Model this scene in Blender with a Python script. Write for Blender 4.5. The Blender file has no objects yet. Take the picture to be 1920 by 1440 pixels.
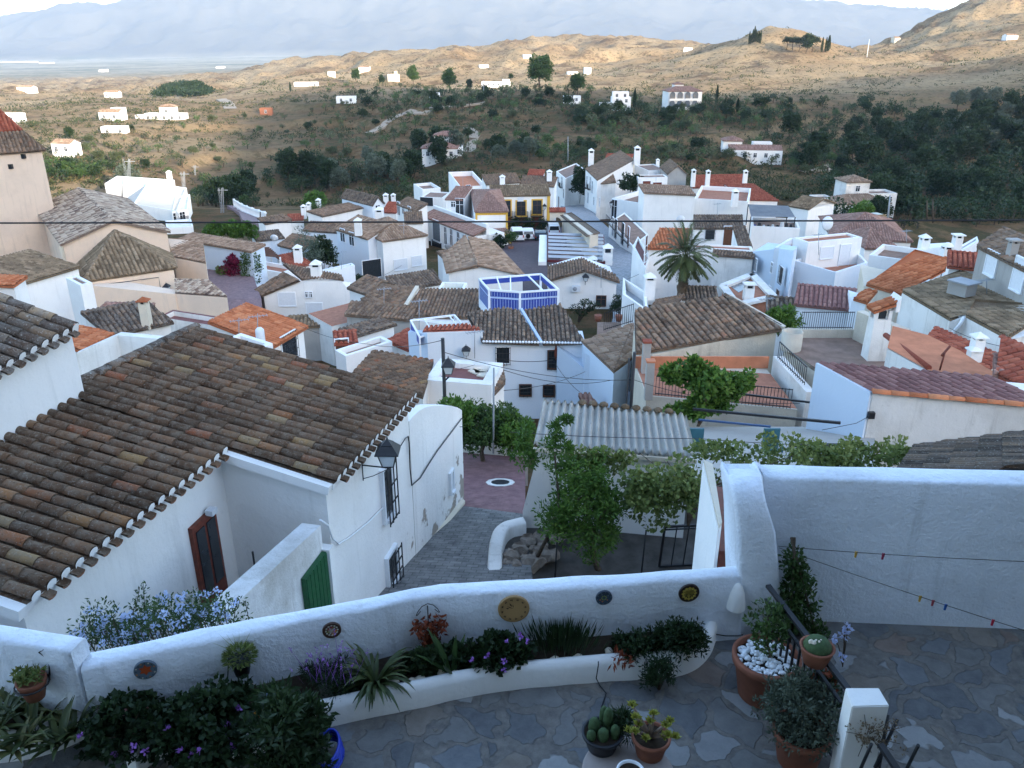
import bpy, bmesh, math, random
from mathutils import Vector, Matrix, noise
random.seed(7)
V = Vector
scn = bpy.context.scene
COL = scn.collection
R = math.radians
F_PX, PITCH, CAMZ = 1550.0, R(23), 5.0
CP, SP = math.cos(PITCH), math.sin(PITCH)
cd = bpy.data.cameras.new('camera'); cam = bpy.data.objects.new('camera', cd); COL.objects.link(cam)
cam.location = (0, 0, CAMZ); cam.rotation_euler = (R(90) - PITCH, 0, 0)
cd.sensor_width = 36; cd.lens = F_PX / 1920 * 36; cd.clip_start = 0.1; cd.clip_end = 60000
scn.camera = cam
def ray(px, py):
 xc, yc = (px - 960) / F_PX, (720 - py) / F_PX
 return V((xc, CP + yc * SP, -SP + yc * CP))
def PY(px, py, Y):                      # the point seen at a pixel, at depth Y in front
 d = ray(px, py); t = Y / d.y
 return V((d.x * t, Y, CAMZ + d.z * t))
def PZ(px, py, z):                      # ... at height z
 d = ray(px, py); t = (z - CAMZ) / d.z
 return V((d.x * t, d.y * t, z))
def PP(px, py, p, n):                   # ... on a plane
 d = ray(px, py); o = V((0, 0, CAMZ))
 t = (p - o).dot(n) / d.dot(n)
 return o + d * t
def PW(px, py, a, b):                   # ... on the vertical plane through a and b
 e = V((b.x - a.x, b.y - a.y, 0)); n = V((e.y, -e.x, 0)).normalized()
 return PP(px, py, a, n)
def tag(o, label=None, cat=None, group=None, kind=None):
 if label: o['label'] = label
 if cat: o['category'] = cat
 if group: o['group'] = group
 if kind: o['kind'] = kind
 return o
def empty(name, loc, label, cat, group=None):
 o = bpy.data.objects.new(name, None); COL.objects.link(o); o.location = loc
 o.empty_display_size = 0.2
 return tag(o, label, cat, group)
def link(name, bm, mat, parent=None, smooth=False, loc=None):
 me = bpy.data.meshes.new(name)
 bm.normal_update()
 bm.to_mesh(me); bm.free()
 for m in (mat if isinstance(mat, (list, tuple)) else [mat]): me.materials.append(m)
 if smooth:
  for p in me.polygons: p.use_smooth = True
 o = bpy.data.objects.new(name, me); COL.objects.link(o)
 if parent is not None:
  o.parent = parent
  if loc is None:
   me.transform(Matrix.Translation(-parent_world(parent)))
  else: o.location = loc
 elif loc is not None: o.location = loc
 return o
def parent_world(o):
 p = V((0, 0, 0))
 while o is not None:
  p += o.location; o = o.parent
 return p
def BM(): return bmesh.new()
def copy_tree(o, parent=None):
 c = o.copy(); COL.objects.link(c)
 if parent is not None: c.parent = parent
 for ch in list(o.children): copy_tree(ch, c)
 return c
def face(bm, pts, mi=0):
 try:
  f = bm.faces.new([bm.verts.new(p) for p in pts]); f.material_index = mi; return f
 except ValueError: return None
def box(bm, c, s, rz=0.0, mi=0, rot=None):
 m = rot if rot is not None else Matrix.Rotation(rz, 3, 'Z')
 c = V(c); v = []
 for dz in (-.5, .5):
  for dx, dy in ((-.5, -.5), (.5, -.5), (.5, .5), (-.5, .5)):
   v.append(bm.verts.new(c + m @ V((dx * s[0], dy * s[1], dz * s[2]))))
 for q in ((3, 2, 1, 0), (4, 5, 6, 7), (0, 1, 5, 4), (1, 2, 6, 5), (2, 3, 7, 6), (3, 0, 4, 7)):
  bm.faces.new([v[i] for i in q]).material_index = mi
 return v
def bar(bm, a, b, w, h=None, mi=0):      # square bar between two points
 a, b = V(a), V(b); d = b - a; L = d.length
 if L < 1e-6: return
 z = d.normalized(); up = V((0, 0, 1)) if abs(z.z) < .95 else V((0, 1, 0))
 x = z.cross(up).normalized(); y = x.cross(z)
 m = Matrix((x, y, z)).transposed()
 box(bm, (a + b) / 2, (w, h or w, L), rot=m, mi=mi)
def tube(bm, pts, r, n=6, mi=0, cap=True):
 pts = [V(p) for p in pts]; rings = []
 rr = r if isinstance(r, (list, tuple)) else [r] * len(pts)
 px = None
 for i, p in enumerate(pts):
  d = (pts[min(i + 1, len(pts) - 1)] - pts[max(i - 1, 0)])
  if d.length < 1e-9: d = V((0, 0, 1))
  d.normalize()
  if px is None:
   up = V((0, 0, 1)) if abs(d.z) < .9 else V((0, 1, 0))
   x = d.cross(up).normalized()
  else:
   x = (px - d * px.dot(d)).normalized()
  px = x; y = d.cross(x)
  rings.append([bm.verts.new(p + (x * math.cos(2 * math.pi * k / n) + y * math.sin(2 * math.pi * k / n)) * rr[i]) for k in range(n)])
 for a, b in zip(rings, rings[1:]):
  for k in range(n):
   f = bm.faces.new((a[k], a[(k + 1) % n], b[(k + 1) % n], b[k])); f.material_index = mi; f.smooth = True
 if cap:
  bm.faces.new(rings[0][::-1]).material_index = mi; bm.faces.new(rings[-1]).material_index = mi
def lathe(bm, prof, c=(0, 0, 0), n=20, mi=0, sx=1, sy=1):
 c = V(c); rings = []
 for r, z in prof:
  if r < 1e-5: rings.append([bm.verts.new(c + V((0, 0, z)))])
  else: rings.append([bm.verts.new(c + V((r * sx * math.cos(2 * math.pi * k / n), r * sy * math.sin(2 * math.pi * k / n), z))) for k in range(n)])
 for a, b in zip(rings, rings[1:]):
  for k in range(n):
   k2 = (k + 1) % n
   if len(a) == 1 and len(b) == 1: continue
   if len(a) == 1: f = bm.faces.new((a[0], b[k2], b[k]))
   elif len(b) == 1: f = bm.faces.new((a[k], a[k2], b[0]))
   else: f = bm.faces.new((a[k], a[k2], b[k2], b[k]))
   f.material_index = mi; f.smooth = True
def prism(bm, pts, zb, mi=0):            # vertical walls: top follows pts, bottom at zb
 pts = [V(p) for p in pts]; n = len(pts)
 area = sum(pts[i].x * pts[(i + 1) % n].y - pts[(i + 1) % n].x * pts[i].y for i in range(n))
 if area < 0: pts = pts[::-1]
 top = [bm.verts.new(p) for p in pts]
 bot = [bm.verts.new((p.x, p.y, zb[i] if isinstance(zb, list) else zb)) for i, p in enumerate(pts)]
 for i in range(n):
  j = (i + 1) % n
  bm.faces.new((bot[i], bot[j], top[j], top[i])).material_index = mi
 bm.faces.new(top).material_index = mi
 bm.faces.new(bot[::-1]).material_index = mi
def sag(a, b, s, n=14):
 a, b = V(a), V(b)
 return [a.lerp(b, i / n) - V((0, 0, s * 4 * (i / n) * (1 - i / n))) for i in range(n + 1)]
def nmat(name, rough=0.8, spec=0.3):
 m = bpy.data.materials.new(name); m.use_nodes = True; nt = m.node_tree
 b = nt.nodes['Principled BSDF']; b.inputs['Roughness'].default_value = rough
 b.inputs['Specular IOR Level'].default_value = spec
 return m, nt, b
class N:
 def __init__(s, nt): s.nt = nt
 def new(s, t, **kw):
  n = s.nt.nodes.new(t)
  for k, v in kw.items():
   if k.startswith('i_'):
    n.inputs[k[2:].replace('_', ' ')].default_value = v
   else: setattr(n, k, v)
  return n
 def l(s, a, b): s.nt.links.new(a, b)
 def noise(s, scale, detail=4, rough=.55, vec=None, dist=0):
  n = s.new('ShaderNodeTexNoise'); n.inputs['Scale'].default_value = scale
  n.inputs['Detail'].default_value = detail; n.inputs['Roughness'].default_value = rough
  n.inputs['Distortion'].default_value = dist
  if vec is not None: s.l(vec, n.inputs['Vector'])
  return n.outputs['Fac']
 def ramp(s, fac, stops, interp='LINEAR'):
  r = s.new('ShaderNodeValToRGB'); cr = r.color_ramp; cr.interpolation = interp
  while len(cr.elements) < len(stops): cr.elements.new(.5)
  for e, (p, c) in zip(cr.elements, stops):
   e.position = p; e.color = (*c, 1) if len(c) == 3 else c
  s.l(fac, r.inputs['Fac']); return r.outputs['Color']
 def mix(s, fac, a, b, mode='MIX'):
  m = s.new('ShaderNodeMix', data_type='RGBA', blend_type=mode)
  for k, v in ((0, fac), (6, a), (7, b)):
   if hasattr(v, 'links'): s.l(v, m.inputs[k])
   elif isinstance(v, (int, float)): m.inputs[k].default_value = v
   else: m.inputs[k].default_value = (*v, 1)
  return m.outputs[2]
 def math(s, op, a, b=0.0):
  m = s.new('ShaderNodeMath', operation=op)
  for k, v in ((0, a), (1, b)):
   if hasattr(v, 'links'): s.l(v, m.inputs[k])
   else: m.inputs[k].default_value = v
  return m.outputs[0]
 def bump(s, h, strength, dist, bsdf):
  b = s.new('ShaderNodeBump'); b.inputs['Strength'].default_value = strength; b.inputs['Distance'].default_value = dist
  s.l(h, b.inputs['Height']); s.l(b.outputs['Normal'], bsdf.inputs['Normal'])
 def pos(s): return s.new('ShaderNodeNewGeometry').outputs['Position']
 def obj(s): return s.new('ShaderNodeTexCoord').outputs['Object']
 def rnd(s): return s.new('ShaderNodeObjectInfo').outputs['Random']
 def attr(s, n): return s.new('ShaderNodeAttribute', attribute_name=n).outputs['Fac']
def wall_mat(name, base, dirt=(.42, .40, .36), amt=.35, bump=.35, scale=1.0, patch=None):
 m, nt, b = nmat(name, .9, .15); n = N(nt); p = n.pos()
 big = n.noise(.45 * scale, 5, .6, p); fine = n.noise(14 * scale, 4, .6, p); mid = n.noise(3.2 * scale, 5, .65, p)
 c = n.mix(n.math('MULTIPLY', n.ramp(big, [(.45, (0, 0, 0)), (.75, (1, 1, 1))]), amt), base, dirt)
 sp = n.ramp(mid, [(.62, (0, 0, 0)), (.72, (1, 1, 1))])
 c = n.mix(n.math('MULTIPLY', sp, amt * .55), c, dirt)
 mpn = n.new('ShaderNodeMapping'); mpn.inputs['Scale'].default_value = (2.6, 2.6, .22); n.l(p, mpn.inputs[0])
 dr = n.ramp(n.noise(1.0 * scale, 5, .65, mpn.outputs[0]), [(.56, (0, 0, 0)), (.72, (1, 1, 1))])
 c = n.mix(n.math('MULTIPLY', dr, min(.5, amt * 1.1)), c, dirt)
 if patch:
  sz = n.new('ShaderNodeSeparateXYZ'); n.l(p, sz.inputs[0]); mr = n.new('ShaderNodeMapRange'); n.l(sz.outputs[2], mr.inputs[0])
  for k_, v_ in ((1, -6.9), (2, -4.8), (3, .13), (4, -.16)): mr.inputs[k_].default_value = v_
  pt = n.ramp(n.math('ADD', n.noise(1.3 * scale, 6, .6, p), mr.outputs[0]), [(.60, (0, 0, 0)), (.64, (1, 1, 1))])
  c = n.mix(pt, c, patch)
 n.l(c, b.inputs['Base Color'])
 h = n.math('ADD', n.math('MULTIPLY', fine, .6), mid)
 n.bump(h, bump, .03, b)
 return m
def plain(name, col, rough=.6, spec=.3, var=.12, scale=6.0, metal=0):
 m, nt, b = nmat(name, rough, spec); n = N(nt); b.inputs['Metallic'].default_value = metal
 f = n.noise(scale, 4, .6, n.pos())
 lo = tuple(max(0, c * (1 - var)) for c in col); hi = tuple(min(1, c * (1 + var)) for c in col)
 n.l(n.ramp(f, [(.3, lo), (.7, hi)]), b.inputs['Base Color']); return m
def tile_mat(name, stops, lichen=(.33, .31, .27), la=.5, speck=(.55, .53, .48), bump=.5, ls=4.0, dark=(.03, .025, .02)):
 m, nt, b = nmat(name, .92, .1); n = N(nt); p = n.pos()
 c = n.ramp(n.attr('tcol'), stops)
 c = n.mix(n.math('MULTIPLY', n.ramp(n.noise(ls, 6, .7, p), [(.42, (0, 0, 0)), (.62, (1, 1, 1))]), la), c, lichen)
 c = n.mix(n.math('MULTIPLY', n.ramp(n.noise(.5, 4, .6, p), [(.45, (0, 0, 0)), (.7, (1, 1, 1))]), la * .8), c, dark)
 c = n.mix(n.math('MULTIPLY', n.ramp(n.noise(28, 3, .7, p), [(.58, (0, 0, 0)), (.68, (1, 1, 1))]), la * .75), c, speck)
 c = n.mix(n.math('MULTIPLY', n.ramp(n.noise(19, 3, .7, n.obj()), [(.56, (0, 0, 0)), (.66, (1, 1, 1))]), la * .8), c, dark)
 n.l(c, b.inputs['Base Color'])
 n.bump(n.noise(40, 4, .7, p), bump, .012, b)
 return m
def leaf_mat(name, stops, rough=.55, trans=.25):
 m, nt, b = nmat(name, rough, .3); n = N(nt)
 f = n.math('ADD', n.math('MULTIPLY', n.attr('tcol'), .7), n.math('MULTIPLY', n.rnd(), .3))
 c = n.ramp(f, stops); n.l(c, b.inputs['Base Color'])
 t = n.new('ShaderNodeBsdfTranslucent'); n.l(c, t.inputs['Color'])
 mx = n.new('ShaderNodeMixShader'); mx.inputs[0].default_value = trans
 out = nt.nodes['Material Output']
 n.l(b.outputs[0], mx.inputs[1]); n.l(t.outputs[0], mx.inputs[2]); n.l(mx.outputs[0], out.inputs['Surface'])
 return m
M = {}
M['white'] = wall_mat('white_limewash', (.85, .825, .785), (.55, .54, .51), .28, .35)
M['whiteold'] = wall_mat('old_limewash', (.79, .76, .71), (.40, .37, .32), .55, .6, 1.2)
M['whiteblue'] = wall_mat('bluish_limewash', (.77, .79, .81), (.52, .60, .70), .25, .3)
M['bluewall'] = wall_mat('pale_blue_and_shaded_limewash', (.62, .70, .79), (.48, .56, .65), .25, .3)
M['cream'] = wall_mat('cream_render', (.66, .58, .46), (.48, .40, .31), .4, .6)
M['creamrough'] = wall_mat('rough_cream_plaster', (.60, .54, .44), (.34, .29, .23), .6, 1.0, 1.0)
M['church'] = wall_mat('beige_church_render', (.80, .62, .47), (.56, .46, .38), .4, .3)
M['tower'] = wall_mat('weathered_tower_render', (.74, .58, .45), (.50, .39, .31), .5, .5)
M['grey'] = wall_mat('bare_grey_render', (.40, .38, .35), (.26, .25, .23), .5, .5)
M['peel'] = wall_mat('peeling_limewash', (.84, .815, .775), (.50, .48, .44), .3, .5, 1.0, patch=(.36, .31, .26))
M['stained'] = wall_mat('stained_limewash', (.76, .75, .73), (.33, .30, .25), .85, .7, 1.6)
SUN_EL = R(14); SUNH = V((.62, -.785, 0)).normalized()         # towards the sun: low, behind and to the right
SUND = V((SUNH.x * math.cos(SUN_EL), SUNH.y * math.cos(SUN_EL), math.sin(SUN_EL)))
sl = bpy.data.lights.new('sun', 'SUN'); sl.energy = 2.05; sl.angle = R(.5); sl.color = (1, .86, .66)
so = bpy.data.objects.new('sun', sl); COL.objects.link(so)
so.rotation_euler = SUND.to_track_quat('Z', 'Y').to_euler(); so.location = (40, -40, 60)
w = bpy.data.worlds.new('World'); scn.world = w; w.use_nodes = True
wn = w.node_tree; bg = wn.nodes['Background']
sky = wn.nodes.new('ShaderNodeTexSky'); sky.sky_type = 'NISHITA'; sky.sun_disc = False
sky.sun_elevation = SUN_EL; sky.sun_rotation = math.atan2(SUNH.x, SUNH.y)
sky.altitude = 400; sky.air_density = 1.0; sky.dust_density = 1.6; sky.ozone_density = 1.8
wn.links.new(sky.outputs[0], bg.inputs['Color']); bg.inputs['Strength'].default_value = .15
scn.view_settings.view_transform = 'Standard'; scn.view_settings.look = 'None'
scn.view_settings.exposure = 2.42; scn.view_settings.gamma = 1
scn.cycles.use_denoising = True
scn.cycles.max_bounces = 6; scn.cycles.diffuse_bounces = 3; scn.cycles.volume_bounces = 1
scn.cycles.transparent_max_bounces = 6
TC = [-500, 0, 200, 400, 600, 800, 1000, 1200, 1400, 1600, 1800, 1920, 2420]
TZ = [  # near rings: heights
 (-60, [-4] * 13), (-20, [-6] * 13), (10, [-8] * 13), (22, [-9, -9, -9, -9, -9, -9, -9, -9, -9, -8.5, -8, -8, -8]),
 (32, [-12.5] * 13), (42, [-16] * 9 + [-15.5, -15, -15, -15]),
 (60, [-18.6] * 13), (80, [-20.6] * 10 + [-21, -22, -22]), (100, [-23.2] * 10 + [-25, -26, -26]), (132, [-25.8] * 9 + [-28, -31, -32, -32]),
 (160, [-28.8] * 9 + [-33, -36, -37, -37]), (185, [-31.5] * 9 + [-37, -40, -41, -41])]
TP = [  # far rings: picture rows the ground passes through at that distance
 (210, [400, 385, 375, 390, 388, 378, 368, 368, 372, 395, 418, 425, 430]),
 (240, [360, 330, 322, 362, 370, 345, 332, 335, 345, 370, 395, 400, 400]),
 (270, [330, 300, 298, 322, 330, 312, 305, 305, 312, 340, 365, 370, 370]),
 (300, [300, 275, 275, 285, 292, 285, 270, 270, 285, 308, 335, 340, 340]),
 (340, [270, 250, 245, 255, 258, 250, 240, 240, 250, 275, 290, 295, 295]),
 (380, [240, 232, 222, 228, 228, 218, 212, 210, 222, 240, 250, 250, 250]),
 (420, [225, 220, 208, 212, 205, 192, 188, 190, 196, 208, 213, 210, 200]),
 (480, [210, 208, 198, 198, 180, 176, 174, 176, 186, 176, 168, 160, 150]),
 (560, [200, 198, 190, 184, 163, 168, 166, 165, 150, 146, 140, 125, 110]),
 (650, [190, 185, 183, 172, 150, 155, 148, 142, 128, 126, 108, 95, 80]),
 (750, [181, 176, 178, 170, 152, 140, 132, 124, 106, 110, 74, 60, 40]),
 (900, [186, 184, 181, 172, 150, 116, 112, 106, 93, 98, 30, 22, 0]),
 (1000, [190, 188, 181, 168, 146, 106, 104, 100, 100, 103, 2, -8, -30]),
 (1150, [188, 184, 176, 162, 126, 104, 96, 93, 106, 110, 30, 20, 0]),
 (1400, [180, 176, 166, 148, 119, 114, 82, 82, 106, 116, 60, 50, 30]),
 (1800, [168, 164, 156, 152, 132, 122, 98, 98, 112, 120, 84, 74, 60]),
 (2600, [152, 150, 147, 140, 128, 122, 112, 112, 116, 120, 104, 100, 90]),
 (4200, [136, 134, 131, 128, 122, 119, 116, 116, 116, 116, 112, 110, 108]),
 (7000, [119, 117, 115, 113, 111, 109, 106, 104, 103, 103, 103, 103, 103]),
 (8300, [115, 112, 109, 106, 102, 98, 95, 94, 94, 95, 96, 97, 98]),
 (9100, [94, 80, 62, 48, 42, 40, 40, 38, 42, 50, 58, 62, 66]),
 (9900, [76, 46, 8, -12, -18, -20, -10, -18, -4, 14, 26, 34, 42]),
 (12500, [120, 100, 70, 50, 46, 44, 46, 44, 50, 60, 70, 70, 80])]
TA = [(c - 960) / F_PX / 1.03 for c in TC]
def prof(c, py, Y): return PY(c, py, Y).z
TR = [(y, z) for y, z in TZ] + [(y, [prof(c, p, y) for c, p in zip(TC, r)]) for y, r in TP]
TYS = [r[0] for r in TR]
def cr(a, b, c, d, t):
 return b + .5 * t * (c - a + t * (2 * a - 5 * b + 4 * c - d + t * (3 * (b - c) + d - a)))
def col_at(row, a):
 n = len(TA)
 if a <= TA[0]: return row[0]
 if a >= TA[-1]: return row[-1]
 for i in range(n - 1):
  if a <= TA[i + 1]: break
 t = (a - TA[i]) / (TA[i + 1] - TA[i])
 return cr(row[max(i - 1, 0)], row[i], row[i + 1], row[min(i + 2, n - 1)], t)
def smooth(a, b, x):
 t = max(0, min(1, (x - a) / (b - a))); return t * t * (3 - 2 * t)
def terr0(x, y):
 a = x / max(y, 25.0)
 if y <= TYS[0]: z = col_at(TR[0][1], a)
 else:
  for i in range(len(TYS) - 1):
   if y <= TYS[i + 1]: break
  t = (y - TYS[i]) / (TYS[i + 1] - TYS[i])
  z0, z1 = col_at(TR[i][1], a), col_at(TR[i + 1][1], a)
  z = z0 + (z1 - z0) * t
  if y > 210:
   zm, zp = col_at(TR[max(i - 1, 0)][1], a), col_at(TR[min(i + 2, len(TR) - 1)][1], a)
   d0 = (z1 - zm) / (TYS[i + 1] - TYS[max(i - 1, 0)]) * (TYS[i + 1] - TYS[i])
   d1 = (zp - z0) / (TYS[min(i + 2, len(TR) - 1)] - TYS[i]) * (TYS[i + 1] - TYS[i])
   lo, hi = min(z0, z1), max(z0, z1)
   h = (2 * t**3 - 3 * t**2 + 1) * z0 + (t**3 - 2 * t**2 + t) * d0 + (-2 * t**3 + 3 * t**2) * z1 + (t**3 - t**2) * d1
   m = (hi - lo) * .3
   z = max(lo - m, min(hi + m, h))
 return z
def terr(x, y):
 z = terr0(x, y)
 k = smooth(205, 290, y)
 if k > 0:
  if y < 520:                                    # hand-built terraces on the near slope
   s = 3.2; q = (z + 2.2 * noise.noise((x * .013, y * .013, 3))) / s; f = q - math.floor(q)
   tz = (math.floor(q) + smooth(.0, .17, f)) * s - 2.2 * noise.noise((x * .013, y * .013, 3))
   z += (tz - z) * k * .9 * (1 - smooth(420, 510, y))
  p = V((x, y, 0))
  z += k * (1.2 * noise.noise(p * .03) + .5 * noise.noise(p * .11)) * min(2.2, y / 330)
 if y > 480:
  k = smooth(480, 800, y); p = V((x, y, 7))
  z += 21 * math.exp(-(((x - 224) / 52) ** 2 + ((y - 745) / 70) ** 2)) + 7 * math.exp(-(((x - 330) / 40) ** 2 + ((y - 560) / 50) ** 2))
  z += k * (15 if y > 860 else 9 if x < 0 else 6) * (noise.ridged_multi_fractal(p * .0075, .85, 2.15, 6, 1.0, 2.0) - 1.1) * (1 if y < 2000 else max(.2, 1 - (y - 2000) / 2000))
 if y > 7600:
  k = smooth(8200, 9000, y); p = V((x, y * .8, 21))
  z += k * 62 * (noise.ridged_multi_fractal(p * .0021, .95, 2.2, 7, 1.0, 2.0) - 1.15)
 return z
def hit(px, py, y0=24.0):                              # march a picture ray to the ground
 d = ray(px, py); Y = y0
 while Y < 14000:
  p = PY(px, py, Y)
  if p.z <= terr(p.x, p.y):
   lo, hi = Y / 1.012, Y
   for _ in range(12):
    m = (lo + hi) / 2; q = PY(px, py, m)
    if q.z <= terr(q.x, q.y): hi = m
    else: lo = m
   return PY(px, py, hi)
  Y *= 1.012
 return None
def shade_line():                                      # where the evening shade of the ridge ends
 return [(-300, 440), (150, 440), (335, 405), (400, 310), (450, 235), (520, 188), (640, 166), (820, 166), (1000, 168), (1180, 172), (1300, 192), (1400, 196), (1480, 170), (1570, 150), (1700, 142), (1820, 128), (1920, 118)]
RIDGE_Y = -480.0
RP = []
for px, py in shade_line():
 p = hit(px, py, 60)
 if p is None: continue
 s = (RIDGE_Y - p.y) / SUND.y
 RP.append((p.x + SUND.x * s, p.z + SUND.z * s))
RP = [q for q in RP if q[0] > 432] + [(0, 196), (414, 192), (428, 172)]
RP.sort()
def ridge_h(x):
 if x <= RP[0][0]: return RP[0][1] - (RP[0][0] - x) * .3
 if x >= RP[-1][0]: return RP[-1][1] + min(30, (x - RP[-1][0]) * .1)
 for (x0, z0), (x1, z1) in zip(RP, RP[1:]):
  if x <= x1: return z0 + (z1 - z0) * (x - x0) / max(1e-6, x1 - x0)
def ground_mat():
 m, nt, b = nmat('dry_hillside', .95, .05); n = N(nt); p = n.pos()
 sep = n.new('ShaderNodeSeparateXYZ'); n.l(p, sep.inputs[0])
 earth = n.ramp(n.noise(.035, 8, .62, p), [(0.3, (0.111, 0.059, 0.0286)), (0.48, (0.185, 0.108, 0.0544)), (0.62, (0.2516, 0.1548, 0.0782)), (0.78, (0.3108, 0.2088, 0.1088))])
 fine = n.noise(.55, 6, .7, p)
 scrub = n.ramp(n.noise(.11, 8, .74, p), [(.46, (0, 0, 0)), (.56, (1, 1, 1))])
 c = n.mix(n.math('MULTIPLY', scrub, .75), earth, n.mix(fine, (.032, .045, .016), (.10, .10, .044)))
 c = n.mix(n.math('MULTIPLY', n.ramp(n.noise(1.3, 4, .7, p), [(.58, (0, 0, 0)), (.66, (1, 1, 1))]), .6), c, (.06, .055, .03))
 far = n.ramp(n.noise(.012, 8, .65, p), [(0.35, (0.2646, 0.1731, 0.0968)), (0.52, (0.4234, 0.2968, 0.1672)), (0.68, (0.4869, 0.3562, 0.2112))])
 rock = n.ramp(n.noise(.035, 9, .78, p), [(.52, (0, 0, 0)), (.60, (1, 1, 1))])
 far = n.mix(n.math('MULTIPLY', rock, .8), far, (.15, .095, .06))
 far = n.mix(n.math('MULTIPLY', n.ramp(n.noise(.35, 5, .75, p), [(.53, (0, 0, 0)), (.60, (1, 1, 1))]), .72), far, (.075, .07, .035))
 mr = n.new('ShaderNodeMapRange'); n.l(sep.outputs[1], mr.inputs[0]); mr.inputs[1].default_value = 400; mr.inputs[2].default_value = 520
 rt = n.math('DIVIDE', sep.outputs[0], sep.outputs[1]); ml = n.new('ShaderNodeMapRange'); n.l(rt, ml.inputs[0])
 for k_, v_ in ((1, -.20), (2, -.36), (3, 0), (4, .75)): ml.inputs[k_].default_value = v_
 lf = n.math('MAXIMUM', mr.outputs[0], n.math('MULTIPLY', ml.outputs[0], n.math('GREATER_THAN', sep.outputs[1], 200)))
 nz = n.new('ShaderNodeSeparateXYZ'); n.l(n.new('ShaderNodeNewGeometry').outputs['True Normal'], nz.inputs[0])
 st = n.ramp(nz.outputs[2], [(.80, (1, 1, 1)), (.955, (0, 0, 0))])
 c = n.mix(n.math('MULTIPLY', st, .55), c, n.ramp(n.noise(.5, 5, .7, p), [(.35, (.16, .115, .065)), (.6, (.36, .27, .155))]))
 c = n.mix(lf, c, far)
 vf = n.ramp(n.noise(.0016, 7, .7, p), [(.38, (.13, .135, .085)), (.5, (.26, .22, .15)), (.6, (.34, .29, .21)), (.72, (.17, .165, .11))])
 mr2 = n.new('ShaderNodeMapRange'); n.l(sep.outputs[1], mr2.inputs[0]); mr2.inputs[1].default_value = 1900; mr2.inputs[2].default_value = 3000
 c = n.mix(mr2.outputs[0], c, vf)
 mt = n.ramp(n.noise(.0012, 9, .7, p), [(.36, (.05, .05, .05)), (.52, (.075, .072, .066)), (.7, (.10, .09, .075))])
 mr3 = n.new('ShaderNodeMapRange'); n.l(sep.outputs[1], mr3.inputs[0]); mr3.inputs[1].default_value = 8100; mr3.inputs[2].default_value = 8500
 c = n.mix(mr3.outputs[0], c, mt)
 n.l(c, b.inputs['Base Color'])
 n.bump(n.math('ADD', n.math('MULTIPLY', n.noise(.25, 8, .75, p), 2.0), n.noise(1.4, 6, .7, p)), .9, 1.2, b)
 return m
M['ground'] = ground_mat()
def build_ground():
 bm = BM(); ys = []
 y = -60.0
 while y < 200: ys.append(y); y += 6
 while y < 440: ys.append(y); y += 1.6
 while y < 8200: ys.append(y); y *= 1.012
 while y < 10300: ys.append(y); y += 28
 ys += [10800, 11500, 12500]
 acs = [-2.2, -1.8, -1.5, -1.25, -1.05, -.9, -.8] + [-.74 + i * .0048 for i in range(309)] + [.8, .9, 1.05, 1.25, 1.5, 1.8, 2.2]
 rows = []
 for y in ys:
  s = max(y, 60.0)
  rows.append([bm.verts.new((a * s, y, terr(a * s, y))) for a in acs])
 for r0, r1 in zip(rows, rows[1:]):
  for i in range(len(acs) - 1):
   f = bm.faces.new((r0[i], r0[i + 1], r1[i + 1], r1[i])); f.smooth = True
 ds = [0, .04, .1, .2, .35, .5, .65, .8, .92, 1.0, 1.06, 1.2]
 xs = [-1300 + i * 20 for i in range(0, 151)]
 rr = []
 for d in ds:
  yy = -60 + (RIDGE_Y + 60) * d
  k = min(1, d) ** 1.25 if d <= 1 else 1 - (d - 1) * 2.2
  row = []
  for x in xs:
   z = -4 + (ridge_h(x) + 4) * k
   if 0 < d < .9: z += 10 * noise.noise((x * .02, yy * .02, 5)) * d
   elif d >= .9: z += 2.5 * noise.noise((x * .04, 9, 5))
   row.append(bm.verts.new((x, yy - (.05 if d == 0 else 0), z)))
  rr.append(row)
 for r0, r1 in zip(rr, rr[1:]):
  for i in range(len(xs) - 1):
   f = bm.faces.new((r0[i + 1], r0[i], r1[i], r1[i + 1])); f.smooth = True
 tag(link('ground', bm, M['ground']), kind='structure')
build_ground()
bm = BM(); box(bm, (0, 7000, 150), (40000, 16600, 1600))
hm = bpy.data.materials.new('haze_air'); hm.use_nodes = True; ht = hm.node_tree
ht.nodes.remove(ht.nodes['Principled BSDF'])
pv = ht.nodes.new('ShaderNodeVolumePrincipled'); pv.inputs['Color'].default_value = (.66, .80, 1, 1); pv.inputs['Density'].default_value = 5.5e-5
pv.inputs['Anisotropy'].default_value = 0.0
ht.links.new(pv.outputs[0], ht.nodes['Material Output'].inputs['Volume'])
HAZE = tag(link('haze', bm, hm), kind='stuff')
def clip_convex(bm, poly, nrm):
 n = len(poly)
 for i in range(n):
  a, b = poly[i], poly[(i + 1) % n]
  e = b - a
  if e.length < 1e-4: continue
  out = e.cross(nrm).normalized()
  bmesh.ops.bisect_plane(bm, geom=bm.verts[:] + bm.edges[:] + bm.faces[:], plane_co=a, plane_no=out, clear_outer=True, dist=1e-5)
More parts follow.
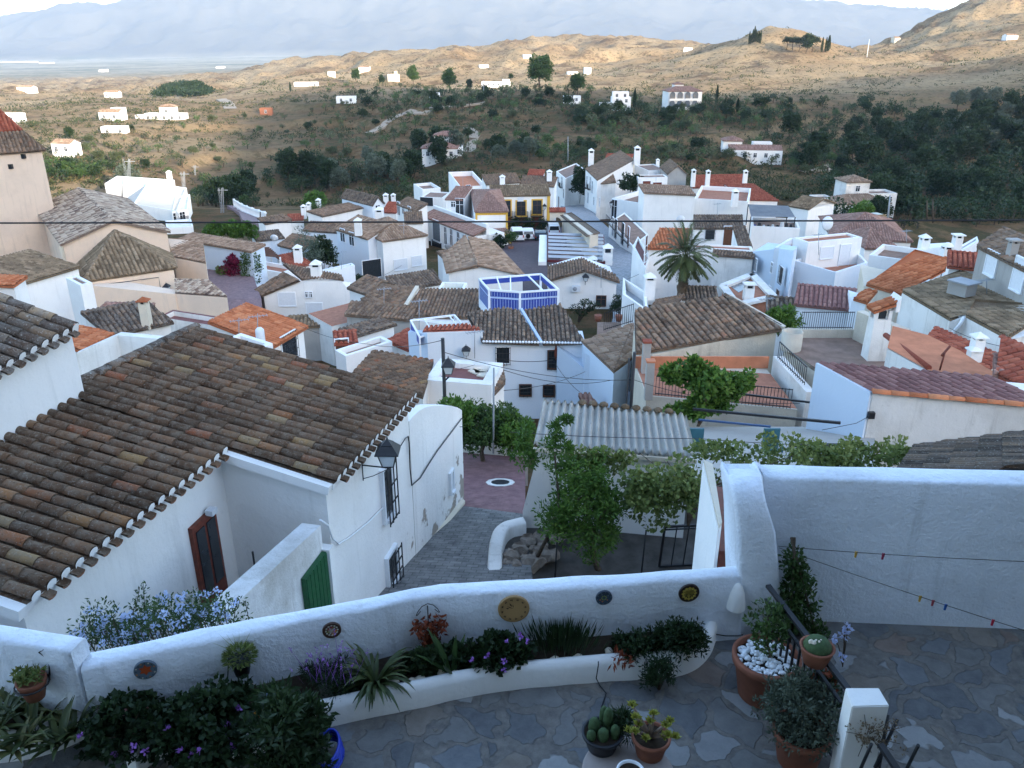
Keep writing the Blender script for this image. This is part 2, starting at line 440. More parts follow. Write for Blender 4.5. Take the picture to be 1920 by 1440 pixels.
def tile_bm(poly, pitch=.24, course=.36, r=.385, lift=.05, seg=4, jit=1.0, palette=None, flat=False, rnd=None):
 """Barrel tiles on a convex polygon; the first edge of the polygon is the eave."""
 rnd = rnd or random
 poly = [V(p) for p in poly]
 u = (poly[1] - poly[0]).normalized()
 nrm = V((0, 0, 0))
 for i in range(1, len(poly) - 1): nrm += (poly[i] - poly[0]).cross(poly[i + 1] - poly[0])
 nrm.normalize()
 if nrm.z < 0:
  nrm = -nrm
 v = nrm.cross(u).normalized()
 if sum((p - poly[0]).dot(v) for p in poly) < 0: v = -v;
 if u.cross(v).dot(nrm) < 0: u = -u
 o = poly[0]
 us = [(p - o).dot(u) for p in poly]; vs = [(p - o).dot(v) for p in poly]
 u0, u1, v0, v1 = min(us), max(us), min(vs), max(vs)
 bm = BM(); lay = bm.faces.layers.float.new('tcol')
 def pt(a, b, h): return o + u * a + v * b + nrm * h
 f = face(bm, [pt(u0, v0, 0), pt(u1, v0, 0), pt(u1, v1, 0), pt(u0, v1, 0)]); f[lay] = .12
 nc = max(1, round((u1 - u0) / pitch)); pw = (u1 - u0) / nc
 nr = max(1, math.ceil((v1 - v0) / course))
 R_ = pw * r
 for i in range(nc):
  uc = u0 + (i + .5) * pw + rnd.uniform(-.03, .03) * pw * jit
  drift = rnd.uniform(-.02, .02) * jit; cc = rnd.random()
  for j in range(nr):
   a0 = v0 + j * course; a1 = a0 + course * 1.06
   w0 = R_ * rnd.uniform(.97, 1.06); w1 = w0 * .93
   du = rnd.uniform(-.035, .035) * pw * jit; ang = rnd.uniform(-.03, .03) * jit
   h0, h1 = lift + .012 * rnd.uniform(.4, 1.6), lift * .88
   col = cc + (rnd.random() - cc) * (.35 + .5 * min(1, jit))
   ra, rb = [], []
   for k in range(seg + 1):
    th = math.pi * k / seg
    ra.append(bm.verts.new(pt(uc + drift * j * .2 + du - math.cos(th) * w0, a0, math.sin(th) * w0 * .86 + h0 - lift * .3)))
    rb.append(bm.verts.new(pt(uc + drift * j * .2 + du + ang * course - math.cos(th) * w1, a1, math.sin(th) * w1 * .86 + h1 - lift * .3)))
   for k in range(seg):
    f = bm.faces.new((ra[k], ra[k + 1], rb[k + 1], rb[k])); f[lay] = col; f.smooth = True
   f = bm.faces.new(ra[::-1]); f[lay] = col * (.5 if j else .8)
 clip_convex(bm, poly, nrm)
 bmesh.ops.recalc_face_normals(bm, faces=[])
 return bm, nrm
def merge(dst, src, lay_name='tcol', mi=0):
 ld = dst.faces.layers.float.get(lay_name) or dst.faces.layers.float.new(lay_name)
 ls = src.faces.layers.float.get(lay_name)
 mp = {}
 for v in src.verts: mp[v] = dst.verts.new(v.co)
 for f in src.faces:
  try:
   g = dst.faces.new([mp[v] for v in f.verts])
  except ValueError: continue
  g.smooth = f.smooth; g.material_index = mi
  if ls: g[ld] = f[ls]
 src.free()
def slab_under(bm, poly, nrm, th=.14, lay=None):
 n = len(poly); poly = [V(p) for p in poly]
 lo = [p - nrm * th for p in poly]; up = [p - nrm * .01 for p in poly]
 fs = [face(bm, lo)]
 for i in range(n):
  j = (i + 1) % n
  fs.append(face(bm, [lo[i], lo[j], up[j], up[i]]))
 if lay:
  for f in fs:
   if f: f[lay] = .2
def ridge_caps(bm, a, b, lay, r=.13, L=.42):
 a, b = V(a), V(b); d = b - a; n = max(1, int(d.length / L)); u = d.normalized()
 s = u.cross(V((0, 0, 1))).normalized(); up = s.cross(u)
 for i in range(n):
  p, q = a + d * (i / n), a + d * ((i + 1.08) / n); col = random.random()
  w = r * random.uniform(.92, 1.08); A, B = [], []
  for k in range(6):
   th = math.pi * k / 5
   A.append(bm.verts.new(p + s * math.cos(th) * w + up * (math.sin(th) * w * .8 + .0)))
   B.append(bm.verts.new(q + s * math.cos(th) * w * .9 + up * (math.sin(th) * w * .7)))
  for k in range(5):
   f = bm.faces.new((A[k], A[k + 1], B[k + 1], B[k])); f[lay] = col; f.smooth = True
  f = bm.faces.new(A[::-1]); f[lay] = col
  f = bm.faces.new(B); f[lay] = col
def roof(parent, polys, mat, pitch=.30, course=.42, seg=4, lift=.05, ridges=(), name='roof', th=.14, jit=1.0, cap=.13):
 bm = BM(); lay = bm.faces.layers.float.new('tcol')
 for poly in polys:
  t, n = tile_bm(poly, pitch, course, seg=seg, lift=lift, jit=jit)
  merge(bm, t)
  lay = bm.faces.layers.float['tcol']
  slab_under(bm, poly, n, th, lay)
 for a, b in ridges: ridge_caps(bm, a, b, lay, r=cap)
 return link(name, bm, mat, parent)
ST_BROWN = [(0, (0.107, 0.064, 0.041)), (0.3, (0.172, 0.107, 0.067)), (0.6, (0.238, 0.148, 0.094)), (0.85, (0.295, 0.184, 0.111)), (0.95, (0.295, 0.139, 0.082)), (1, (0.344, 0.271, 0.164))]
ST_TAN = [(0, (0.198, 0.126, 0.081)), (0.4, (0.324, 0.207, 0.135)), (0.8, (0.414, 0.279, 0.189)), (1, (0.486, 0.36, 0.252))]
ST_PINK = [(0, (.24, .13, .10)), (.5, (.33, .19, .15)), (1, (.42, .26, .20))]
ST_ORANGE = [(0, (.34, .10, .04)), (.5, (.50, .17, .075)), (1, (.60, .25, .12))]
ST_RED = [(0, (.25, .065, .04)), (.5, (.36, .10, .06)), (1, (.44, .15, .09))]
ST_MOSS = [(0, (.12, .082, .05)), (.4, (.23, .16, .098)), (.8, (.32, .225, .14)), (1, (.40, .30, .20))]
ST_SPECK = [(0, (.10, .06, .05)), (.3, (.30, .20, .14)), (.55, (.50, .38, .28)), (1, (.62, .50, .38))]
ST_DARK = [(0, (0.068, 0.043, 0.03)), (0.4, (0.128, 0.083, 0.058)), (0.8, (0.196, 0.132, 0.089)), (0.93, (0.281, 0.187, 0.119)), (1, (0.374, 0.272, 0.17))]
ST_PURPLE = [(0, (.22, .11, .10)), (.5, (.29, .15, .135)), (1, (.36, .20, .17))]
M['t_near'] = tile_mat('lichened_roof_tiles', [(0, (0.0868, 0.0481, 0.0277)), (0.35, (0.1442, 0.0824, 0.0487)), (0.62, (0.1949, 0.1081, 0.0636)), (0.82, (0.2232, 0.1269, 0.0688)), (0.92, (0.303, 0.0953, 0.0442)), (0.97, (0.303, 0.1905, 0.0884)), (1, (0.3605, 0.2411, 0.1221))], lichen=(.23, .19, .145), la=.55, speck=(.42, .39, .34), ls=6)
M['t_grey'] = tile_mat('grey_lichened_roof_tiles', ST_DARK, lichen=(.27, .245, .215), la=.7)
M['t_brown'] = tile_mat('brown_roof_tiles', ST_BROWN, la=.35)
M['t_tan'] = tile_mat('tan_roof_tiles', ST_TAN, la=.25)
M['t_pink'] = tile_mat('pinkish_roof_tiles', ST_PINK, la=.15)
M['t_orange'] = tile_mat('orange_roof_tiles', ST_ORANGE, lichen=(.42, .20, .12), la=.2, dark=(.16, .05, .03))
M['t_red'] = tile_mat('red_roof_tiles', ST_RED, lichen=(.33, .14, .10), la=.2, dark=(.12, .04, .03))
M['t_moss'] = tile_mat('mossy_roof_tiles', ST_MOSS, lichen=(.30, .235, .155), la=.38)
M['t_speck'] = tile_mat('mottled_roof_tiles', ST_SPECK, la=.25)
M['t_dark'] = tile_mat('dark_roof_tiles', ST_DARK, la=.4)
M['t_purple'] = tile_mat('purple_brown_roof_tiles', ST_PURPLE, la=.08)
M['maroon'] = plain('maroon_terrace_paint', (.20, .085, .075), .8, .2, .2, 2)
M['terracotta_floor'] = plain('terracotta_floor_tiles', (.36, .16, .10), .85, .15, .22, 2.5)
M['brownfloor'] = plain('brown_terrace_floor', (.26, .175, .135), .9, .1, .25, 1.5)
M['orangeflat'] = plain('orange_sealed_roof', (.50, .20, .11), .9, .1, .18, 1.6)
M['glass'] = plain('dark_window_glass', (.025, .03, .035), .15, .5, .2)
M['glassgrey'] = plain('grey_window_glass', (.12, .14, .16), .2, .5, .2)
M['iron'] = plain('black_iron', (.018, .018, .02), .5, .4, .2)
M['brownwood'] = plain('brown_wood', (.11, .045, .022), .6, .3, .3, 12)
M['redwood'] = plain('red_brown_wood', (.15, .036, .02), .55, .35, .3, 10)
M['greendoor'] = plain('green_painted_wood', (.012, .085, .03), .5, .4, .35, 14)
M['shutter'] = plain('white_shutter', (.70, .72, .74), .6, .3, .05)
M['yellow'] = plain('ochre_trim_paint', (.66, .40, .07), .8, .2, .12)
M['blue'] = plain('cobalt_blue_paint', (.03, .06, .30), .6, .4, .12)
M['bluelight'] = plain('light_blue_paint', (.42, .52, .68), .6, .3, .1)
M['whitepaint'] = plain('white_paint', (.80, .81, .82), .6, .3, .04)
M['greytin'] = plain('grey_sheet', (.30, .32, .34), .6, .4, .12, 1.5)
M['green_tarp'] = plain('green_matting', (.03, .19, .09), .9, .1, .15)
M['maroonpaint'] = plain('maroon_frame_paint', (.11, .018, .02), .6, .3, .2)
WN = {'n': 0}
def outward(a, b, cen):
 e = V((b.x - a.x, b.y - a.y, 0)).normalized(); n = V((e.y, -e.x, 0))
 if n.dot(V((a.x - cen.x, a.y - cen.y, 0))) < 0: n = -n
 return e, n
def opening(root, p, e, n, w, h, kind):
 """A window or door on a wall: frame as part, pane and grille as its own parts."""
 bm = BM(); rot = Matrix((e, n, V((0, 0, 1)))).transposed()
 door = kind.startswith('door')
 t = .07
 fm = {'y': 'yellow', 'w': 'whitepaint', 'b': 'brownwood'}.get(kind[-1] if '_' in kind else 'w', 'whitepaint')
 if '_y' in kind: t = .2
 for sx in (-1, 1): box(bm, p + e * sx * (w / 2 + t / 2) + n * .02, (t, .1, h + 2 * t), rot=rot)
 box(bm, p + V((0, 0, h / 2 + t / 2)) + n * .018, (w, .1, t), rot=rot)
 if not door: box(bm, p - V((0, 0, h / 2 + t / 2)) + n * .04, (w, .16, t), rot=rot)
 fr = link('door' if door else 'window', bm, M[fm], root)
 bm = BM()
 k = kind.split('_')[0]
 pm = {'win': 'glass', 'grille': 'glass', 'door': 'brownwood', 'shut': 'shutter', 'doorred': 'redwood', 'doorglass': 'glass', 'doorwhite': 'shutter', 'dark': 'glass', 'gr': 'glassgrey', 'balc': 'glass', 'doorgreen': 'greendoor'}[k]
 box(bm, p + n * .012, (w, .06, h), rot=rot)
 if k in ('win', 'balc', 'doorglass', 'gr'):
  pass
 pane = link('panel' if door and k != 'doorglass' else 'pane', bm, M[pm], fr)
 if k in ('win', 'balc', 'doorglass'):
  bm = BM(); box(bm, p + n * .05, (.06, .04, h), rot=rot); box(bm, p + n * .048 + V((0, 0, h * .18)), (w, .04, .05), rot=rot)
  link('glazing_bar', bm, M['brownwood' if '_b' in kind or '_y' in kind else 'whitepaint'], fr)
 if k == 'grille':
  bm = BM(); nb = max(3, int(w / .16))
  for i in range(nb + 1): box(bm, p + e * (-w / 2 - .06 + (w + .12) * i / nb) + n * .16, (.022, .022, h + .2), rot=rot)
  for j in range(4): box(bm, p + n * .16 + V((0, 0, -h / 2 - .05 + (h + .1) * j / 3)), (w + .14, .024, .022), rot=rot)
  link('grille', bm, M['iron'], fr)
 if k == 'balc':
  bm = BM(); W2 = w + .7; zb = -h / 2
  box(bm, p + n * .3 + V((0, 0, zb - .06)), (W2, .6, .1), rot=rot)
  nb = max(6, int(W2 / .13))
  for i in range(nb + 1): box(bm, p + e * (-W2 / 2 + W2 * i / nb) + n * .58 + V((0, 0, zb + .48)), (.025, .025, .95), rot=rot)
  for s in (-1, 1):
   for i in range(4): box(bm, p + e * s * W2 / 2 + n * (.1 + .14 * i) + V((0, 0, zb + .48)), (.025, .025, .95), rot=rot)
  box(bm, p + n * .58 + V((0, 0, zb + .97)), (W2, .04, .04), rot=rot)
  link('balcony', bm, M['iron'], fr)
 return fr
def wins(root, a, b, cen, lst):
 e, n = outward(a, b, cen)
 for px, py, w, h, k in lst:
  opening(root, PW(px, py, a, b) + n * .02, e, n, w, h, k)
def chimney(root, p, w=.55, h=1.2, mat='white', cap='tile', d=None, z0=None):
 """p: centre of the foot on the roof"""
 d = d or w; p = V(p)
 bm = BM(); prism(bm, [p + V((x * w / 2, y * d / 2, h * .72)) for x, y in ((-1, -1), (1, -1), (1, 1), (-1, 1))], p.z - .6)
 for x, y in ((-1, -1), (1, -1), (1, 1), (-1, 1)): box(bm, p + V((x * (w / 2 - .07), y * (d / 2 - .07), h * .80)), (.12, .12, h * .18))
 ch = link('chimney', bm, M[mat], root)
 bm = BM(); box(bm, p + V((0, 0, h * .80)), (w * .6, d * .6, h * .15)); link('flue', bm, M['glass'], ch)
 bm = BM()
 if cap == 'tile':
  z = p.z + h * .89
  q = [p + V((x * (w / 2 + .08), y * (d / 2 + .08), h * .89)) for x, y in ((-1, -1), (1, -1), (1, 1), (-1, 1))]
  ap = p + V((0, 0, h * .89 + w * .45)); prism(bm, q, z - .05)
  for i in range(4): face(bm, [q[i], q[(i + 1) % 4], ap])
  link('cap', bm, M['t_orange' if mat == 'cream' else mat], ch)
 elif cap == 'dome':
  lathe(bm, [(w * .62, h * .89), (w * .58, h * .95), (w * .42, h * 1.08), (w * .2, h * 1.15), (0, h * 1.17)], p, 12); link('cap', bm, M[mat], ch)
 else:
  box(bm, p + V((0, 0, h * .92)), (w + .22, d + .22, .09)); link('cap', bm, M['t_red' if cap == 'red' else mat], ch)
 return ch
def inset(pts, t):
 n = len(pts); out = []
 cen = sum(pts, V((0, 0, 0))) / n
 area = sum(pts[i].x * pts[(i + 1) % n].y - pts[(i + 1) % n].x * pts[i].y for i in range(n))
 s = 1 if area > 0 else -1
 for i in range(n):
  a, b, c = pts[i - 1], pts[i], pts[(i + 1) % n]
  e1 = V((b.x - a.x, b.y - a.y, 0)).normalized(); e2 = V((c.x - b.x, c.y - b.y, 0)).normalized()
  n1 = V((-e1.y, e1.x, 0)) * s; n2 = V((-e2.y, e2.x, 0)) * s
  m = n1 + n2; l = m.length
  if l < 1e-4: out.append(b + n1 * t); continue
  m.normalize(); out.append(b + m * (t / max(.3, m.dot(n1))))
 return out
def flat_top(root, pts, zb, mat='white', floor='brownfloor', ph=.5, t=.25, rim=None):
 """Walls with a parapet round a sunk roof terrace."""
 bm = BM(); n = len(pts); ins = inset(pts, t)
 area = sum(pts[i].x * pts[(i + 1) % n].y - pts[(i + 1) % n].x * pts[i].y for i in range(n))
 if area < 0: pts = pts[::-1]; ins = ins[::-1]
 for i in range(n):
  j = (i + 1) % n
  a, b, c, d = pts[i], pts[j], ins[j], ins[i]
  face(bm, [V((a.x, a.y, zb)), V((b.x, b.y, zb)), b, a])
  face(bm, [a, b, c, d], 1 if rim else 0)
  face(bm, [d, c, c - V((0, 0, ph)), d - V((0, 0, ph))])
 bmesh.ops.remove_doubles(bm, verts=bm.verts, dist=1e-4)
 link('wall', bm, [M[mat], M[rim or mat]], root)
 bm = BM(); prism(bm, [p - V((0, 0, ph)) for p in ins], min(p.z for p in ins) - ph - .2)
 link('terrace_floor', bm, M[floor], root)
def RS(px, py, E, s):
 '''the point at a pixel on the roof plane that rises with depth from the eave point E'''
 d = ray(px, py); Y = (CAMZ - E.z + s * E.y) / (s - d.z / d.y)
 return PY(px, py, Y)
def ground_under(pts): return min(terr(p.x, p.y) for p in pts) - 1.0
def house(name, label, A, B, C, Y, kind='gable', ridge='ab', h=None, mat='white', tile='t_brown', base=None, pitch=.30, course=.45, over=.22, group=None, cat='house',
    wab=(), wbc=(), wda=(), wcd=(), ch=(), ph=.5, floor='brownfloor', seg=3, caps=True, hi='cd', sq=True, t=.25, hip=.0, rim=None, back=None, jit=1.0):
 a = PY(*A, Y); z = a.z; b = PZ(*B, z)
 if back: # depth of the house given in metres, square to AB; the sign of C says which side
  e = (b - a).normalized(); nn = V((-e.y, e.x, 0)); c = b + nn * back
 else: c = PZ(*C, z + (h if kind == 'mono' else 0)); c.z = z
 if kind == 'mono' and not back:
  e = (b - a).normalized()
  while h > .05 and (e.x * (c - b).y - e.y * (c - b).x) < 2.0:
   h *= .8; c = PZ(*C, z + h); c.z = z
 if sq and not back:
  e = (b - a).normalized(); q = c - b; q = q - e * q.dot(e) * .75; c = b + q
 d = a + (c - b); pts = [a, b, c, d]; cen = (a + b + c + d) / 4
 zb = base if base is not None else ground_under(pts)
 root = empty(name, (cen.x, cen.y, zb), label, cat, group)
 S = {'root': root, 'a': a, 'b': b, 'c': c, 'd': d, 'cen': cen, 'zb': zb}
 up = V((0, 0, 1))
 if kind == 'flat':
  flat_top(root, pts, zb, mat, floor, ph, t, rim)
 else:
  if ridge == 'bc' : ring = [b, c, d, a]
  else: ring = [a, b, c, d]
  A_, B_, C_, D_ = ring
  w = (C_ - B_).length; h = h if h is not None else w * .2
  S['h'] = h
  bm = BM()
  if kind == 'gable':
   m1, m2 = (B_ + C_) / 2 + up * h, (D_ + A_) / 2 + up * h
   prism(bm, [A_, B_, m1, C_, D_, m2], zb)
   u = (B_ - A_).normalized() * over
   s1 = (A_ - m2).normalized() * over; s2 = (D_ - m2).normalized() * over
   k = up * .06
   polys = [[A_ - u + s1 + k, B_ + u + s1 + k, m1 + u + k, m2 - u + k], [C_ + u + s2 + k, D_ - u + s2 + k, m2 - u + k, m1 + u + k]]
   rd = [(m2 - u + up * .08, m1 + u + up * .08)]
  elif kind == 'hip':
   f = hip or .32
   m1, m2 = (B_ + C_) / 2, (D_ + A_) / 2
   dd = (m1 - m2); L = dd.length; ii = min(w * .5 if not hip else L * hip, L * .499)
   r2, r1 = m2 + dd.normalized() * ii + up * h, m1 - dd.normalized() * ii + up * h
   prism(bm, [A_, B_, C_, D_], zb)
   E = []
   for p in ring:
    q = (p - cen); q.z = 0; E.append(p + q.normalized() * over * 1.4 - up * (over * h / (w / 2)) + up * .08)
   a2, b2, c2, d2 = E; r1 = r1 + up * .08; r2 = r2 + up * .08
   polys = [[a2, b2, r1, r2], [c2, d2, r2, r1], [b2, c2, r1], [d2, a2, r2]]
   rd = [(r2, r1), (a2, r2), (d2, r2), (b2, r1), (c2, r1)]
   if (r1 - r2).length < .05: polys = [[a2, b2, r1], [c2, d2, r1], [b2, c2, r1], [d2, a2, r1]]; rd = rd[1:]
  elif kind == 'mono':                      # C and D side is high
   C2, D2 = C_ + up * h, D_ + up * h
   prism(bm, [A_, B_, C2, D2], zb)
   u = (B_ - A_).normalized() * over * .6; s = (A_ - D2).normalized() * over; k = up * .06
   polys = [[A_ - u + s + k, B_ + u + s + k, C2 + u - s * .5 + k, D2 - u - s * .5 + k]]
   rd = [(D2 - u + up * .08, C2 + u + up * .08)]
  S['polys'] = polys
  link('wall', bm, M[mat], root)
  roof(root, polys, M[tile], pitch, course, seg, ridges=rd if caps else (), jit=jit)
 for x, lst in (((a, b), wab), ((b, c), wbc), ((c, d), wcd), ((d, a), wda)):
  if lst: wins(root, x[0], x[1], cen, lst)
 for c_ in ch:
  px, py, dz, kw = c_
  p = PZ(px, py, z + dz); chimney(root, p, **kw)
 return S
def poly_house(name, label, wall_pts, zb, mat, polys, tile, pitch=.3, course=.45, seg=3, ridges=(), cat='house', group=None, jit=1.0, lift=.05):
 """Free plan: a ring of wall-top points and any convex roof planes."""
 cen = sum(wall_pts, V((0, 0, 0))) / len(wall_pts)
 root = empty(name, (cen.x, cen.y, zb), label, cat, group)
 bm = BM(); prism(bm, wall_pts, zb); link('wall', bm, M[mat], root)
 if polys: roof(root, polys, M[tile], pitch, course, seg, ridges=ridges, jit=jit, lift=lift)
 return root, cen
LM = {}
LM['dark'] = leaf_mat('dark_leaves', [(0, (0.0096, 0.0211, 0.0081)), (0.5, (0.0211, 0.0431, 0.0142)), (1, (0.0431, 0.0717, 0.0244))])
LM['mid'] = leaf_mat('mid_green_leaves', [(0, (0.0207, 0.0436, 0.0138)), (0.5, (0.0516, 0.0976, 0.0252)), (1, (0.1033, 0.1606, 0.0459))])
LM['bright'] = leaf_mat('fresh_green_leaves', [(0, (0.033, 0.077, 0.0132)), (0.5, (0.0825, 0.165, 0.0242)), (1, (0.165, 0.253, 0.0495))])
LM['vine'] = leaf_mat('vine_leaves', [(0, (0.062, 0.093, 0.023)), (0.45, (0.132, 0.179, 0.047)), (0.8, (0.217, 0.248, 0.078)), (1, (0.311, 0.202, 0.078))])
LM['grey'] = leaf_mat('grey_green_leaves', [(0, (.05, .065, .045)), (.5, (.10, .125, .085)), (1, (.18, .21, .15))])
LM['olive'] = leaf_mat('olive_leaves', [(0, (0.035, 0.049, 0.0224)), (0.5, (0.077, 0.098, 0.042)), (1, (0.14, 0.154, 0.077))])
LM['aloe'] = leaf_mat('aloe_leaves', [(0, (.03, .05, .018)), (.6, (.075, .095, .03)), (1, (.16, .14, .05))], .4, .1)
LM['yellow'] = leaf_mat('yellow_green_rosettes', [(0, (.14, .16, .025)), (.6, (.30, .30, .05)), (1, (.46, .44, .12))], .5, .15)
LM['dry'] = leaf_mat('dry_stems', [(0, (.10, .075, .045)), (.5, (.19, .14, .085)), (1, (.28, .20, .13))], .8, .1)
LM['plumbago'] = leaf_mat('pale_blue_petals', [(0, (0.425, 0.504, 0.7622)), (1, (0.65, 0.72, 0.8858))], .6, .3)
LM['purple'] = leaf_mat('purple_petals', [(0, (.26, .09, .40)), (1, (.42, .20, .60))], .6, .3)
LM['pink'] = leaf_mat('pink_petals', [(0, (.60, .28, .30)), (1, (.75, .5, .48))], .6, .3)
LM['crimson'] = leaf_mat('crimson_bracts', [(0, (.10, .008, .03)), (1, (.26, .02, .07))], .6, .3)
LM['rust'] = leaf_mat('rust_red_leaves', [(0, (.10, .018, .008)), (1, (.26, .06, .02))], .7, .15)
LM['blueleaf'] = leaf_mat('pale_petals', [(0, (.45, .52, .78)), (1, (.66, .70, .9))], .6, .3)
M['bark'] = plain('bark', (.10, .075, .055), .9, .1, .35, 18)
M['palmbark'] = plain('palm_bark', (.13, .095, .065), .95, .1, .35, 14)
M['soil'] = plain('dark_soil', (.045, .033, .024), .95, .05, .3, 20)
M['terracotta'] = plain('terracotta_pot', (.23, .085, .05), .75, .25, .2, 5)
M['blackpot'] = plain('black_plastic_pot', (.015, .016, .02), .5, .4, .2)
def leaf(bm, lay, p, d, L, W, col, up=None, bend=0.0):
 d = d.normalized(); up = up or V((random.uniform(-1, 1), random.uniform(-1, 1), random.uniform(-1, 1)))
 s = d.cross(up)
 if s.length < 1e-4: s = d.cross(V((.3, .7, .2)))
 s.normalize(); nn = s.cross(d)
 v = [bm.verts.new(p), bm.verts.new(p + d * L * .45 + s * W * .5 + nn * bend * L), bm.verts.new(p + d * L), bm.verts.new(p + d * L * .45 - s * W * .5 + nn * bend * L)]
 f = bm.faces.new(v); f[lay] = col; return f
def rdir(rnd=random):
 z = rnd.uniform(-1, 1); t = rnd.uniform(0, 6.283); r = math.sqrt(1 - z * z)
 return V((r * math.cos(t), r * math.sin(t), z))
def fol(bm=None):
 bm = bm or BM()
 return bm, (bm.faces.layers.float.get('tcol') or bm.faces.layers.float.new('tcol'))
def clump(bm, lay, c, r, n, L, W=None, flat=1.0, upb=.25, shell=.55, col0=0.0, col1=1.0):
 W = W or L * .5; base = random.uniform(col0, col1)
 for _ in range(n):
  d = rdir(); k = r * (shell + (1 - shell) * random.random() ** .6) if random.random() < .75 else r * random.random()
  p = c + V((d.x * k, d.y * k, d.z * k * flat))
  dd = d * .7 + rdir() * .8 + V((0, 0, upb))
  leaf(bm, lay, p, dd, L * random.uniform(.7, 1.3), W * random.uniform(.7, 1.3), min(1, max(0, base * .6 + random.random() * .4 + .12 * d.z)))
def crown(c, rx, ry, rz, nclump, nleaf, L, W=None, cr=.35, hole=.0, bm=None, low=-.8, twig=None, drop=0.0):
 """an uneven crown: many leafy clumps spread through an ellipsoid"""
 bm, lay = fol(bm); ends = []
 c = V(c)
 for i in range(nclump):
  d = rdir();
  while d.z < low: d = rdir()
  k = random.uniform(.25, 1.0) ** .55 * random.choice((.78, .95, 1.0, 1.12))
  p = c + V((d.x * rx * k, d.y * ry * k, d.z * rz * k - drop * (d.x * d.x + d.y * d.y) * rz))
  r = cr * min(rx, rz) * random.uniform(.55, 1.35)
  ends.append(p)
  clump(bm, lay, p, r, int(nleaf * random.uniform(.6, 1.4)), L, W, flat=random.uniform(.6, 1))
 return bm, ends
def trunk(base, top, r0, r1, ends=(), n=7, wob=.08, nl=7):
 bm = BM(); base, top = V(base), V(top); pts = []
 L = (top - base).length
 for i in range(6):
  t = i / 5; pts.append(base.lerp(top, t) + V((random.uniform(-1, 1), random.uniform(-1, 1), 0)) * wob * L * (t * (1 - t) * 3))
 tube(bm, pts, [r0 + (r1 - r0) * (i / 5) ** .7 for i in range(6)], n)
 for e in random.sample(list(ends), min(nl, len(ends))):
  s = pts[random.choice((3, 4, 5))]
  m = s.lerp(e, .5) + V((0, 0, .1 * (e - s).length))
  tube(bm, [s, m, e], [r1 * .7, r1 * .45, r1 * .15], 5)
 return bm
def tree(name, label, base, h, rx, rz, mat, nclump=60, nleaf=40, L=.22, W=None, group=None, tr=.12, cat='tree', ch=None, ry=None, cr=.35, lean=(0, 0), low=-.8):
 base = V(base); root = empty(name, base, label, cat, group)
 c = base + V((lean[0], lean[1], h - rz if ch is None else ch))
 bm, ends = crown(c, rx, ry or rx, rz, nclump, nleaf, L, W, cr, low=low)
 link('crown', bm, LM[mat], root)
 link('trunk', trunk(base - V((0, 0, .3)), c - V((0, 0, rz * .2)), tr, tr * .5, ends), M['bark'], root)
 return root
PAT = -0.9; PTOP = -.08
def stone_mat():
 m, nt, b = nmat('crazy_paving', .8, .25); n = N(nt); p = n.pos()
 nz = n.new('ShaderNodeTexNoise'); nz.inputs['Scale'].default_value = 2.2; nz.inputs['Detail'].default_value = 3; n.l(p, nz.inputs['Vector'])
 q = n.new('ShaderNodeVectorMath', operation='MULTIPLY_ADD'); n.l(nz.outputs['Color'], q.inputs[0]); q.inputs[1].default_value = (.62, .62, 0); n.l(p, q.inputs[2])
 def vor(feat, sc):
  v = n.new('ShaderNodeTexVoronoi', feature=feat); v.inputs['Scale'].default_value = sc; v.inputs['Randomness'].default_value = 1
  n.l(q.outputs[0], v.inputs['Vector']); return v
 a = vor('F1', 2.7); e = vor('DISTANCE_TO_EDGE', 2.7)
 sep = n.new('ShaderNodeSeparateColor'); n.l(a.outputs['Color'], sep.inputs[0])
 st = n.ramp(sep.outputs[0], [(0, (.10, .105, .11)), (.25, (.15, .145, .135)), (.5, (.19, .155, .12)), (.66, (.14, .15, .16)), (.74, (.25, .25, .245)), (.85, (.20, .14, .105)), (.92, (.32, .32, .31))], 'CONSTANT')
 st = n.mix(.28, st, n.ramp(n.noise(6, 6, .7, p), [(.3, (.08, .08, .085)), (.7, (.34, .33, .31))]))
 wid = n.math('ADD', -.03, n.math('MULTIPLY', n.noise(1.1, 4, .65, p), .26))
 ed = n.math('SUBTRACT', e.outputs['Distance'], wid)
 mk = n.ramp(n.math('ADD', n.math('MULTIPLY', ed, 14), .5), [(.3, (0, 0, 0)), (.7, (1, 1, 1))])
 gr = n.ramp(n.noise(9, 6, .7, p), [(.3, (.10, .093, .086)), (.7, (.22, .20, .175))])
 n.l(n.mix(mk, gr, st), b.inputs['Base Color'])
 h = n.math('ADD', n.math('MULTIPLY', mk, .5), n.math('MULTIPLY', n.noise(12, 5, .7, p), .5))
 n.bump(h, .8, .035, b); return m
M['paving'] = stone_mat()
M['rough_white'] = wall_mat('rough_white_patio_plaster', (.79, .825, .88), (.36, .37, .37), .36, .8, 1.7)  # white plaster; the blue cast of the sky is mixed into its base colour
bm = BM()
fr = [(150, 1255), (250, 1232), (375, 1205), (480, 1184), (575, 1162), (700, 1141), (775, 1122), (825, 1115), (880, 1113), (950, 1109), (1100, 1101), (1280, 1087), (1386, 1079), (1412, 1077)]
bk = [(165, 1221), (250, 1205), (375, 1177), (480, 1157), (575, 1139), (700, 1117), (775, 1100), (825, 1092), (880, 1089), (950, 1085), (1100, 1077), (1280, 1066), (1386, 1058), (1412, 1057)]
FRP = [PZ(x, y, PTOP) for x, y in fr]; BKP = [PZ(x, y, PTOP) for x, y in bk]
WALL_R = PZ(1390, 1200, PAT)
def densify(P, k=6):
 o = []
 for a, b in zip(P, P[1:]):
  for i in range(k): o.append(a.lerp(b, i / k))
 return o + [P[-1]]
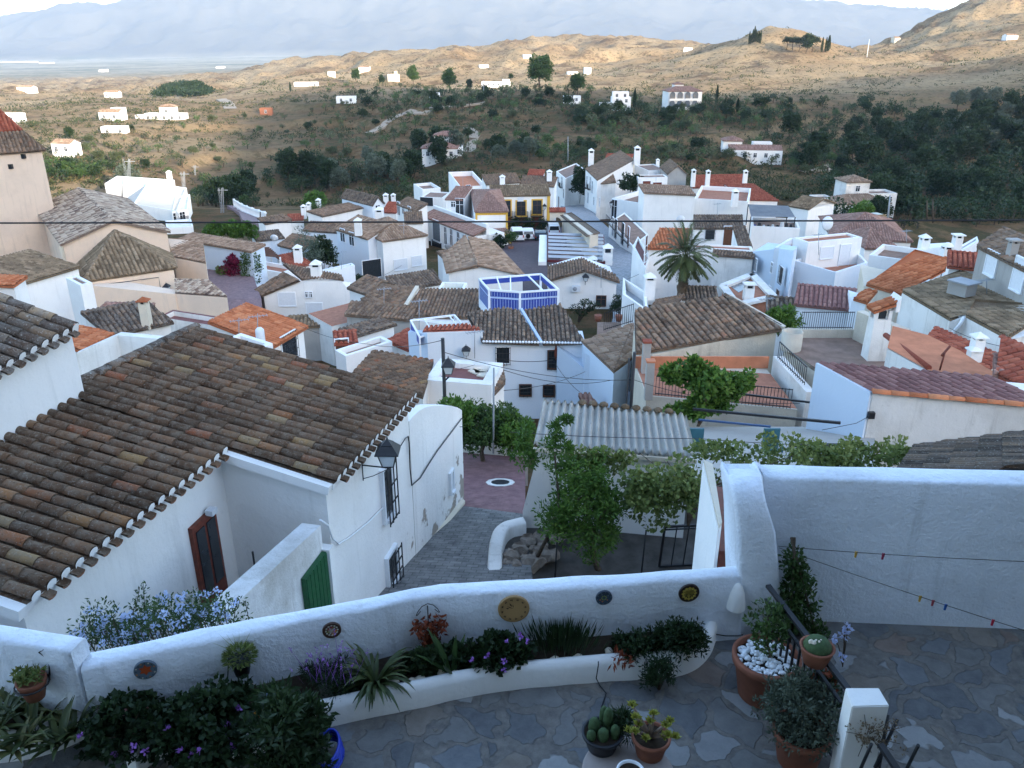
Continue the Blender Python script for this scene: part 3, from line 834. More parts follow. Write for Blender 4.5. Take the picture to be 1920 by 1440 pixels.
def parapet(name, label, F, B, ztop, zi, zo, mat, cat='wall', rnd_=.035):
 """free-form plastered wall with softly rounded top edges"""
 F, B = densify(F), densify(B); bm = BM(); rows = []
 n = len(F)
 for i in range(n):
  f, b = F[i], B[i]; d = (b - f); w = d.length; d.normalize()
  j = lambda s: V((noise.noise((f.x * 3, f.y * 3, s)) * .012, noise.noise((f.x * 3, f.y * 3, s + 9)) * .012, noise.noise((f.x * 2.2, f.y * 2.2, s + 4)) * .012))
  zt = ztop[i * (len(ztop) - 1) // (n - 1)] if isinstance(ztop, list) else ztop
  prof_ = [(0, zi), (0, zt - .25), (0, zt - rnd_), (rnd_ * .35, zt - rnd_ * .3), (rnd_, zt), (w / 2, zt + .008), (w - rnd_, zt), (w - rnd_ * .35, zt - rnd_ * .3), (w, zt - rnd_), (w, zt - .3), (w, zo)]
  rows.append([bm.verts.new(V((f.x, f.y, 0)) + V((d.x, d.y, 0)) * a + V((0, 0, z)) + (j(k) if 0 < k < 10 else V((0, 0, 0)))) for k, (a, z) in enumerate(prof_)])
 for r0, r1 in zip(rows, rows[1:]):
  for k in range(len(r0) - 1):
   f = bm.faces.new((r0[k], r1[k], r1[k + 1], r0[k + 1])); f.smooth = True
 for r in (rows[0], rows[-1]): bm.faces.new(r)
 bmesh.ops.recalc_face_normals(bm, faces=bm.faces[:])
 return tag(link(name, bm, M[mat]), label, cat)
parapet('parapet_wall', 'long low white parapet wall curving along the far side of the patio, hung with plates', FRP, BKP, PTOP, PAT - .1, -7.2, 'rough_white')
zl = .12
LF = [PZ(-260, 1166, zl), PZ(0, 1203, zl), PZ(131, 1222, zl)]; LB = [PZ(-260, 1128, zl), PZ(0, 1169, zl), PZ(161, 1193, zl)]
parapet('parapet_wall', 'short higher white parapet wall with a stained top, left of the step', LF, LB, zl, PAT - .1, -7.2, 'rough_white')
bm = BM()
fl = [V((-12, 1.2, PAT)), V((12, 1.2, PAT)), V((12, 7.4, PAT)), V((WALL_R.x + .3, 7.4, PAT))] + [V((p.x, p.y + .05, PAT)) for p in FRP[::-1]] + [V((LF[1].x, LF[1].y + .1, PAT)), V((-12, LF[0].y + .1, PAT))]
prism(bm, fl, PAT - 6.5); tag(link('patio', bm, [M['paving']]), kind='structure')
hb = empty('house', (0, -3, -7), 'unseen grey house behind the camera, its porch roof and wing added to shade the patio', 'house')
bm = BM(); prism(bm, [V((-9, -.9, 9)), V((9, -.9, 9)), V((9, -8, 9)), V((-9, -8, 9))], -7); link('wall', bm, M['grey'], hb)
bm = BM(); box(bm, (0, .35, 7.6), (18, 2.7, .2)); link('porch_roof', bm, M['grey'], hb)  # unseen slab added overhead to cut skylight on the patio
bm = BM(); prism(bm, [V((6.6, 5.6, 8)), V((12, 5.6, 8)), V((12, -.95, 8)), V((6.6, -.95, 8))], -7); link('added_wing_wall', bm, M['grey'], hb)  # unseen wing added to block skylight from the right
zr = PP(1430, 895, WALL_R, V((0, 1, 0))).z
a0 = PZ(1540, 1165, PAT); a1 = PZ(1920, 1180, PAT)
TF0 = PW(1432, 895, a0, a1); TF1 = PW(1920, 930, a0, a1); ex = TF1 + (TF1 - TF0) * 1.2
zt = TF0.z; ztr = TF1.z
F = [TF0, TF1, ex]; B_ = [PZ(1400, 869, zt), PZ(1920, 899, ztr), None]; B_[2] = B_[1] + (B_[1] - B_[0]) * 1.2
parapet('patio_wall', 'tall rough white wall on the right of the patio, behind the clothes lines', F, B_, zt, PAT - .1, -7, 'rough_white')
bm = BM()
t0l, t0r = PZ(1366, 864, zt - .01), PZ(1432, 895, zt - .01)
secs = []
for pl_, pr_, py_, Y_ in ((1366, 1431, 880, 7.5), (1368, 1431, 893, 7.3), (1371, 1432, 906, 7.19), (1374, 1434, 922, 7.09), (1378, 1439, 946, 7.035), (1382, 1447, 970, 7.005), (1385, 1456, 1000, 6.99), (1387, 1463, 1078, 6.975), (1390, 1470, 1205, 6.97)):
 q_ = PY(pr_, py_, Y_); l_ = PY(pl_, py_, Y_); secs.append((l_, q_))
rows = [[bm.verts.new((l.x, 7.62, l.z)), bm.verts.new((l.x, l.y + .03, l.z - .012)), bm.verts.new(l + V((.035, 0, 0))), bm.verts.new(l.lerp(r_, .5) + V((0, -.004, .006))), bm.verts.new(r_ - V((.035, 0, 0))), bm.verts.new((r_.x, r_.y + .03, r_.z - .012)), bm.verts.new((r_.x, 7.62, r_.z))] for l, r_ in secs]
for p, q in zip(rows, rows[1:]):
 for k in range(6): bm.faces.new((p[k], q[k], q[k + 1], p[k + 1])).smooth = True
bm.faces.new(rows[0]); bm.faces.new(rows[-1])
bmesh.ops.recalc_face_normals(bm, faces=bm.faces[:])
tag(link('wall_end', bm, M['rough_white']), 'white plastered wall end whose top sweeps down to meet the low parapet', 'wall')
bm = BM(); pc = PW(1380, 1128, FRP[-2], FRP[-1]); lathe(bm, [(.1, -.12), (.096, -.05), (.08, .05), (.05, .14), (.02, .18), (0, .185)], pc + V((0, .0, .05)), 16)
tag(link('lamp_cover', bm, M['white']), 'white half-cone plaster lamp cover on the patio wall, right of the plates', 'lamp cover')
bm = BM()
wa = [PY(1312, 870, 9.6), PY(1300, 1070, 7.9)]
zw = wa[0].z
wl0, wl1 = PZ(1318, 868, zw), PZ(1346, 992, zw); wr0 = PZ(1336, 876, zw); wr1 = PZ(1353, 985, zw)
prism(bm, [wl0, wr0, wr1, wl1], -7, 0);
rt = empty('stair_wall', wl0, 'wedge-shaped white stair wall with brown coping, outside the patio left of the swept wall end', 'wall')
link('wall', bm, M['white'], rt)
bm = BM(); prism(bm, [p + V((0, 0, .05)) for p in (wl0 + V((.01, 0, 0)), wr0, wr1, wl1 + V((.01, 0, 0)))], zw + .004); link('coping', bm, M['cream'], rt)
bm = BM(); q0, q1 = PZ(1338, 880, zw - .5), PZ(1362, 872, zw - .5)
prism(bm, [wr0 + V((.01, .1, -.35)), wr0 + V((.6, .1, -.35)), wr1 + V((.6, 0, -.35)), wr1 + V((.01, 0, -.35))], zw - 1.2); link('steps', bm, M['redwood'], rt)
po = [(606, 1366), (700, 1345), (800, 1325), (900, 1303), (1000, 1290), (1100, 1281), (1200, 1274), (1280, 1266), (1325, 1238), (1345, 1195)]
PO = [PZ(x, y, PAT) for x, y in po]
def along(P, k=5):
 out = []
 for i in range(len(P) - 1):
  p0, p1, p2, p3 = P[max(i - 1, 0)], P[i], P[i + 1], P[min(i + 2, len(P) - 1)]
  for j in range(k):
   t = j / k; out.append(V([cr(p0[m], p1[m], p2[m], p3[m], t) for m in range(3)]))
 return out + [P[-1]]
def planter_wall(P, h, th, mat, nm, label):
 P = along(P); bm = BM(); rows = []
 for i, p in enumerate(P):
  d = (P[min(i + 1, len(P) - 1)] - P[max(i - 1, 0)]).normalized(); nn = V((-d.y, d.x, 0))
  pr = [(0, 0), (.0, h - .07), (.025, h - .02), (.06, h), (th - .05, h), (th - .02, h - .02), (th, h - .06), (th, 0)]
  rows.append([bm.verts.new(p + nn * (a + .012 * noise.noise((p.x * 4, p.y * 4, k))) + V((0, 0, z + (.012 * noise.noise((p.x * 3, p.y * 3, k + 5)) if z > .02 else -.02)))) for k, (a, z) in enumerate(pr)])
 for r0, r1 in zip(rows, rows[1:]):
  for k in range(7): bm.faces.new((r0[k], r0[k + 1], r1[k + 1], r1[k])).smooth = True
 bm.faces.new(rows[0]); bm.faces.new(rows[-1])
 bmesh.ops.recalc_face_normals(bm, faces=bm.faces[:])
 r = empty(nm, P[0], label, 'planter'); link('rim', bm, M[mat], r)
 return r, P
pl, POd = planter_wall(PO, .27, .13, 'white', 'planter', 'long white masonry planter bed with dark soil along the foot of the parapet')
bm = BM(); ring = [p + V((0, .1, .2)) for p in POd[:-4]] + [V((WALL_R.x - .35, WALL_R.y + .02, PAT + .2))] + [V((p.x, p.y + .02, PAT + .2)) for p in FRP[::-1] if p.x > PO[0].x]
prism(bm, ring, PAT); link('soil', bm, M['soil'], pl)
lo_ = [PZ(x, y, PAT) for x, y in [(-120, 1450), (0, 1432), (80, 1418), (160, 1385), (190, 1352)]]
pl2, P2 = planter_wall(lo_, .3, .13, 'white', 'planter', 'curved white masonry planter in the lower left corner, full of aloes')
bm = BM(); prism(bm, [p + V((0, .1, .22)) for p in P2] + [V((LF[2].x, LF[2].y + .02, PAT + .22)), V((LF[0].x, LF[0].y + .02, PAT + .22))], PAT); link('soil', bm, M['soil'], pl2)
lo3 = [PZ(x, y, PAT) for x, y in [(260, 1455), (300, 1425), (360, 1418), (440, 1425), (520, 1405), (606, 1366)]]
pl3, P3 = planter_wall(lo3, .27, .13, 'white', 'planter', 'white masonry planter edge under the dark geraniums at the bottom of the picture')
bm = BM(); prism(bm, [p + V((0, .1, .2)) for p in P3] + [V((p.x, p.y + .02, PAT + .2)) for p in FRP[::-1] if p.x < PO[0].x + .3], PAT); link('soil', bm, M['soil'], pl3)
SOIL = PAT + .2
def onwall(px, py, off=.0):
 """point on the inner face of the parapet"""
 best = None
 for a, b in zip(FRP, FRP[1:]):
  p = PW(px, py, a, b)
  if min(a.x, b.x) - .02 <= p.x <= max(a.x, b.x) + .02: best = (p, a, b)
 if best is None: best = (PW(px, py, FRP[0], FRP[1]), FRP[0], FRP[1])
 p, a, b = best; e, n = outward(a, b, (a + b) / 2 + V((0, 1, 0)))
 return p + n * off, e, n
def bush(name, label, c, rx, ry, rz, mat, nclump=50, nleaf=50, L=.06, W=None, flowers=None, nf=0, fl=.03, group=None, cat='plant', cr=.35, low=-.6, fpts=()):
 c = V(c); root = empty(name, c - V((0, 0, rz)), label, cat, group)
 bm, ends = crown(c, rx, ry, rz, nclump, nleaf, L, W, cr, low=low)
 link('foliage', bm, LM[mat], root)
 bm = BM()
 for e in random.sample(ends, min(10, len(ends))): tube(bm, [c - V((0, 0, rz)), c.lerp(e, .5), e], [.012, .008, .003], 4)
 link('stems', bm, M['bark'], root)
 if flowers:
  bm, lay = fol()
  pts = list(fpts) or [c + V((d.x * rx, d.y * ry, abs(d.z) * rz)) * 1.0 for d in [rdir() for _ in range(nf)]]
  for p in pts:
   for _ in range(9): leaf(bm, lay, p + rdir() * fl * .5, rdir() + V((0, -.5, .5)), fl, fl * .8, random.random())
  link('flowers', bm, LM[flowers], root)
 return root
def strap(name, label, c, n, L, W, mat, up=.9, droop=.6, col=(0, 1), cat='plant', group=None, az=(0, 6.283)):
 c = V(c); bm, lay = fol()
 for i in range(n):
  a = random.uniform(*az); l = L * random.uniform(.6, 1.15); d = V((math.cos(a), math.sin(a), 0)); e = random.uniform(.35, 1) * up
  pts = []; p = c + d * .03; v = (d * (1 - e * .7) + V((0, 0, e))).normalized()
  dr = droop * random.uniform(.4, 1.3)
  for k in range(7):
   pts.append(p.copy()); p = p + v * l / 6; v = (v - V((0, 0, dr / 6 * (1 + k * .35)))).normalized()
  s = V((-d.y, d.x, 0)); cc = random.uniform(*col); prev = None
  for k, q in enumerate(pts):
   w = W * (.75 + .5 * math.sin(k / 6 * 3.0)) * (1 - (k / 6) ** 3) * .5 + .002
   cur = (bm.verts.new(q - s * w), bm.verts.new(q - V((0, 0, w * .4))), bm.verts.new(q + s * w))
   if prev:
    for m in (0, 1):
     f = bm.faces.new((prev[m], prev[m + 1], cur[m + 1], cur[m])); f[lay] = min(1, cc * .8 + .2 * (k / 6)); f.smooth = True
   prev = cur
 return tag(link(name, bm, LM[mat], loc=None), label, cat, group)
for i, (px, py, n, L) in enumerate([(40, 1340, 26, .42), (95, 1335, 26, .40), (30, 1405, 20, .30), (110, 1395, 22, .34), (60, 1375, 18, .36), (-10, 1370, 20, .4), (140, 1365, 16, .3)]):
 strap('aloe', ['broad green aloe', 'tall pale aloe', 'small dark aloe at the planter edge', 'spiky aloe hanging over the white planter rim', 'aloe in the middle of the clump', 'aloe cut by the left picture edge', 'narrow aloe next to the geraniums'][i] + ' in the lower left bed',
    PZ(px, py, PAT + .28), n + 8, L, .038, 'aloe', .8, .65, (0, .9), 'aloe', 'aloes in the lower left bed')
for i, (px, py, r, h) in enumerate([(235, 1370, .34, .36), (330, 1360, .36, .34), (420, 1330, .26, .42), (250, 1330, .24, .30), (400, 1390, .3, .3)]):
 c = PZ(px, py + 8, PAT + .30); h *= .8
 fp = [c + V((random.uniform(-r, r), random.uniform(-r, .1), random.uniform(.0, h))) for _ in range(4)]
 bush('geranium', ['dark geranium spilling over the left planter', 'dark geranium with pink flowers beside the tall one', 'tall dark geranium against the parapet with a purple flower', 'pink-flowered geranium under the small star plate', 'low dark geranium above the white planter edge'][i], c, r, r * .8, h, 'dark', 36, 60, .055, .05, 'purple' if i != 3 else 'pink', 4, .035, 'geraniums in the left bed', fpts=fp)
bush('shrub', 'large leafy green shrub at the bottom of the picture beside the blue hose', PZ(535, 1385, PAT + .42), .36, .34, .44, 'dark', 60, 70, .085, .03)
bush('lavender_bush', 'grey-green lavender bush with thin flower spikes left of the strap-leaved plant', PZ(625, 1275, PAT + .3), .27, .16, .18, 'dark', 40, 80, .06, .008)
bm, lay = fol()
for i in range(30):
 b0 = PZ(random.uniform(570, 690), random.uniform(1255, 1290), PAT + .4); d = V((random.uniform(-.5, .5), random.uniform(-.2, .35), 1)).normalized(); L = random.uniform(.2, .42)
 leaf(bm, lay, b0, d, L, .006, .3)
 for k in range(6): leaf(bm, lay, b0 + d * L * (.88 + .03 * k), rdir() + d, .022, .012, random.random())
lv = bpy.data.objects['lavender_bush']; link('flower_spikes', bm, LM['purple'], lv)
strap('agapanthus', 'strap-leaved plant with yellowing leaves drooping over the planter rim', PZ(705, 1278, SOIL + .04), 60, .44, .03, 'aloe', .9, 1.05, (0, 1), 'plant')
for i, (px, py, r, h, m) in enumerate([(790, 1258, .2, .24, 'dark'), (850, 1245, .2, .22, 'dark')]):
 bush('leafy_plant', ['small dark leafy plant under the hanging red basket', 'dark leafy plant with a pale pink lily beside it'][i], PZ(px, py - 16, SOIL + .1), r, r * .6, h * .6, m, 26, 50, .05, .045, group='plants in the long planter')
strap('lily_plant', 'upright lily with long green blades and one pale pink flower', PZ(848, 1262, SOIL + .03), 10, .46, .05, 'mid', 1.3, .25, (0, .6), 'plant')
bush('geranium', 'purple-flowered geranium in the middle of the long planter below the clock-like plate', PZ(935, 1225, SOIL + .12), .32, .14, .18, 'dark', 60, 60, .055, .05, 'purple', 8, .032,
  fpts=[PZ(950, 1203, SOIL + .42), PZ(976, 1192, SOIL + .45), PZ(991, 1202, SOIL + .42), PZ(886, 1239, SOIL + .32), PZ(912, 1229, SOIL + .35), PZ(946, 1240, SOIL + .32), PZ(946, 1256, SOIL + .25)])
bm, lay = fol()
cc = PZ(1052, 1220, SOIL)
for i in range(900):
 p = cc + V((random.gauss(0, .15), random.gauss(0, .06), 0)); d = V((p.x - cc.x, p.y - cc.y, random.uniform(.5, 1.2))).normalized(); leaf(bm, lay, p + V((0, 0, random.uniform(0, .2))), d, random.uniform(.10, .22), .012, random.random())
tag(link('rosemary_bush', bm, LM['dark']), 'dark upright rosemary bush in the planter right of the purple geranium', 'bush')
bush('shrub', 'feathery dark green shrub at the right end of the long planter', PZ(1275, 1200, SOIL + .13), .3, .15, .2, 'dark', 60, 80, .05, .016)
bush('shrub', 'low grey-green shrub between the rosemary and the feathery shrub', PZ(1185, 1212, SOIL + .1), .26, .13, .15, 'dark', 40, 60, .045, .018)
bush('trailing_plant', 'dark trailing plant hanging over the rim near the right end of the planter', PZ(1238, 1262, PAT + .2), .16, .12, .22, 'dark', 26, 60, .045, .014)
bm, lay = fol()
for i in range(40): leaf(bm, lay, PZ(1165 + random.uniform(-18, 18), 1235 + random.uniform(-14, 14), SOIL + .1), rdir(), .09, .025, random.random())
tag(link('succulent', bm, LM['rust']), 'small red-leaved succulent on the planter rim', 'plant')
bm = BM()
for i in range(16):
 p = PZ(random.uniform(780, 1240), 0, 0) if 0 else PO[1].lerp(PO[7], random.random()) + V((0, random.uniform(.16, .24), .2)); lathe(bm, [(0, -.02), (.05, 0), (.055, .02), (.03, .045), (0, .05)], p, 7, sx=random.uniform(.7, 1.2))
tag(link('stones', bm, M['cream']), 'pale loose stones lying in the planter soil', 'stones', kind='stuff')
pb = []
for i in range(70):
 px = random.uniform(150, 430); py = 1215 - (px - 150) * .2 - abs(random.gauss(0, 27))
 pb.append(PY(px, py, 7.6 + random.uniform(0, .7)))
bm, lay = fol(); bs = BM()
root = empty('plumbago', PY(290, 1250, 7.8), 'sprawling plumbago bush with pale blue flowers just outside the parapet', 'bush')
fb, flay = fol()
for p in pb:
 clump(bm, lay, p, .17, 60, .055, .022)
 tube(bs, [V((p.x * .97, p.y, -2.0)), p.lerp(V((p.x, p.y, -1.5)), .4), p], [.008, .006, .002], 4)
 if random.random() < .8:
  for _ in range(random.randint(1, 3)):
   q = p + rdir() * .16 + V((0, -.06, .06)); clump(fb, flay, q, .042, 20, .032, .03, upb=.5)
for k in range(9):
 px = (175, 190, 255, 262, 268, 300, 355, 445, 460)[k]; py = (1150, 1160, 1130, 1100, 1092, 1140, 1122, 1120, 1126)[k]
 p = PY(px, py, 7.9); q = PY(px + random.uniform(-20, 20), py + 60, 7.9); tube(bs, [q, p], .004, 4)
 for _ in range(46): leaf(bm, lay, p.lerp(q, random.random()) + rdir() * .04, rdir() + V((0, 0, .6)), .055, .02, random.random())
link('leaves', bm, LM['mid'], root); link('flowers', fb, LM['plumbago'], root); link('stems', bs, M['bark'], root)
def disc(bm, c, e, n, r, h, mi=0, seg=28, dish=.25):
 up = V((0, 0, 1)); rings = []
 for rr, hh in ((r, 0), (r, h), (r * .93, h * 1.15), (r * .72, h * (1 - dish)), (0, h * (1 - dish))):
  if rr == 0: rings.append([bm.verts.new(c + n * hh)])
  else: rings.append([bm.verts.new(c + (e * math.cos(2 * math.pi * k / seg) + up * math.sin(2 * math.pi * k / seg)) * rr + n * hh) for k in range(seg)])
 for a, b in zip(rings, rings[1:]):
  for k in range(seg):
   k2 = (k + 1) % seg
   f = bm.faces.new((a[k], a[k2], b[0])) if len(b) == 1 else bm.faces.new((a[k], a[k2], b[k2], b[k]))
   f.material_index = mi; f.smooth = True
def petal(bm, c, e, n, ang, r0, r1, w, h, mi):
 up = V((0, 0, 1)); d = e * math.cos(ang) + up * math.sin(ang); s = e * -math.sin(ang) + up * math.cos(ang)
 p = [c + d * r0, c + d * (r0 + r1) / 2 + s * w, c + d * r1, c + d * (r0 + r1) / 2 - s * w]
 face(bm, [q + n * h for q in p], mi)
def plate(px, py, r, label, cols, deco):
 c, e, n = onwall(px, py, .0)
 root = empty('wall_plate', c, label, 'plate', 'ceramic plates hung on the parapet')
 bm = BM(); disc(bm, c, e, n, r, .022, 0); link('plate', bm, plain('glaze', cols[0], .3, .5, .06), root)
 bm = BM(); mats = [plain('glaze', q, .3, .5, .05) for q in cols[1:]]
 for d in deco: petal(bm, c, e, n, R(d[0]), d[1] * r, d[2] * r, d[3] * r, .0262 if d[2] > .74 else .0182, d[4])
 link('painted_pattern', bm, mats, root)
st = [(a * 60 + 30, .0, .62, .17, 0) for a in range(6)] + [(a * 45 + 20, .72, .92, .09, 1 if a % 2 else 2) for a in range(8)] + [(a * 45 + 42, .7, .9, .06, 3) for a in range(8)]
plate(273, 1254, .098, 'small round plate with a red star in the middle, leftmost on the parapet', [(.10, .14, .18), (.40, .07, .02), (.55, .52, .42), (.5, .2, .03), (.02, .05, .07)], st)
plate(622, 1180, .088, 'small plate painted with orange fruit and a dark rim, between the two hanging baskets', [(.07, .035, .02), (.60, .58, .50), (.55, .17, .02), (.30, .30, .05), (.35, .02, .03)],
   [(a * 30, .50, .74, .15, 0) for a in range(12)] + [(a * 40, 0, .5, .2, 0) for a in range(9)] + [(-40, .1, .6, .2, 1), (-80, .1, .6, .18, 1), (-10, .15, .6, .16, 1), (200, .1, .6, .18, 2), (150, .1, .6, .16, 3), (90, .1, .6, .18, 3), (60, .2, .55, .1, 2)])
tk = [(a * 30 + 8, .66 if a % 3 else .62, .86, .028, 0) for a in range(12)] + [(a * 30 + 14, .68, .82, .05, 0) for a in range(12)] + [(150, .05, .5, .03, 0), (120, .2, .55, .05, 0), (100, .1, .4, .025, 0), (170, .3, .5, .05, 0)]
plate(963, 1140, .158, 'large sand-coloured plate marked like a clock face, biggest on the parapet', [(.40, .25, .11), (.05, .03, .02)], tk)
plate(1132, 1119, .084, 'small dark blue plate with tiny coloured flowers, between the clock-like plate and the leaf plate', [(.035, .055, .085), (.5, .15, .03), (.25, .30, .08), (.16, .24, .30)],
   [(a * 45, .15, .40, .09, 1) for a in range(8)] + [(a * 36 + 10, .74, .92, .07, 2) for a in range(10)] + [(210, .4, .66, .12, 0), (250, .42, .66, .12, 0), (-40, .44, .64, .1, 0), (30, .44, .64, .08, 2), (120, .44, .64, .08, 2)])
plate(1291, 1110, .108, 'round plate with four dark leaves on yellow, rightmost on the parapet', [(.03, .018, .015), (.40, .30, .06), (.03, .025, .02), (.42, .20, .05)],
   [(a * 30, .40, .78, .18, 0) for a in range(12)] + [(a * 45, .0, .5, .25, 0) for a in range(8)] + [(a * 90 + 40, .05, .70, .13, 1) for a in range(4)])
def hook(c, e, n, s, root):
 bm = BM(); up = V((0, 0, 1))
 tube(bm, [c + n * .01 - up * .12 * s, c + n * .01 + up * .06 * s], .006, 5)
 for sg in (-1, 1):
  tube(bm, [c + n * .012 + e * sg * s * (.0 + .09 * math.sin(t * .5)) + up * s * (.03 + .05 * math.cos(t * .9)) for t in range(6)], .004, 5)
 link('iron_hook', bm, M['iron'], root)
c, e, n = onwall(803, 1170, .09)
root = empty('hanging_basket', c - V((0, 0, .2)), 'hanging wall basket of rust-red dried leaves on an iron hook', 'hanging plant')
bm, lay = fol()
for i in range(420):
 t = random.random(); w = .17 * (1 - t) ** .7 + .02
 p = c + e * random.uniform(-w, w) + n * random.uniform(-.05, .08) + V((0, 0, .13 - .33 * t)); leaf(bm, lay, p, rdir() - V((0, 0, .2)), .06, .028, random.random())
link('leaves', bm, LM['rust'], root); hook(c + V((0, 0, .16)) - n * .08, e, n, 1.3, root)
bm = BM(); tube(bm, [c + V((-.06, 0, -.1)), c + V((-.06, .03, -.42))], .006, 5); link('stem', bm, M['bark'], root)
c, e, n = onwall(451, 1228, .10)
root = empty('hanging_pot', c - V((0, 0, .1)), 'black pot of dry tufted plant hung on the parapet beside a black cable', 'hanging pot')
bm = BM(); lathe(bm, [(.0, -.13), (.065, -.13), (.095, .03), (.10, .04), (.085, .04), (.08, .02), (0, .02)], c, 16); link('pot', bm, M['blackpot'], root)
bm, lay = fol()
for i in range(520):
 d = rdir(); d.z = abs(d.z) * .8; leaf(bm, lay, c + d * .11 + V((0, 0, .05)), d + rdir() * .5, .07, .012, random.random())
for i in range(26):
 d = V((random.uniform(-1, 1.6), -.1, random.uniform(.3, 1))).normalized(); leaf(bm, lay, c + V((0, 0, .1)), d, random.uniform(.15, .34), .005, .9)
link('foliage', bm, LM['vine'], root)
c = PW(75, 1262, LF[1], LF[2]) + V((0, -.13, 0))
root = empty('hanging_pot', c - V((0, 0, .1)), 'terracotta pot of pale succulents in an iron wall ring above the aloes', 'hanging pot')
bm = BM(); lathe(bm, [(0, -.15), (.075, -.15), (.12, .02), (.125, .05), (.105, .05), (.1, .03), (0, .03)], c, 18); link('pot', bm, M['terracotta'], root)
bm = BM(); tube(bm, [c + V((.135 * math.cos(k * .35), .135 * math.sin(k * .35), 0)) for k in range(19)], .009, 5)
tube(bm, [c + V((.10, .1, 0)), c + V((.12, .12, .16)), c + V((.05, .12, .24)), c + V((.1, .12, .27))], .008, 5); link('iron_hook', bm, M['iron'], root)
bm, lay = fol()
for i in range(34):
 p = c + V((random.uniform(-.12, .1), random.uniform(-.09, .07), .06 + random.random() * .06))
 for _ in range(9): leaf(bm, lay, p, rdir() + V((0, 0, .6)), .06, .022, random.random())
link('rosettes', bm, LM['vine'], root)
def pot(root, c, r, h, mat, rim=.03, soil='soil'):
 bm = BM(); lathe(bm, [(0, 0), (r * .70, 0), (r * .72, .01), (r * .93, h * .82), (r * 1.02, h * .84), (r * 1.04, h * .98), (r * 1.0, h), (r * .90, h), (r * .88, h * .86), (0, h * .86)], c, 32)
 link('pot', bm, M[mat], root)
 bm = BM(); lathe(bm, [(r * .885, h * .87), (0, h * .885)], c, 24); link('soil', bm, M[soil], root)
c = PZ(1427, 1300, PAT); rp = .31; hp = .47
root = empty('potted_tree', c, 'young citrus tree in a big terracotta pot topped with white pebbles', 'potted tree')
pot(root, c, rp, hp, 'terracotta')
bm = BM()
for i in range(260):
 a, q = random.uniform(0, 6.283), rp * .86 * math.sqrt(random.random()); s = random.uniform(.016, .028)
 lathe(bm, [(0, -s * .5), (s, 0), (s * .8, s * .5), (0, s * .75)], c + V((q * math.cos(a), q * math.sin(a), hp * .90 + random.uniform(0, .02))), 6, sx=random.uniform(.8, 1.3))
link('pebbles', bm, M['whitepaint'], root)
ct = c + V((-.02, .05, hp + .30))
bm, ends = crown(ct, .17, .17, .27, 26, 30, .055, .026, .4); link('crown', bm, LM['mid'], root)
link('trunk', trunk(c + V((.03, 0, hp * .86)), ct + V((0, 0, .1)), .016, .010, ends, 6), M['bark'], root)
c = PZ(1494, 1425, PAT); root = empty('potted_shrub', c, 'bushy grey-green shrub in a dark pot left of the white post', 'potted shrub')
pot(root, c, .24, .36, 'terracotta')
bm, ends = crown(c + V((.0, .06, .50)), .33, .3, .27, 80, 70, .045, .018, .32); link('crown', bm, LM['grey'], root)
c0 = PZ(1178, 1440, PAT); zt0 = PAT + .32
tb = PZ(1178, 1447, zt0)
root = empty('plant_table', (tb.x, tb.y, PAT), 'round pale stone plant stand carrying the cactus pots at the bottom of the picture', 'table')
bm = BM(); lathe(bm, [(0, -.06), (.36, -.06), (.38, -.04), (.38, -.01), (.36, 0), (0, 0)], tb, 40); link('top', bm, plain('pale_terrazzo', (.34, .285, .26), .7, .2, .1), root)
bm = BM(); lathe(bm, [(.2, PAT - zt0), (.16, -.2), (.2, -.06)], tb, 20); link('foot', bm, M['cream'], root)
def potp(nm, label, px, py, r, h, mat):
 c = PZ(px, py, zt0); rt = empty(nm, c, label, 'potted plant', 'pots on the round stand'); pot(rt, c, r, h, mat); return rt, c
rt, c = potp('potted_succulent', 'tree aeonium with yellow-green rosettes in a terracotta pot on the round stand', 1218, 1412, .16, .2, 'terracotta')
bs = BM(); bm, lay = fol()
for px, py, hh in [(1185, 1322, .55), (1192, 1345, .5), (1197, 1358, .42), (1225, 1338, .5), (1218, 1352, .46), (1248, 1360, .44), (1256, 1352, .46), (1252, 1378, .36), (1266, 1382, .34), (1178, 1370, .36), (1190, 1372, .4), (1210, 1385, .3), (1245, 1382, .3)]:
 p = PZ(px, py, zt0 + hh); tube(bs, [c + V((0, 0, .18)), c.lerp(p, .5) + V((0, 0, .1)), p], [.016, .013, .01], 6)
 for k in range(26):
  a = k * 2.4; t = k / 26; leaf(bm, lay, p, V((math.cos(a), math.sin(a) - .1, .25 + t * 1.4)), .058 * (1 - t * .5), .034, random.random() * .6 + .4 * t)
link('rosettes', bm, LM['yellow'], rt); link('stems', bs, plain('pale_stem', (.26, .19, .15)), rt)
M['cactus'] = plain('cactus_skin', (.05, .085, .035), .7, .2, .3, 30)
rt, c = potp('potted_cactus', 'group of small cacti in a round pot on the left of the round stand', 1128, 1400, .17, .17, 'blackpot')
bm = BM()
for i, (dx, dy, h_, r_) in enumerate([(-.07, .02, .16, .05), (.05, .05, .24, .045), (.0, -.06, .12, .05), (.1, -.04, .14, .04), (.02, .11, .2, .04), (-.1, -.06, .1, .04)]):
 lathe(bm, [(r_ * .8, 0), (r_, h_ * .4), (r_ * .9, h_ * .75), (r_ * .5, h_ * .95), (0, h_)], c + V((dx, dy, .14)), 10)
link('cacti', bm, M['cactus'], rt)
bush('spiky_plant', 'dark spiky plant standing behind the cacti on the round stand', PZ(1162, 1365, zt0 + .14), .14, .12, .16, 'dark', 18, 60, .08, .01, group='pots on the round stand')
rt, c = potp('jug', 'white glazed jug with a brown inside at the front of the round stand', 1180, 1476, .11, .18, 'whitepaint')
bm = BM(); lathe(bm, [(.085, .152), (0, .155)], c, 20); link('contents', bm, M['brownwood'], rt)
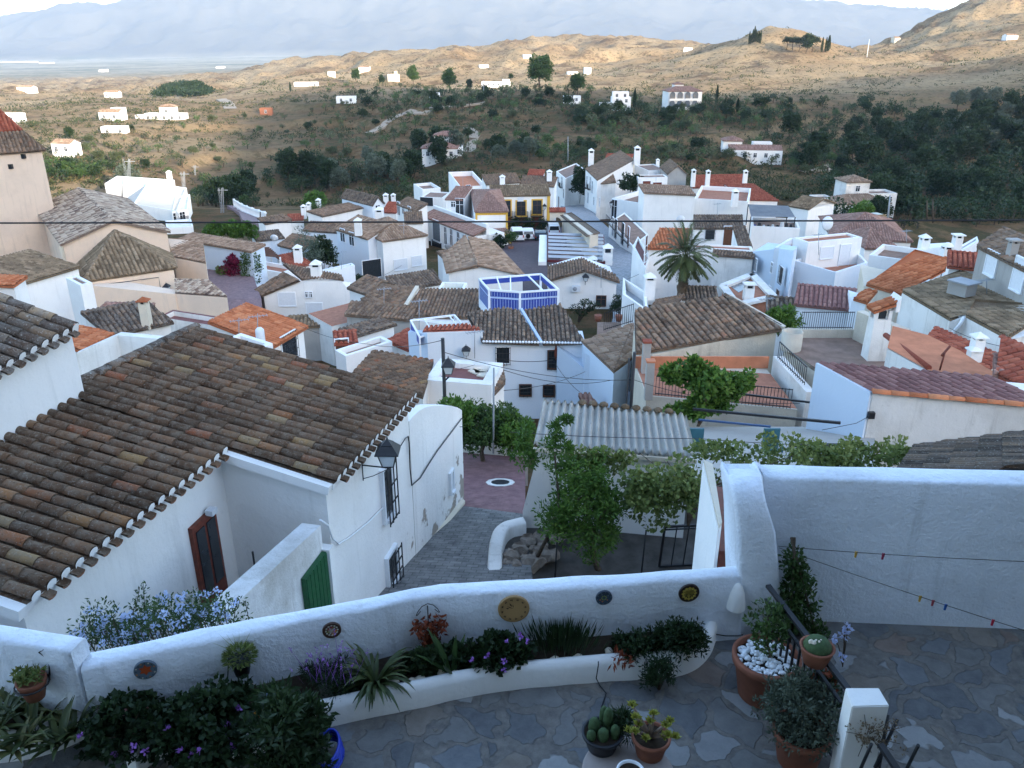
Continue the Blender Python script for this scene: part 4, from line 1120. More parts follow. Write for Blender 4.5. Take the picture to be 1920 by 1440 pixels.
bm = BM(); tube(bm, [c + V((.12, -.02, .19)), c + V((.17, -.03, .2)), c + V((.19, -.04, .15)), c + V((.15, -.03, .06))], .014, 7); link('handle', bm, M['whitepaint'], rt)
c = PZ(615, 1425, PAT + .05); bm = BM()
for k in range(5): tube(bm, [c + V((.13 * math.cos(t * .4 + k) * (1 - .05 * k), .2 * math.sin(t * .4 + k), .03 + .03 * k)) for t in range(17)], .014, 6)
tag(link('garden_hose', bm, plain('blue_hose', (.01, .035, .42), .35, .5, .1)), 'coiled bright blue garden hose on the paving at the bottom', 'hose')
c = PZ(508, 1318, PAT + .3); root = empty('tile_ornament', c, 'small painted tile ornament half hidden among the shrubs beside the parapet', 'ornament')
bm = BM(); box(bm, c, (.16, .04, .2)); link('tile', bm, plain('tile_blue', (.12, .16, .25), .3), root)
bm = BM(); box(bm, c + V((0, -.025, 0)), (.11, .02, .14)); box(bm, c + V((-.1, -.05, -.1)), (.1, .05, .09)); link('painted_pattern', bm, plain('tile_orange', (.5, .2, .03), .3), root)
def cable(name, label, pts, r=.006, mat='iron', group=None, cat='cable'):
 bm = BM(); tube(bm, pts, r, 5); return tag(link(name, bm, M[mat]), label, cat, group)
cable('cable', 'thin black cable running down over the planter rim to the cactus stand', [PZ(1122, 1240, SOIL + .12), PZ(1122, 1247, SOIL + .1), PZ(1118, 1272, PAT + .2), PZ(1125, 1286, PAT + .01), PZ(1137, 1300, PAT + .01), PZ(1128, 1325, PAT + .01), PZ(1126, 1345, PAT + .01)])
cable('cable', 'thin black cable along the foot of the wall beside the citrus pot', [onwall(1335, 1186, .02)[0], onwall(1360, 1190, .02)[0], onwall(1384, 1190, .02)[0], PW(1405, 1186, FRP[-2], FRP[-1])])
cable('cable', 'black cable hanging down the parapet from the black hanging pot', [onwall(430, 1210, .015)[0], onwall(428, 1245, .015)[0], onwall(427, 1270, .015)[0], onwall(415, 1295, .015)[0], onwall(405, 1310, .015)[0]])
pz = PAT + 1.0
pt4 = [PZ(1585, 1289, pz), PZ(1648, 1289, pz), PZ(1668, 1323, pz), PZ(1598, 1325, pz)]
bm = BM(); prism(bm, pt4, PAT); bmesh.ops.bevel(bm, geom=[e for e in bm.edges], offset=.008, segments=2, affect='EDGES')
tag(link('post', bm, M['white']), 'square white masonry post at the foot of the iron railing', 'post')
root = empty('railing', PZ(1560, 1330, PAT), 'black iron railing running from the wall down to the white post', 'railing')
h0 = PZ(1440, 1098, PAT + .95); h1 = PZ(1590, 1292, pz - .12)
bm = BM(); bar(bm, h0, h1, .05, .03); link('handrail', bm, M['iron'], root)
bm = BM(); l0 = h0 - V((.02, .04, .13)); l1 = h1 - V((.04, .02, .13)); bar(bm, l0, l1, .03, .02); b0, b1 = V((h0.x, h0.y, PAT + .12)), V((h1.x, h1.y, PAT + .12)); bar(bm, b0, b1, .03, .02); link('rails', bm, M['iron'], root)
for i in range(1, 14):
 t = i / 14; q = l0.lerp(l1, t); bm = BM(); bar(bm, q, V((q.x, q.y, PAT + .12)), .018);
 if i % 2: lathe(bm, [(0, -.05), (.022, -.02), (.022, .02), (0, .05)], V((q.x, q.y, (q.z + PAT) / 2)), 8)
 link('baluster', bm, M['iron'], root)
cp_ = h0.lerp(h1, .66)
rt = empty('cactus_pot', cp_, 'round cactus in a terracotta ring pot fixed to the handrail', 'potted plant')
cq = PZ(1531, 1222, cp_.z + .07) ; bm = BM(); lathe(bm, [(0, -.11), (.1, -.11), (.14, .04), (.15, .06), (.125, .06), (.12, .03), (0, .03)], cq, 20); link('pot', bm, M['terracotta'], rt)
bm = BM(); lathe(bm, [(.115, .03), (.12, .07), (.09, .12), (.04, .145), (0, .15)], cq, 14); link('cactus', bm, M['cactus'], rt)
bm = BM()
for k in range(5): lathe(bm, [(.022, 0), (.024, .02), (0, .045)], cq + V((-.07 + .02 * k, -.02 - .015 * (k % 2), .11)), 7)
link('flowers', bm, M['cream'], rt)
root = empty('railing', PZ(1660, 1420, PAT), 'black iron railing leaving the picture at the bottom right of the white post', 'railing')
ra, rb = PZ(1650, 1395, PAT + .85), PZ(1720, 1500, PAT + .7)
bm = BM(); bar(bm, ra, rb, .05, .03); link('handrail', bm, M['iron'], root)
for a_, b_ in (((1665, 1340), (1648, 1440)), ((1683, 1348), (1640, 1440)), ((1722, 1397), (1698, 1445)), ((1634, 1395), (1612, 1445))):
 bm = BM(); tube(bm, [PZ(*a_, PAT + .8), PZ(*b_, PAT + .45)], .014, 6); link('baluster', bm, M['iron'], root)
cq = PZ(1630, 1358, PAT + .78)
rt = empty('dried_plant', cq - V((0, 0, .2)), 'dried brown flower heads tumbling from a pot against the white post', 'plant')
bm, lay = fol()
for i in range(46):
 p = cq + V((random.gauss(0, .09), -.08 + random.gauss(0, .07), random.gauss(-.02, .08))); clump(bm, lay, p, .026, 14, .02, .014)
link('flower_heads', bm, LM['dry'], rt)
bm = BM()
for i in range(20): tube(bm, [cq + V((0, 0, -.12)), cq + V((random.gauss(0, .1), -.1 + random.gauss(0, .06), random.gauss(-.04, .1)))], .003, 4)
link('stems', bm, M['bark'], rt)
b0 = PZ(1500, 1192, PAT); rt = empty('climbing_plant', b0, 'climbing plant trained up a tall tripod of canes in front of the tall white wall', 'plant')
top = PW(1487, 1010, TF0, TF1); top = PY(1487, 1008, b0.y - .0)
bm = BM()
for dx, dy in ((-.14, -.1), (.16, -.08), (.02, .14)): tube(bm, [b0 + V((dx, dy, 0)), top + V((dx * -.12, 0, 0))], .012, 5)
link('canes', bm, M['bark'], rt)
bm, lay = fol()
for i in range(70):
 t = random.random() ** 1.3; p = b0.lerp(top, t * .86); w = .2 * (1 - t) + .05; clump(bm, lay, p + V((random.uniform(-w, w), random.uniform(-w, w) * .6, 0)), .09, 34, .055, .03)
link('leaves', bm, LM['mid'], rt)
p0 = PZ(1580, 1250, PAT)
rt = empty('flowering_plant', p0, 'slender plant with a few pale lilac flowers right of the railing', 'plant')
bm = BM(); fb, fl_ = fol()
for px, py, h_ in ((1565, 1198, .5), (1584, 1185, .56), (1589, 1178, .6), (1582, 1192, .5), (1580, 1232, .3)):
 q = PZ(px, py, PAT + h_); tube(bm, [p0, p0.lerp(q, .6) + V((0, 0, .05)), q], .005, 4); clump(fb, fl_, q, .03, 14, .04, .035)
link('stems', bm, M['bark'], rt); link('flowers', fb, LM['blueleaf'], rt)
rt = bush('red_plant', 'dark plant with deep red leaves between the railing and the grey shrub', PZ(1548, 1300, PAT + .3), .14, .14, .28, 'dark', 22, 40, .05, .03, 'rust', 12, .05)
def pegs(a, b, lst, s, lab):
 e = (b - a).normalized()
 for t, col, cn, d in lst:
  p = a.lerp(b, t) - V((0, 0, s * 4 * t * (1 - t)))
  bm = BM(); box(bm, p + V((-.005, 0, -.022)), (.008, .01, .065)); box(bm, p + V((.006, 0, -.024)), (.008, .01, .065), rot=Matrix.Rotation(.12, 3, 'Y')); box(bm, p + V((0, 0, -.012)), (.024, .006, .008))
  tag(link('clothes_peg', bm, plain('peg_' + cn, col, .5)), d, 'clothes peg', 'pegs on the clothes lines')
w0 = PW(1457, 1019, TF0, TF1) + V((0, -.05, 0)); w1 = PY(2050, 1058, 4.6)
cable('clothes_line', 'upper thin clothes line across the tall white wall', sag(w0, w1, .02), .0035, cat='clothes line', group='clothes lines on the patio')
pegs(w0, w1, [(.34, (.5, .3, .04), 'ochre', 'orange clothes peg on the upper line'), (.44, (.3, .03, .08), 'red', 'dark pink clothes peg on the upper line')], .02, '')
w0 = PW(1458, 1022, TF0, TF1) + V((0, -.05, 0)); w1 = PY(2010, 1210, 5.6)
cable('clothes_line', 'lower clothes line slanting down across the tall white wall', sag(w0, w1, .02), .0035, cat='clothes line', group='clothes lines on the patio')
pegs(w0, w1, [(.535, (.5, .3, .04), 'ochre', 'orange clothes peg on the lower line, left of the small pink one'), (.578, (.35, .06, .08), 'pink', 'small pink clothes peg on the lower line next to the blue peg'), (.62, (.02, .09, .3), 'blue', 'blue clothes peg on the lower line'), (.77, (.45, .02, .05), 'red', 'bright red clothes peg near the right edge on the lower line')], .02, '')
UPV = V((0, 0, 1))
LA, LB_ = PZ(720, 1105, -6.0), PZ(866, 945, -7.5)              # foot of its street wall
WE = V((LB_.x - LA.x, LB_.y - LA.y, 0)).normalized(); WN_ = V((WE.y, -WE.x, 0))   # along, outwards (to the right)
def on_street(px, py, off=0.0):
 return PP(px, py, LA + WN_ * off, WN_)
EV_N, EV_F = on_street(637, 897, .22), on_street(781, 741, .22)   # eave
SL = .22
ue = (EV_F - EV_N).normalized(); upd = (-WN_ + UPV * SL); upd = (upd - ue * upd.dot(ue)).normalized()
RN = ue.cross(upd).normalized(); RN = RN if RN.z > 0 else -RN
def onroof(px, py): return PP(px, py, EV_N, RN)
RF = onroof(378, 612); K1 = onroof(417, 852)
def uv(p): d = p - EV_N; return d.dot(ue), d.dot(upd)
def ruv(a, b): return EV_N + ue * a + upd * b
vR = uv(RF)[1]; vK = uv(K1)[1]; uF = uv(EV_F)[0]; uNear = uv(onroof(60, 1135))[0]
def near_roof(root, O, u, v, nrm, strips, pitch, course, mat, plug=True, name='roof'):
 """barrel tiles with mortar-plugged ends and channel tiles poking out below; strips: (u0,u1,v0,v1)"""
 bm = BM(); lay = bm.faces.layers.float.new('tcol')
 def P(a, b, h): return O + u * a + v * b + nrm * h
 for (u0, u1, v0, v1) in strips:
  f = face(bm, [P(u0, v0 + .02, -.02), P(u1, v0 + .02, -.02), P(u1, v1, -.02), P(u0, v1, -.02)]); f[lay] = .15
  f = face(bm, [P(u0, v0 + .02, -.14), P(u0, v1, -.14), P(u1, v1, -.14), P(u1, v0 + .02, -.14)]); f[lay] = .15
  for a, b in (((u0, v0 + .02), (u1, v0 + .02)), ((u1, v0 + .02), (u1, v1)), ((u1, v1), (u0, v1)), ((u0, v1), (u0, v0 + .02))):
   f = face(bm, [P(*a, -.14), P(*b, -.14), P(*b, -.02), P(*a, -.02)], 1); f[lay] = .15
  nc = round((u1 - u0) / pitch); pw = (u1 - u0) / nc; nr = math.ceil((v1 - v0) / course)
  for i in range(nc):
   uc = u0 + (i + .5) * pw; drift = random.uniform(-.03, .03)
   for j in range(nr):
    a0 = v0 + j * course + random.uniform(-.02, .02) * (j > 0); a1 = min(a0 + course * 1.14, v1 + .02)
    if a1 - a0 < .05: continue
    w0 = pw * .365 * random.uniform(.95, 1.06); w1 = w0 * .92; du = random.uniform(-.012, .012) + drift * j / nr; dv = random.uniform(-.012, .012)
    h0, h1 = .046 + random.uniform(-.004, .006), .026; col = random.random() ** 1.15; A, B = [], []; S = 8
    for k in range(S + 1):
     th = math.pi * k / S
     A.append(bm.verts.new(P(uc + du - math.cos(th) * w0, a0, math.sin(th) * w0 * .86 + h0)))
     B.append(bm.verts.new(P(uc + du + dv - math.cos(th) * w1, a1, math.sin(th) * w1 * .86 + h1)))
    for k in range(S):
     f = bm.faces.new((A[k], A[k + 1], B[k + 1], B[k])); f[lay] = col; f.smooth = True
    if j == 0:
     C = [bm.verts.new(P(uc + du - math.cos(math.pi * k / S) * w0 * .84, a0 + .004, math.sin(math.pi * k / S) * w0 * .70 + h0)) for k in range(S + 1)]
     for k in range(S):
      f = bm.faces.new((A[k + 1], A[k], C[k], C[k + 1])); f[lay] = col
     if plug:
      D = [bm.verts.new(P(uc + du - math.cos(math.pi * k / S) * w0 * .84, a0 - .012, math.sin(math.pi * k / S) * w0 * .70 + h0)) for k in range(S + 1)]
      D += [bm.verts.new(P(uc + du + w0 * .7, a0 - .012, -.03)), bm.verts.new(P(uc + du - w0 * .7, a0 - .012, -.03))]
      f = bm.faces.new(D); f.material_index = 1; f[lay] = .5
    else:
     f = bm.faces.new(A[::-1]); f[lay] = .05
   for j in range(nr):
    a0 = v0 - (.13 if j == 0 else 0) + j * course; a1 = min(v0 + (j + 1) * course * 1.03, v1)
    if a1 - a0 < .05 or i == nc - 1: continue
    w = pw * .30; uc2 = u0 + (i + 1) * pw; A, B = [], []; col = random.random() * .6
    for k in range(5):
     th = math.pi * k / 4
     A.append(bm.verts.new(P(uc2 - math.cos(th) * w, a0, -math.sin(th) * w * .55 + .012)))
     B.append(bm.verts.new(P(uc2 - math.cos(th) * w * 1.1, a1, -math.sin(th) * w * .5 + .006)))
    for k in range(4):
     f = bm.faces.new((A[k], A[k + 1], B[k + 1], B[k])); f[lay] = col; f.smooth = True
    if j == 0:
     C = [bm.verts.new(v_.co - nrm * .025) for v_ in A]; D = [bm.verts.new(P(uc2 - math.cos(math.pi * k / 4) * w, v0 + .05, -math.sin(math.pi * k / 4) * w * .55 + .005)) for k in range(5)]
     for k in range(4):
      f = bm.faces.new((A[k], C[k], C[k + 1], A[k + 1])); f[lay] = .9
      f = bm.faces.new((C[k], D[k], D[k + 1], C[k + 1])); f[lay] = .5
 return link(name, bm, [M[mat], M['white']], root)
root = empty('house', LA + V((-4, -1, -1)), 'white house with a big lichen-covered tile roof filling the left foreground', 'house')
L1 = root
near_roof(root, EV_N, ue, upd, RN, [(-.2, uF, 0, vR), (uNear, -.22, vK, vR)], .262, .40, 't_near')
bm = BM(); lay = bm.faces.layers.float.new('tcol')
ridge_caps(bm, ruv(uNear, vR + .03) + RN * .05, ruv(uF, vR + .03) + RN * .05, lay, r=.12, L=.42)
rd_ = V((WN_.x, WN_.y, 0)); bk_dir = (-WN_ - UPV * .55); bk_dir.normalize()
q = [ruv(uF, vR), ruv(uNear, vR), ruv(uNear, vR) + bk_dir * 3.0, ruv(uF, vR) + bk_dir * 3.0]
f = face(bm, q); f[lay] = .2
link('ridge', bm, M['t_grey'], root)
bm = BM()
def dn(p, z): return V((p.x, p.y, z))
e_f = EV_F - WN_ * .22 - UPV * .08; e_n = EV_N - ue * .14 - WN_ * .22 - UPV * .08
k_n = e_n - WN_ * ((vK) * upd.dot(-WN_)) ; k_n.z = ruv(0, vK + .1).z - .16
ap_f = ruv(uF - .03, vR) - RN * .15; ap_n = ruv(uNear + .12, vR) - RN * .15
kk = ruv(uNear + .12, vK + .22) - RN * .16
bf = ap_f + bk_dir * 2.9; bn = ap_n + bk_dir * 2.9
prism(bm, [e_n, e_f, ap_f, bf, dn(bf, bf.z) + (ap_n - ap_f), ap_n, kk, V((k_n.x, k_n.y, k_n.z))], -9)
link('wall', bm, M['peel'], root)
bm = BM(); v0, v1 = ruv(-.26, .05), ruv(-.26, vK); bar(bm, v0 - RN * .11, v1 - RN * .11, .14, .16); link('verge', bm, M['white'], root); bm = BM()
v0, v1 = ruv(uNear - .06, vK + .02), ruv(uNear - .06, vR); bar(bm, v0 - RN * .11, v1 - RN * .11, .14, .16); link('verge', bm, M['white'], root)
def street_open(px, py, w, h, kind): return opening(root, on_street(px, py, .02), WE, WN_, w, h, kind)
street_open(724, 922, .42, 1.15, 'grille_w')
street_open(733, 1063, .5, .7, 'grille_w')
street_open(845, 903, .22, .55, 'shut_w')
def on_yard(px, py, off=0.0): return PP(px, py, k_n + WN_ * off, WN_)
bm = BM(); p = on_yard(392, 1058, .02); rot = Matrix((WE, WN_, UPV)).transposed()
box(bm, p, (.72, .1, 1.9), rot=rot); dr = link('door', bm, M['redwood'], root)
bm = BM()
for s in (-1, 1): box(bm, p + WE * s * .16 + WN_ * .04 + UPV * .2, (.24, .06, 1.25), rot=rot)
link('pane', bm, M['glass'], dr)
bm = BM(); box(bm, on_yard(398, 970, .12) + UPV * .12, (.16, .14, .10), rot=rot); link('lamp', bm, M['shutter'], root)
w_hi = on_street(601, 985, .05); w_lo = on_street(470, 1105, .05); w_lo.z -= 0
bm = BM()
d_ = WN_ * .34
hi2, lo2 = w_hi, on_street(455, 1120, .05); far = lo2 + (lo2 - hi2) * .6
prism(bm, [far, hi2, hi2 - d_, far - d_], -9)
yw = empty('yard_wall', hi2 + V((0, 0, -3)), 'sloping white yard wall with a worn stained top and a green plank door', 'wall')
link('wall', bm, M['stained'], yw)
bm = BM(); p = on_street(596, 1128, .1); box(bm, p, (.8, .08, 1.5), rot=rot)
gd = link('door', bm, M['greendoor'], yw)
bm = BM()
for i in range(6): box(bm, p + WE * (-.33 + .132 * i) + WN_ * .045, (.115, .03, 1.48), rot=rot)
link('planks', bm, M['greendoor'], gd)
bm = BM(); box(bm, p + WE * .5, (.18, .2, 1.55), rot=rot); link('jamb', bm, M['white'], yw)
bm = BM(); q = on_yard(478, 1065, .6); tube(bm, [q - UPV * .35, q + UPV * .35], .02); tag(link('pipe_stub', bm, M['iron']), 'short dark pipe standing by the worn yard wall', 'pipe')
bm = BM(); arc = []
for px, py in [(767, 790), (775, 780), (786, 770), (797, 764), (810, 761), (830, 760.5), (847, 761), (858, 764), (866, 769)]: arc.append(on_street(px, py, .012))
b_ = -WN_ * .3
n_ = len(arc); rows = [[bm.verts.new((p.x, p.y, -9)), bm.verts.new(p), bm.verts.new(p + b_ + V((0, 0, .01))), bm.verts.new(V((p.x, p.y, -9)) + b_)] for p in arc]
for r0, r1 in zip(rows, rows[1:]):
 for k in range(3): bm.faces.new((r0[k], r1[k], r1[k + 1], r0[k + 1]))
bm.faces.new(rows[0][::-1]); bm.faces.new(rows[-1])
link('annex_wall', bm, M['peel'], root)
bm = BM(); z_ = min(p.z for p in arc) - .35; prism(bm, [dn(arc[0], z_) + b_ * .9, dn(arc[-1], z_) + b_ * .9, dn(arc[-1], z_) - WN_ * 5, dn(arc[0], z_) - WN_ * 5], -9); link('annex', bm, M['white'], root)
bm = BM(); prism(bm, [LA + WN_ * .12 + UPV * .05 - WE * 2, LB_ + WN_ * .10 + UPV * .12, LB_ + UPV * .2, LA + UPV * .12 - WE * 2], -9); link('plinth', bm, M['cream'], root)
cable('wall_cable', 'black cable sagging across the white street wall above the barred window', [on_street(866, 784, .04), on_street(845, 812, .05), on_street(820, 845, .05), on_street(800, 876, .05), on_street(788, 896, .05), on_street(772, 910, .05), on_street(769, 880, .05), on_street(767, 830, .04), on_street(765, 818, .04)], .016)
cable('wall_cable', 'thin black cable from the lantern up the white street wall', [on_street(752, 835, .05), on_street(760, 822, .06), on_street(766, 818, .06), on_street(768, 850, .05)], .012)
cable('conduit', 'white conduit dipping along the street wall from the worn yard wall', [on_street(600, 975, .06), on_street(615, 985, .06), on_street(624, 1010, .05), on_street(635, 1020, .05), on_street(655, 1008, .05), on_street(690, 980, .05), on_street(740, 930, .04)], .018, 'whitepaint')
def lantern(root, c, s):
 """four-sided street lantern, c = middle of the glass body"""
 bm = BM()
 top, bot, hh = .25 * s, .15 * s, .42 * s
 T = [c + V((x * top, y * top, hh * .5)) for x, y in ((-1, -1), (1, -1), (1, 1), (-1, 1))]; B = [c + V((x * bot, y * bot, -hh * .5)) for x, y in ((-1, -1), (1, -1), (1, 1), (-1, 1))]
 for i in range(4): bar(bm, T[i], B[i], .025 * s); bar(bm, T[i], T[(i + 1) % 4], .03 * s); bar(bm, B[i], B[(i + 1) % 4], .025 * s)
 link('frame', bm, M['iron'], root)
 bm = BM()
 for i in range(4): face(bm, [T[i] * .985 + c * .015, T[(i + 1) % 4] * .985 + c * .015, B[(i + 1) % 4] * .985 + c * .015, B[i] * .985 + c * .015])
 link('glass', bm, M['lampglass'], root)
 bm = BM(); E = [c + V((x * top * 1.28, y * top * 1.28, hh * .5)) for x, y in ((-1, -1), (1, -1), (1, 1), (-1, 1))]; Mx = [c + V((x * top * .62, y * top * .62, hh * .5 + .20 * s)) for x, y in ((-1, -1), (1, -1), (1, 1), (-1, 1))]
 prism(bm, E, c.z + hh * .5 - .02 * s)
 ap = c + V((0, 0, hh * .5 + .36 * s))
 for i in range(4): face(bm, [E[i], E[(i + 1) % 4], Mx[(i + 1) % 4], Mx[i]]); face(bm, [Mx[i] + V((0, 0, .01)), Mx[(i + 1) % 4] + V((0, 0, .01)), ap])
 tube(bm, [ap - V((0, 0, .04 * s)), ap + V((0, 0, .1 * s))], [.03 * s, .008 * s], 6); link('hood', bm, M['iron'], root)
 bm = BM(); lathe(bm, [(0, -hh * .5 - .12 * s), (.04 * s, -hh * .5 - .08 * s), (.09 * s, -hh * .5), (0, -hh * .5 + .01)], c, 10); link('finial', bm, M['iron'], root)
M['lampglass'] = plain('frosted_lamp_glass', (.62, .66, .68), .35, .4, .05)
def wall_lantern(px, py, a, b, cen, s, label, off=.55, mat=None):
 e, n = outward(a, b, cen); q = PW(px, py, a + n * off, b + n * off); rt = empty('street_lantern', q, label, 'street lamp', 'iron wall lanterns')
 lantern(rt, q, s); bm = BM(); w = q - n * off
 bar(bm, w + V((0, 0, -.32 * s)), q + V((0, 0, -.32 * s)), .03 * s); tube(bm, [w + V((0, 0, -.75 * s)), w.lerp(q, .4) + V((0, 0, -.62 * s)), q + V((0, 0, -.34 * s))], .012 * s, 5); bar(bm, w + V((0, 0, -.8 * s)), w + V((0, 0, -.1 * s)), .04 * s)
 link('bracket', bm, M['iron'], rt); return rt
wall_lantern(728, 858, LA, LB_, LA - WN_, .7, 'large black iron lantern on a bracket at the corner of the lichened-roof house', .55)
r_a, r_b = ruv(uv(onroof(173, 735))[0], vR), onroof(0, 832)
g0, g1 = onroof(173, 735), onroof(-6, 836)
we2 = V((g1.x - g0.x, g1.y - g0.y, 0)).normalized(); wn2 = V((-we2.y, we2.x, 0)); wn2 = wn2 if wn2.x > 0 else -wn2
def on2(px, py, off=0.0): return PP(px, py, g0 + wn2 * off, wn2)
E2f, E2n = on2(150, 612, .2), on2(0, 694, .2)
u2 = (E2f - E2n).normalized(); up2 = (-wn2 + UPV * .36); up2 = (up2 - u2 * up2.dot(u2)).normalized(); rn2 = u2.cross(up2).normalized(); rn2 = rn2 if rn2.z > 0 else -rn2
root = empty('house', E2f + V((-2, -2, -5)), 'white house at the left edge whose grey roof tiles end in white mortar plugs', 'house')
L2len = (E2f - E2n).length
near_roof(root, E2n - u2 * 5, u2, up2, rn2, [(0, 5 + L2len, 0, 3.4)], .262, .40, 't_grey')
bm = BM(); c0_, c1_ = E2f - wn2 * .2 - UPV * .1, E2n - wn2 * .2 - UPV * .1 - u2 * 5
r0_ = c0_ + up2 * 3.3; r1_ = c1_ + up2 * 3.3
prism(bm, [c0_, r0_, r0_ - wn2 * 3 + V((0, 0, -1)), r1_ - wn2 * 3 + V((0, 0, -1)), r1_, c1_], -9); link('wall', bm, M['white'], root)
def setts_mat(name, c0, c1, scale, mort, ang=0.0, row=.5, fac=.02):
 m, nt, b = nmat(name, .85, .2); n = N(nt); p = n.pos()
 mp = n.new('ShaderNodeMapping'); mp.inputs['Rotation'].default_value = (0, 0, ang); n.l(p, mp.inputs[0])
 br = n.new('ShaderNodeTexBrick'); n.l(mp.outputs[0], br.inputs['Vector']); br.inputs['Scale'].default_value = scale; br.inputs['Mortar Size'].default_value = fac
 br.inputs['Color1'].default_value = (*c0, 1); br.inputs['Color2'].default_value = (*c1, 1); br.inputs['Mortar'].default_value = (*mort, 1); br.inputs['Row Height'].default_value = row; br.inputs['Brick Width'].default_value = row * 1.8
 c = n.mix(.45, br.outputs['Color'], n.ramp(n.noise(3, 6, .7, p), [(.3, tuple(x * .5 for x in c0)), (.7, tuple(min(1, x * 1.6) for x in c1))]))
 n.l(c, b.inputs['Base Color']); n.bump(n.math('ADD', br.outputs['Fac'], n.math('MULTIPLY', n.noise(20, 4, .7, p), -.3)), -.5, .02, b); return m
M['setts'] = setts_mat('grey_setts', (.10, .10, .105), (.21, .205, .195), 3.2, (.035, .035, .035), .12, fac=.035)
M['pinkpave'] = setts_mat('pink_pavers', (.17, .09, .095), (.22, .12, .12), 5.0, (.11, .06, .06), .05, fac=.012)
M['streetstone'] = setts_mat('grey_street_stones', (.20, .21, .22), (.33, .33, .34), 2.2, (.10, .10, .11), .3)
M['plaza'] = setts_mat('dark_plaza_paving', (.065, .045, .05), (.10, .07, .075), 2.5, (.05, .04, .045))
M['purplepave'] = setts_mat('purple_brown_paving', (.19, .13, .135), (.25, .17, .17), 2.0, (.15, .10, .11))
def zl_(y): return -6.0 - (y - LA.y) * (1.5 / (LB_.y - LA.y))    # fall of the lane
def lane(px, py):
 d = ray(px, py); t = (5 + 6.0 - LA.y * (1.5 / (LB_.y - LA.y))) / (-d.z - d.y * (1.5 / (LB_.y - LA.y)))
 return V((d.x * t, d.y * t, CAMZ + d.z * t))
def slab(name, pts, mat, th=1.2):
 bm = BM(); n = len(pts); t = [bm.verts.new(p) for p in pts]; lo = [bm.verts.new(p - V((0, 0, th))) for p in pts]
 bm.faces.new(t);
 for i in range(n): bm.faces.new((t[i], lo[i], lo[(i + 1) % n], t[(i + 1) % n]))
 bmesh.ops.recalc_face_normals(bm, faces=bm.faces[:])
 if sum((f.normal.z for f in bm.faces if len(f.verts) == n)) < 0: bmesh.ops.reverse_faces(bm, faces=bm.faces[:])
 return tag(link(name, bm, M[mat]), kind='structure')
slab('lane', [lane(866, 948) - WN_ * .3, lane(650, 1190), lane(1010, 1190), lane(985, 964)], 'setts')
slab('pink_pavement', [lane(866, 948) - WN_ * .3, lane(985, 964), lane(985, 846), lane(840, 843)], 'pinkpave')
c = lane(938, 905); bm = BM(); lathe(bm, [(.46, .0), (.46, .012), (.30, .014), (.30, .008)], c, 10)
def lie(bm):
 for v_ in bm.verts: v_.co.z += .01 - (v_.co.y - c.y) * 1.5 / (LB_.y - LA.y)
lie(bm)
mh = tag(link('manhole', bm, M['whiteold']), 'round dark manhole cover in a worn white ring on the pink paving', 'manhole');
bm = BM(); lathe(bm, [(.298, .004), (.298, .012), (.27, .018), (0, .018)], c, 24); lie(bm); link('cover', bm, M['iron'], mh)
wl = [lane(840, 846), lane(990, 858)]
bm = BM(); a, b = wl; dY = V((0, .45, 0)); prism(bm, [a + V((0, 0, .55)), b + V((0, 0, .55)), b + dY + V((0, 0, .55)), a + dY + V((0, 0, .55))], -10)
tag(link('low_wall', bm, M['whiteold']), 'low white wall with a worn top behind the manhole, below the orange bush', 'wall')
bush_c = PY(905, 800, 25.5)
root = empty('orange_tree', bush_c - V((0, 0, 2.2)), 'dense dark green citrus bush behind the low white wall', 'tree')
bm, ends = crown(PY(905, 800, 25.5), 1.55, 1.1, .7, 120, 70, .15, .07, .4); link('crown', bm, LM['mid'], root)
b2, en2 = crown(PY(965, 812, 25.2), .75, .8, .55, 40, 60, .15, .07, .4);
b3, _ = crown(PY(850, 780, 25.2), .75, .7, .5, 40, 50, .16, .08, .4); merge(b2, b3)
link('leafy_shoots', b2, LM['bright'], root)
link('trunk', trunk(PY(905, 840, 25.5) - V((0, 0, .8)), PY(905, 800, 25.5), .1, .06, ends), M['bark'], root)
GZ = -6.6; M['soilgrey'] = plain('grey_garden_earth', (.085, .078, .07), .95, .1, .3, 3)
gp = [PZ(x, y, GZ) for x, y in [(912, 1150), (914, 1090), (918, 1040), (928, 1012), (950, 996), (980, 990)]]
G = along(gp, 4)
bm = BM(); rows = []
for i, p in enumerate(G):
 d = (G[min(i + 1, len(G) - 1)] - G[max(i - 1, 0)]).normalized(); nn = V((d.y, -d.x, 0))
 zt_ = GZ + .35 + .03 * noise.noise((p.x * 3, p.y * 3, 0))
 rows.append([bm.verts.new((p.x, p.y, -9)), bm.verts.new((p.x, p.y, zt_ - .04)), bm.verts.new(V((p.x, p.y, zt_)) + nn * .05), bm.verts.new(V((p.x, p.y, zt_ - .01)) + nn * .28), bm.verts.new(V((p.x, p.y, zt_ - .05)) + nn * .33), bm.verts.new(V((p.x, p.y, GZ - .3)) + nn * .33)])
for r0, r1 in zip(rows, rows[1:]):
 for k in range(5): bm.faces.new((r0[k], r1[k], r1[k + 1], r0[k + 1])).smooth = True
bmesh.ops.recalc_face_normals(bm, faces=bm.faces[:])
tag(link('garden_wall', bm, M['whiteold']), 'low curved white garden wall beside the cobbled lane', 'wall')
slab('garden_soil', [PZ(925, 1095, GZ), PZ(935, 1010, GZ), PZ(990, 985, GZ), PZ(1100, 935, GZ), PZ(1330, 935, GZ), PZ(1340, 1095, GZ)], 'soilgrey')
M['rock'] = plain('pale_rock', (.23, .19, .155), .9, .1, .3, 6)
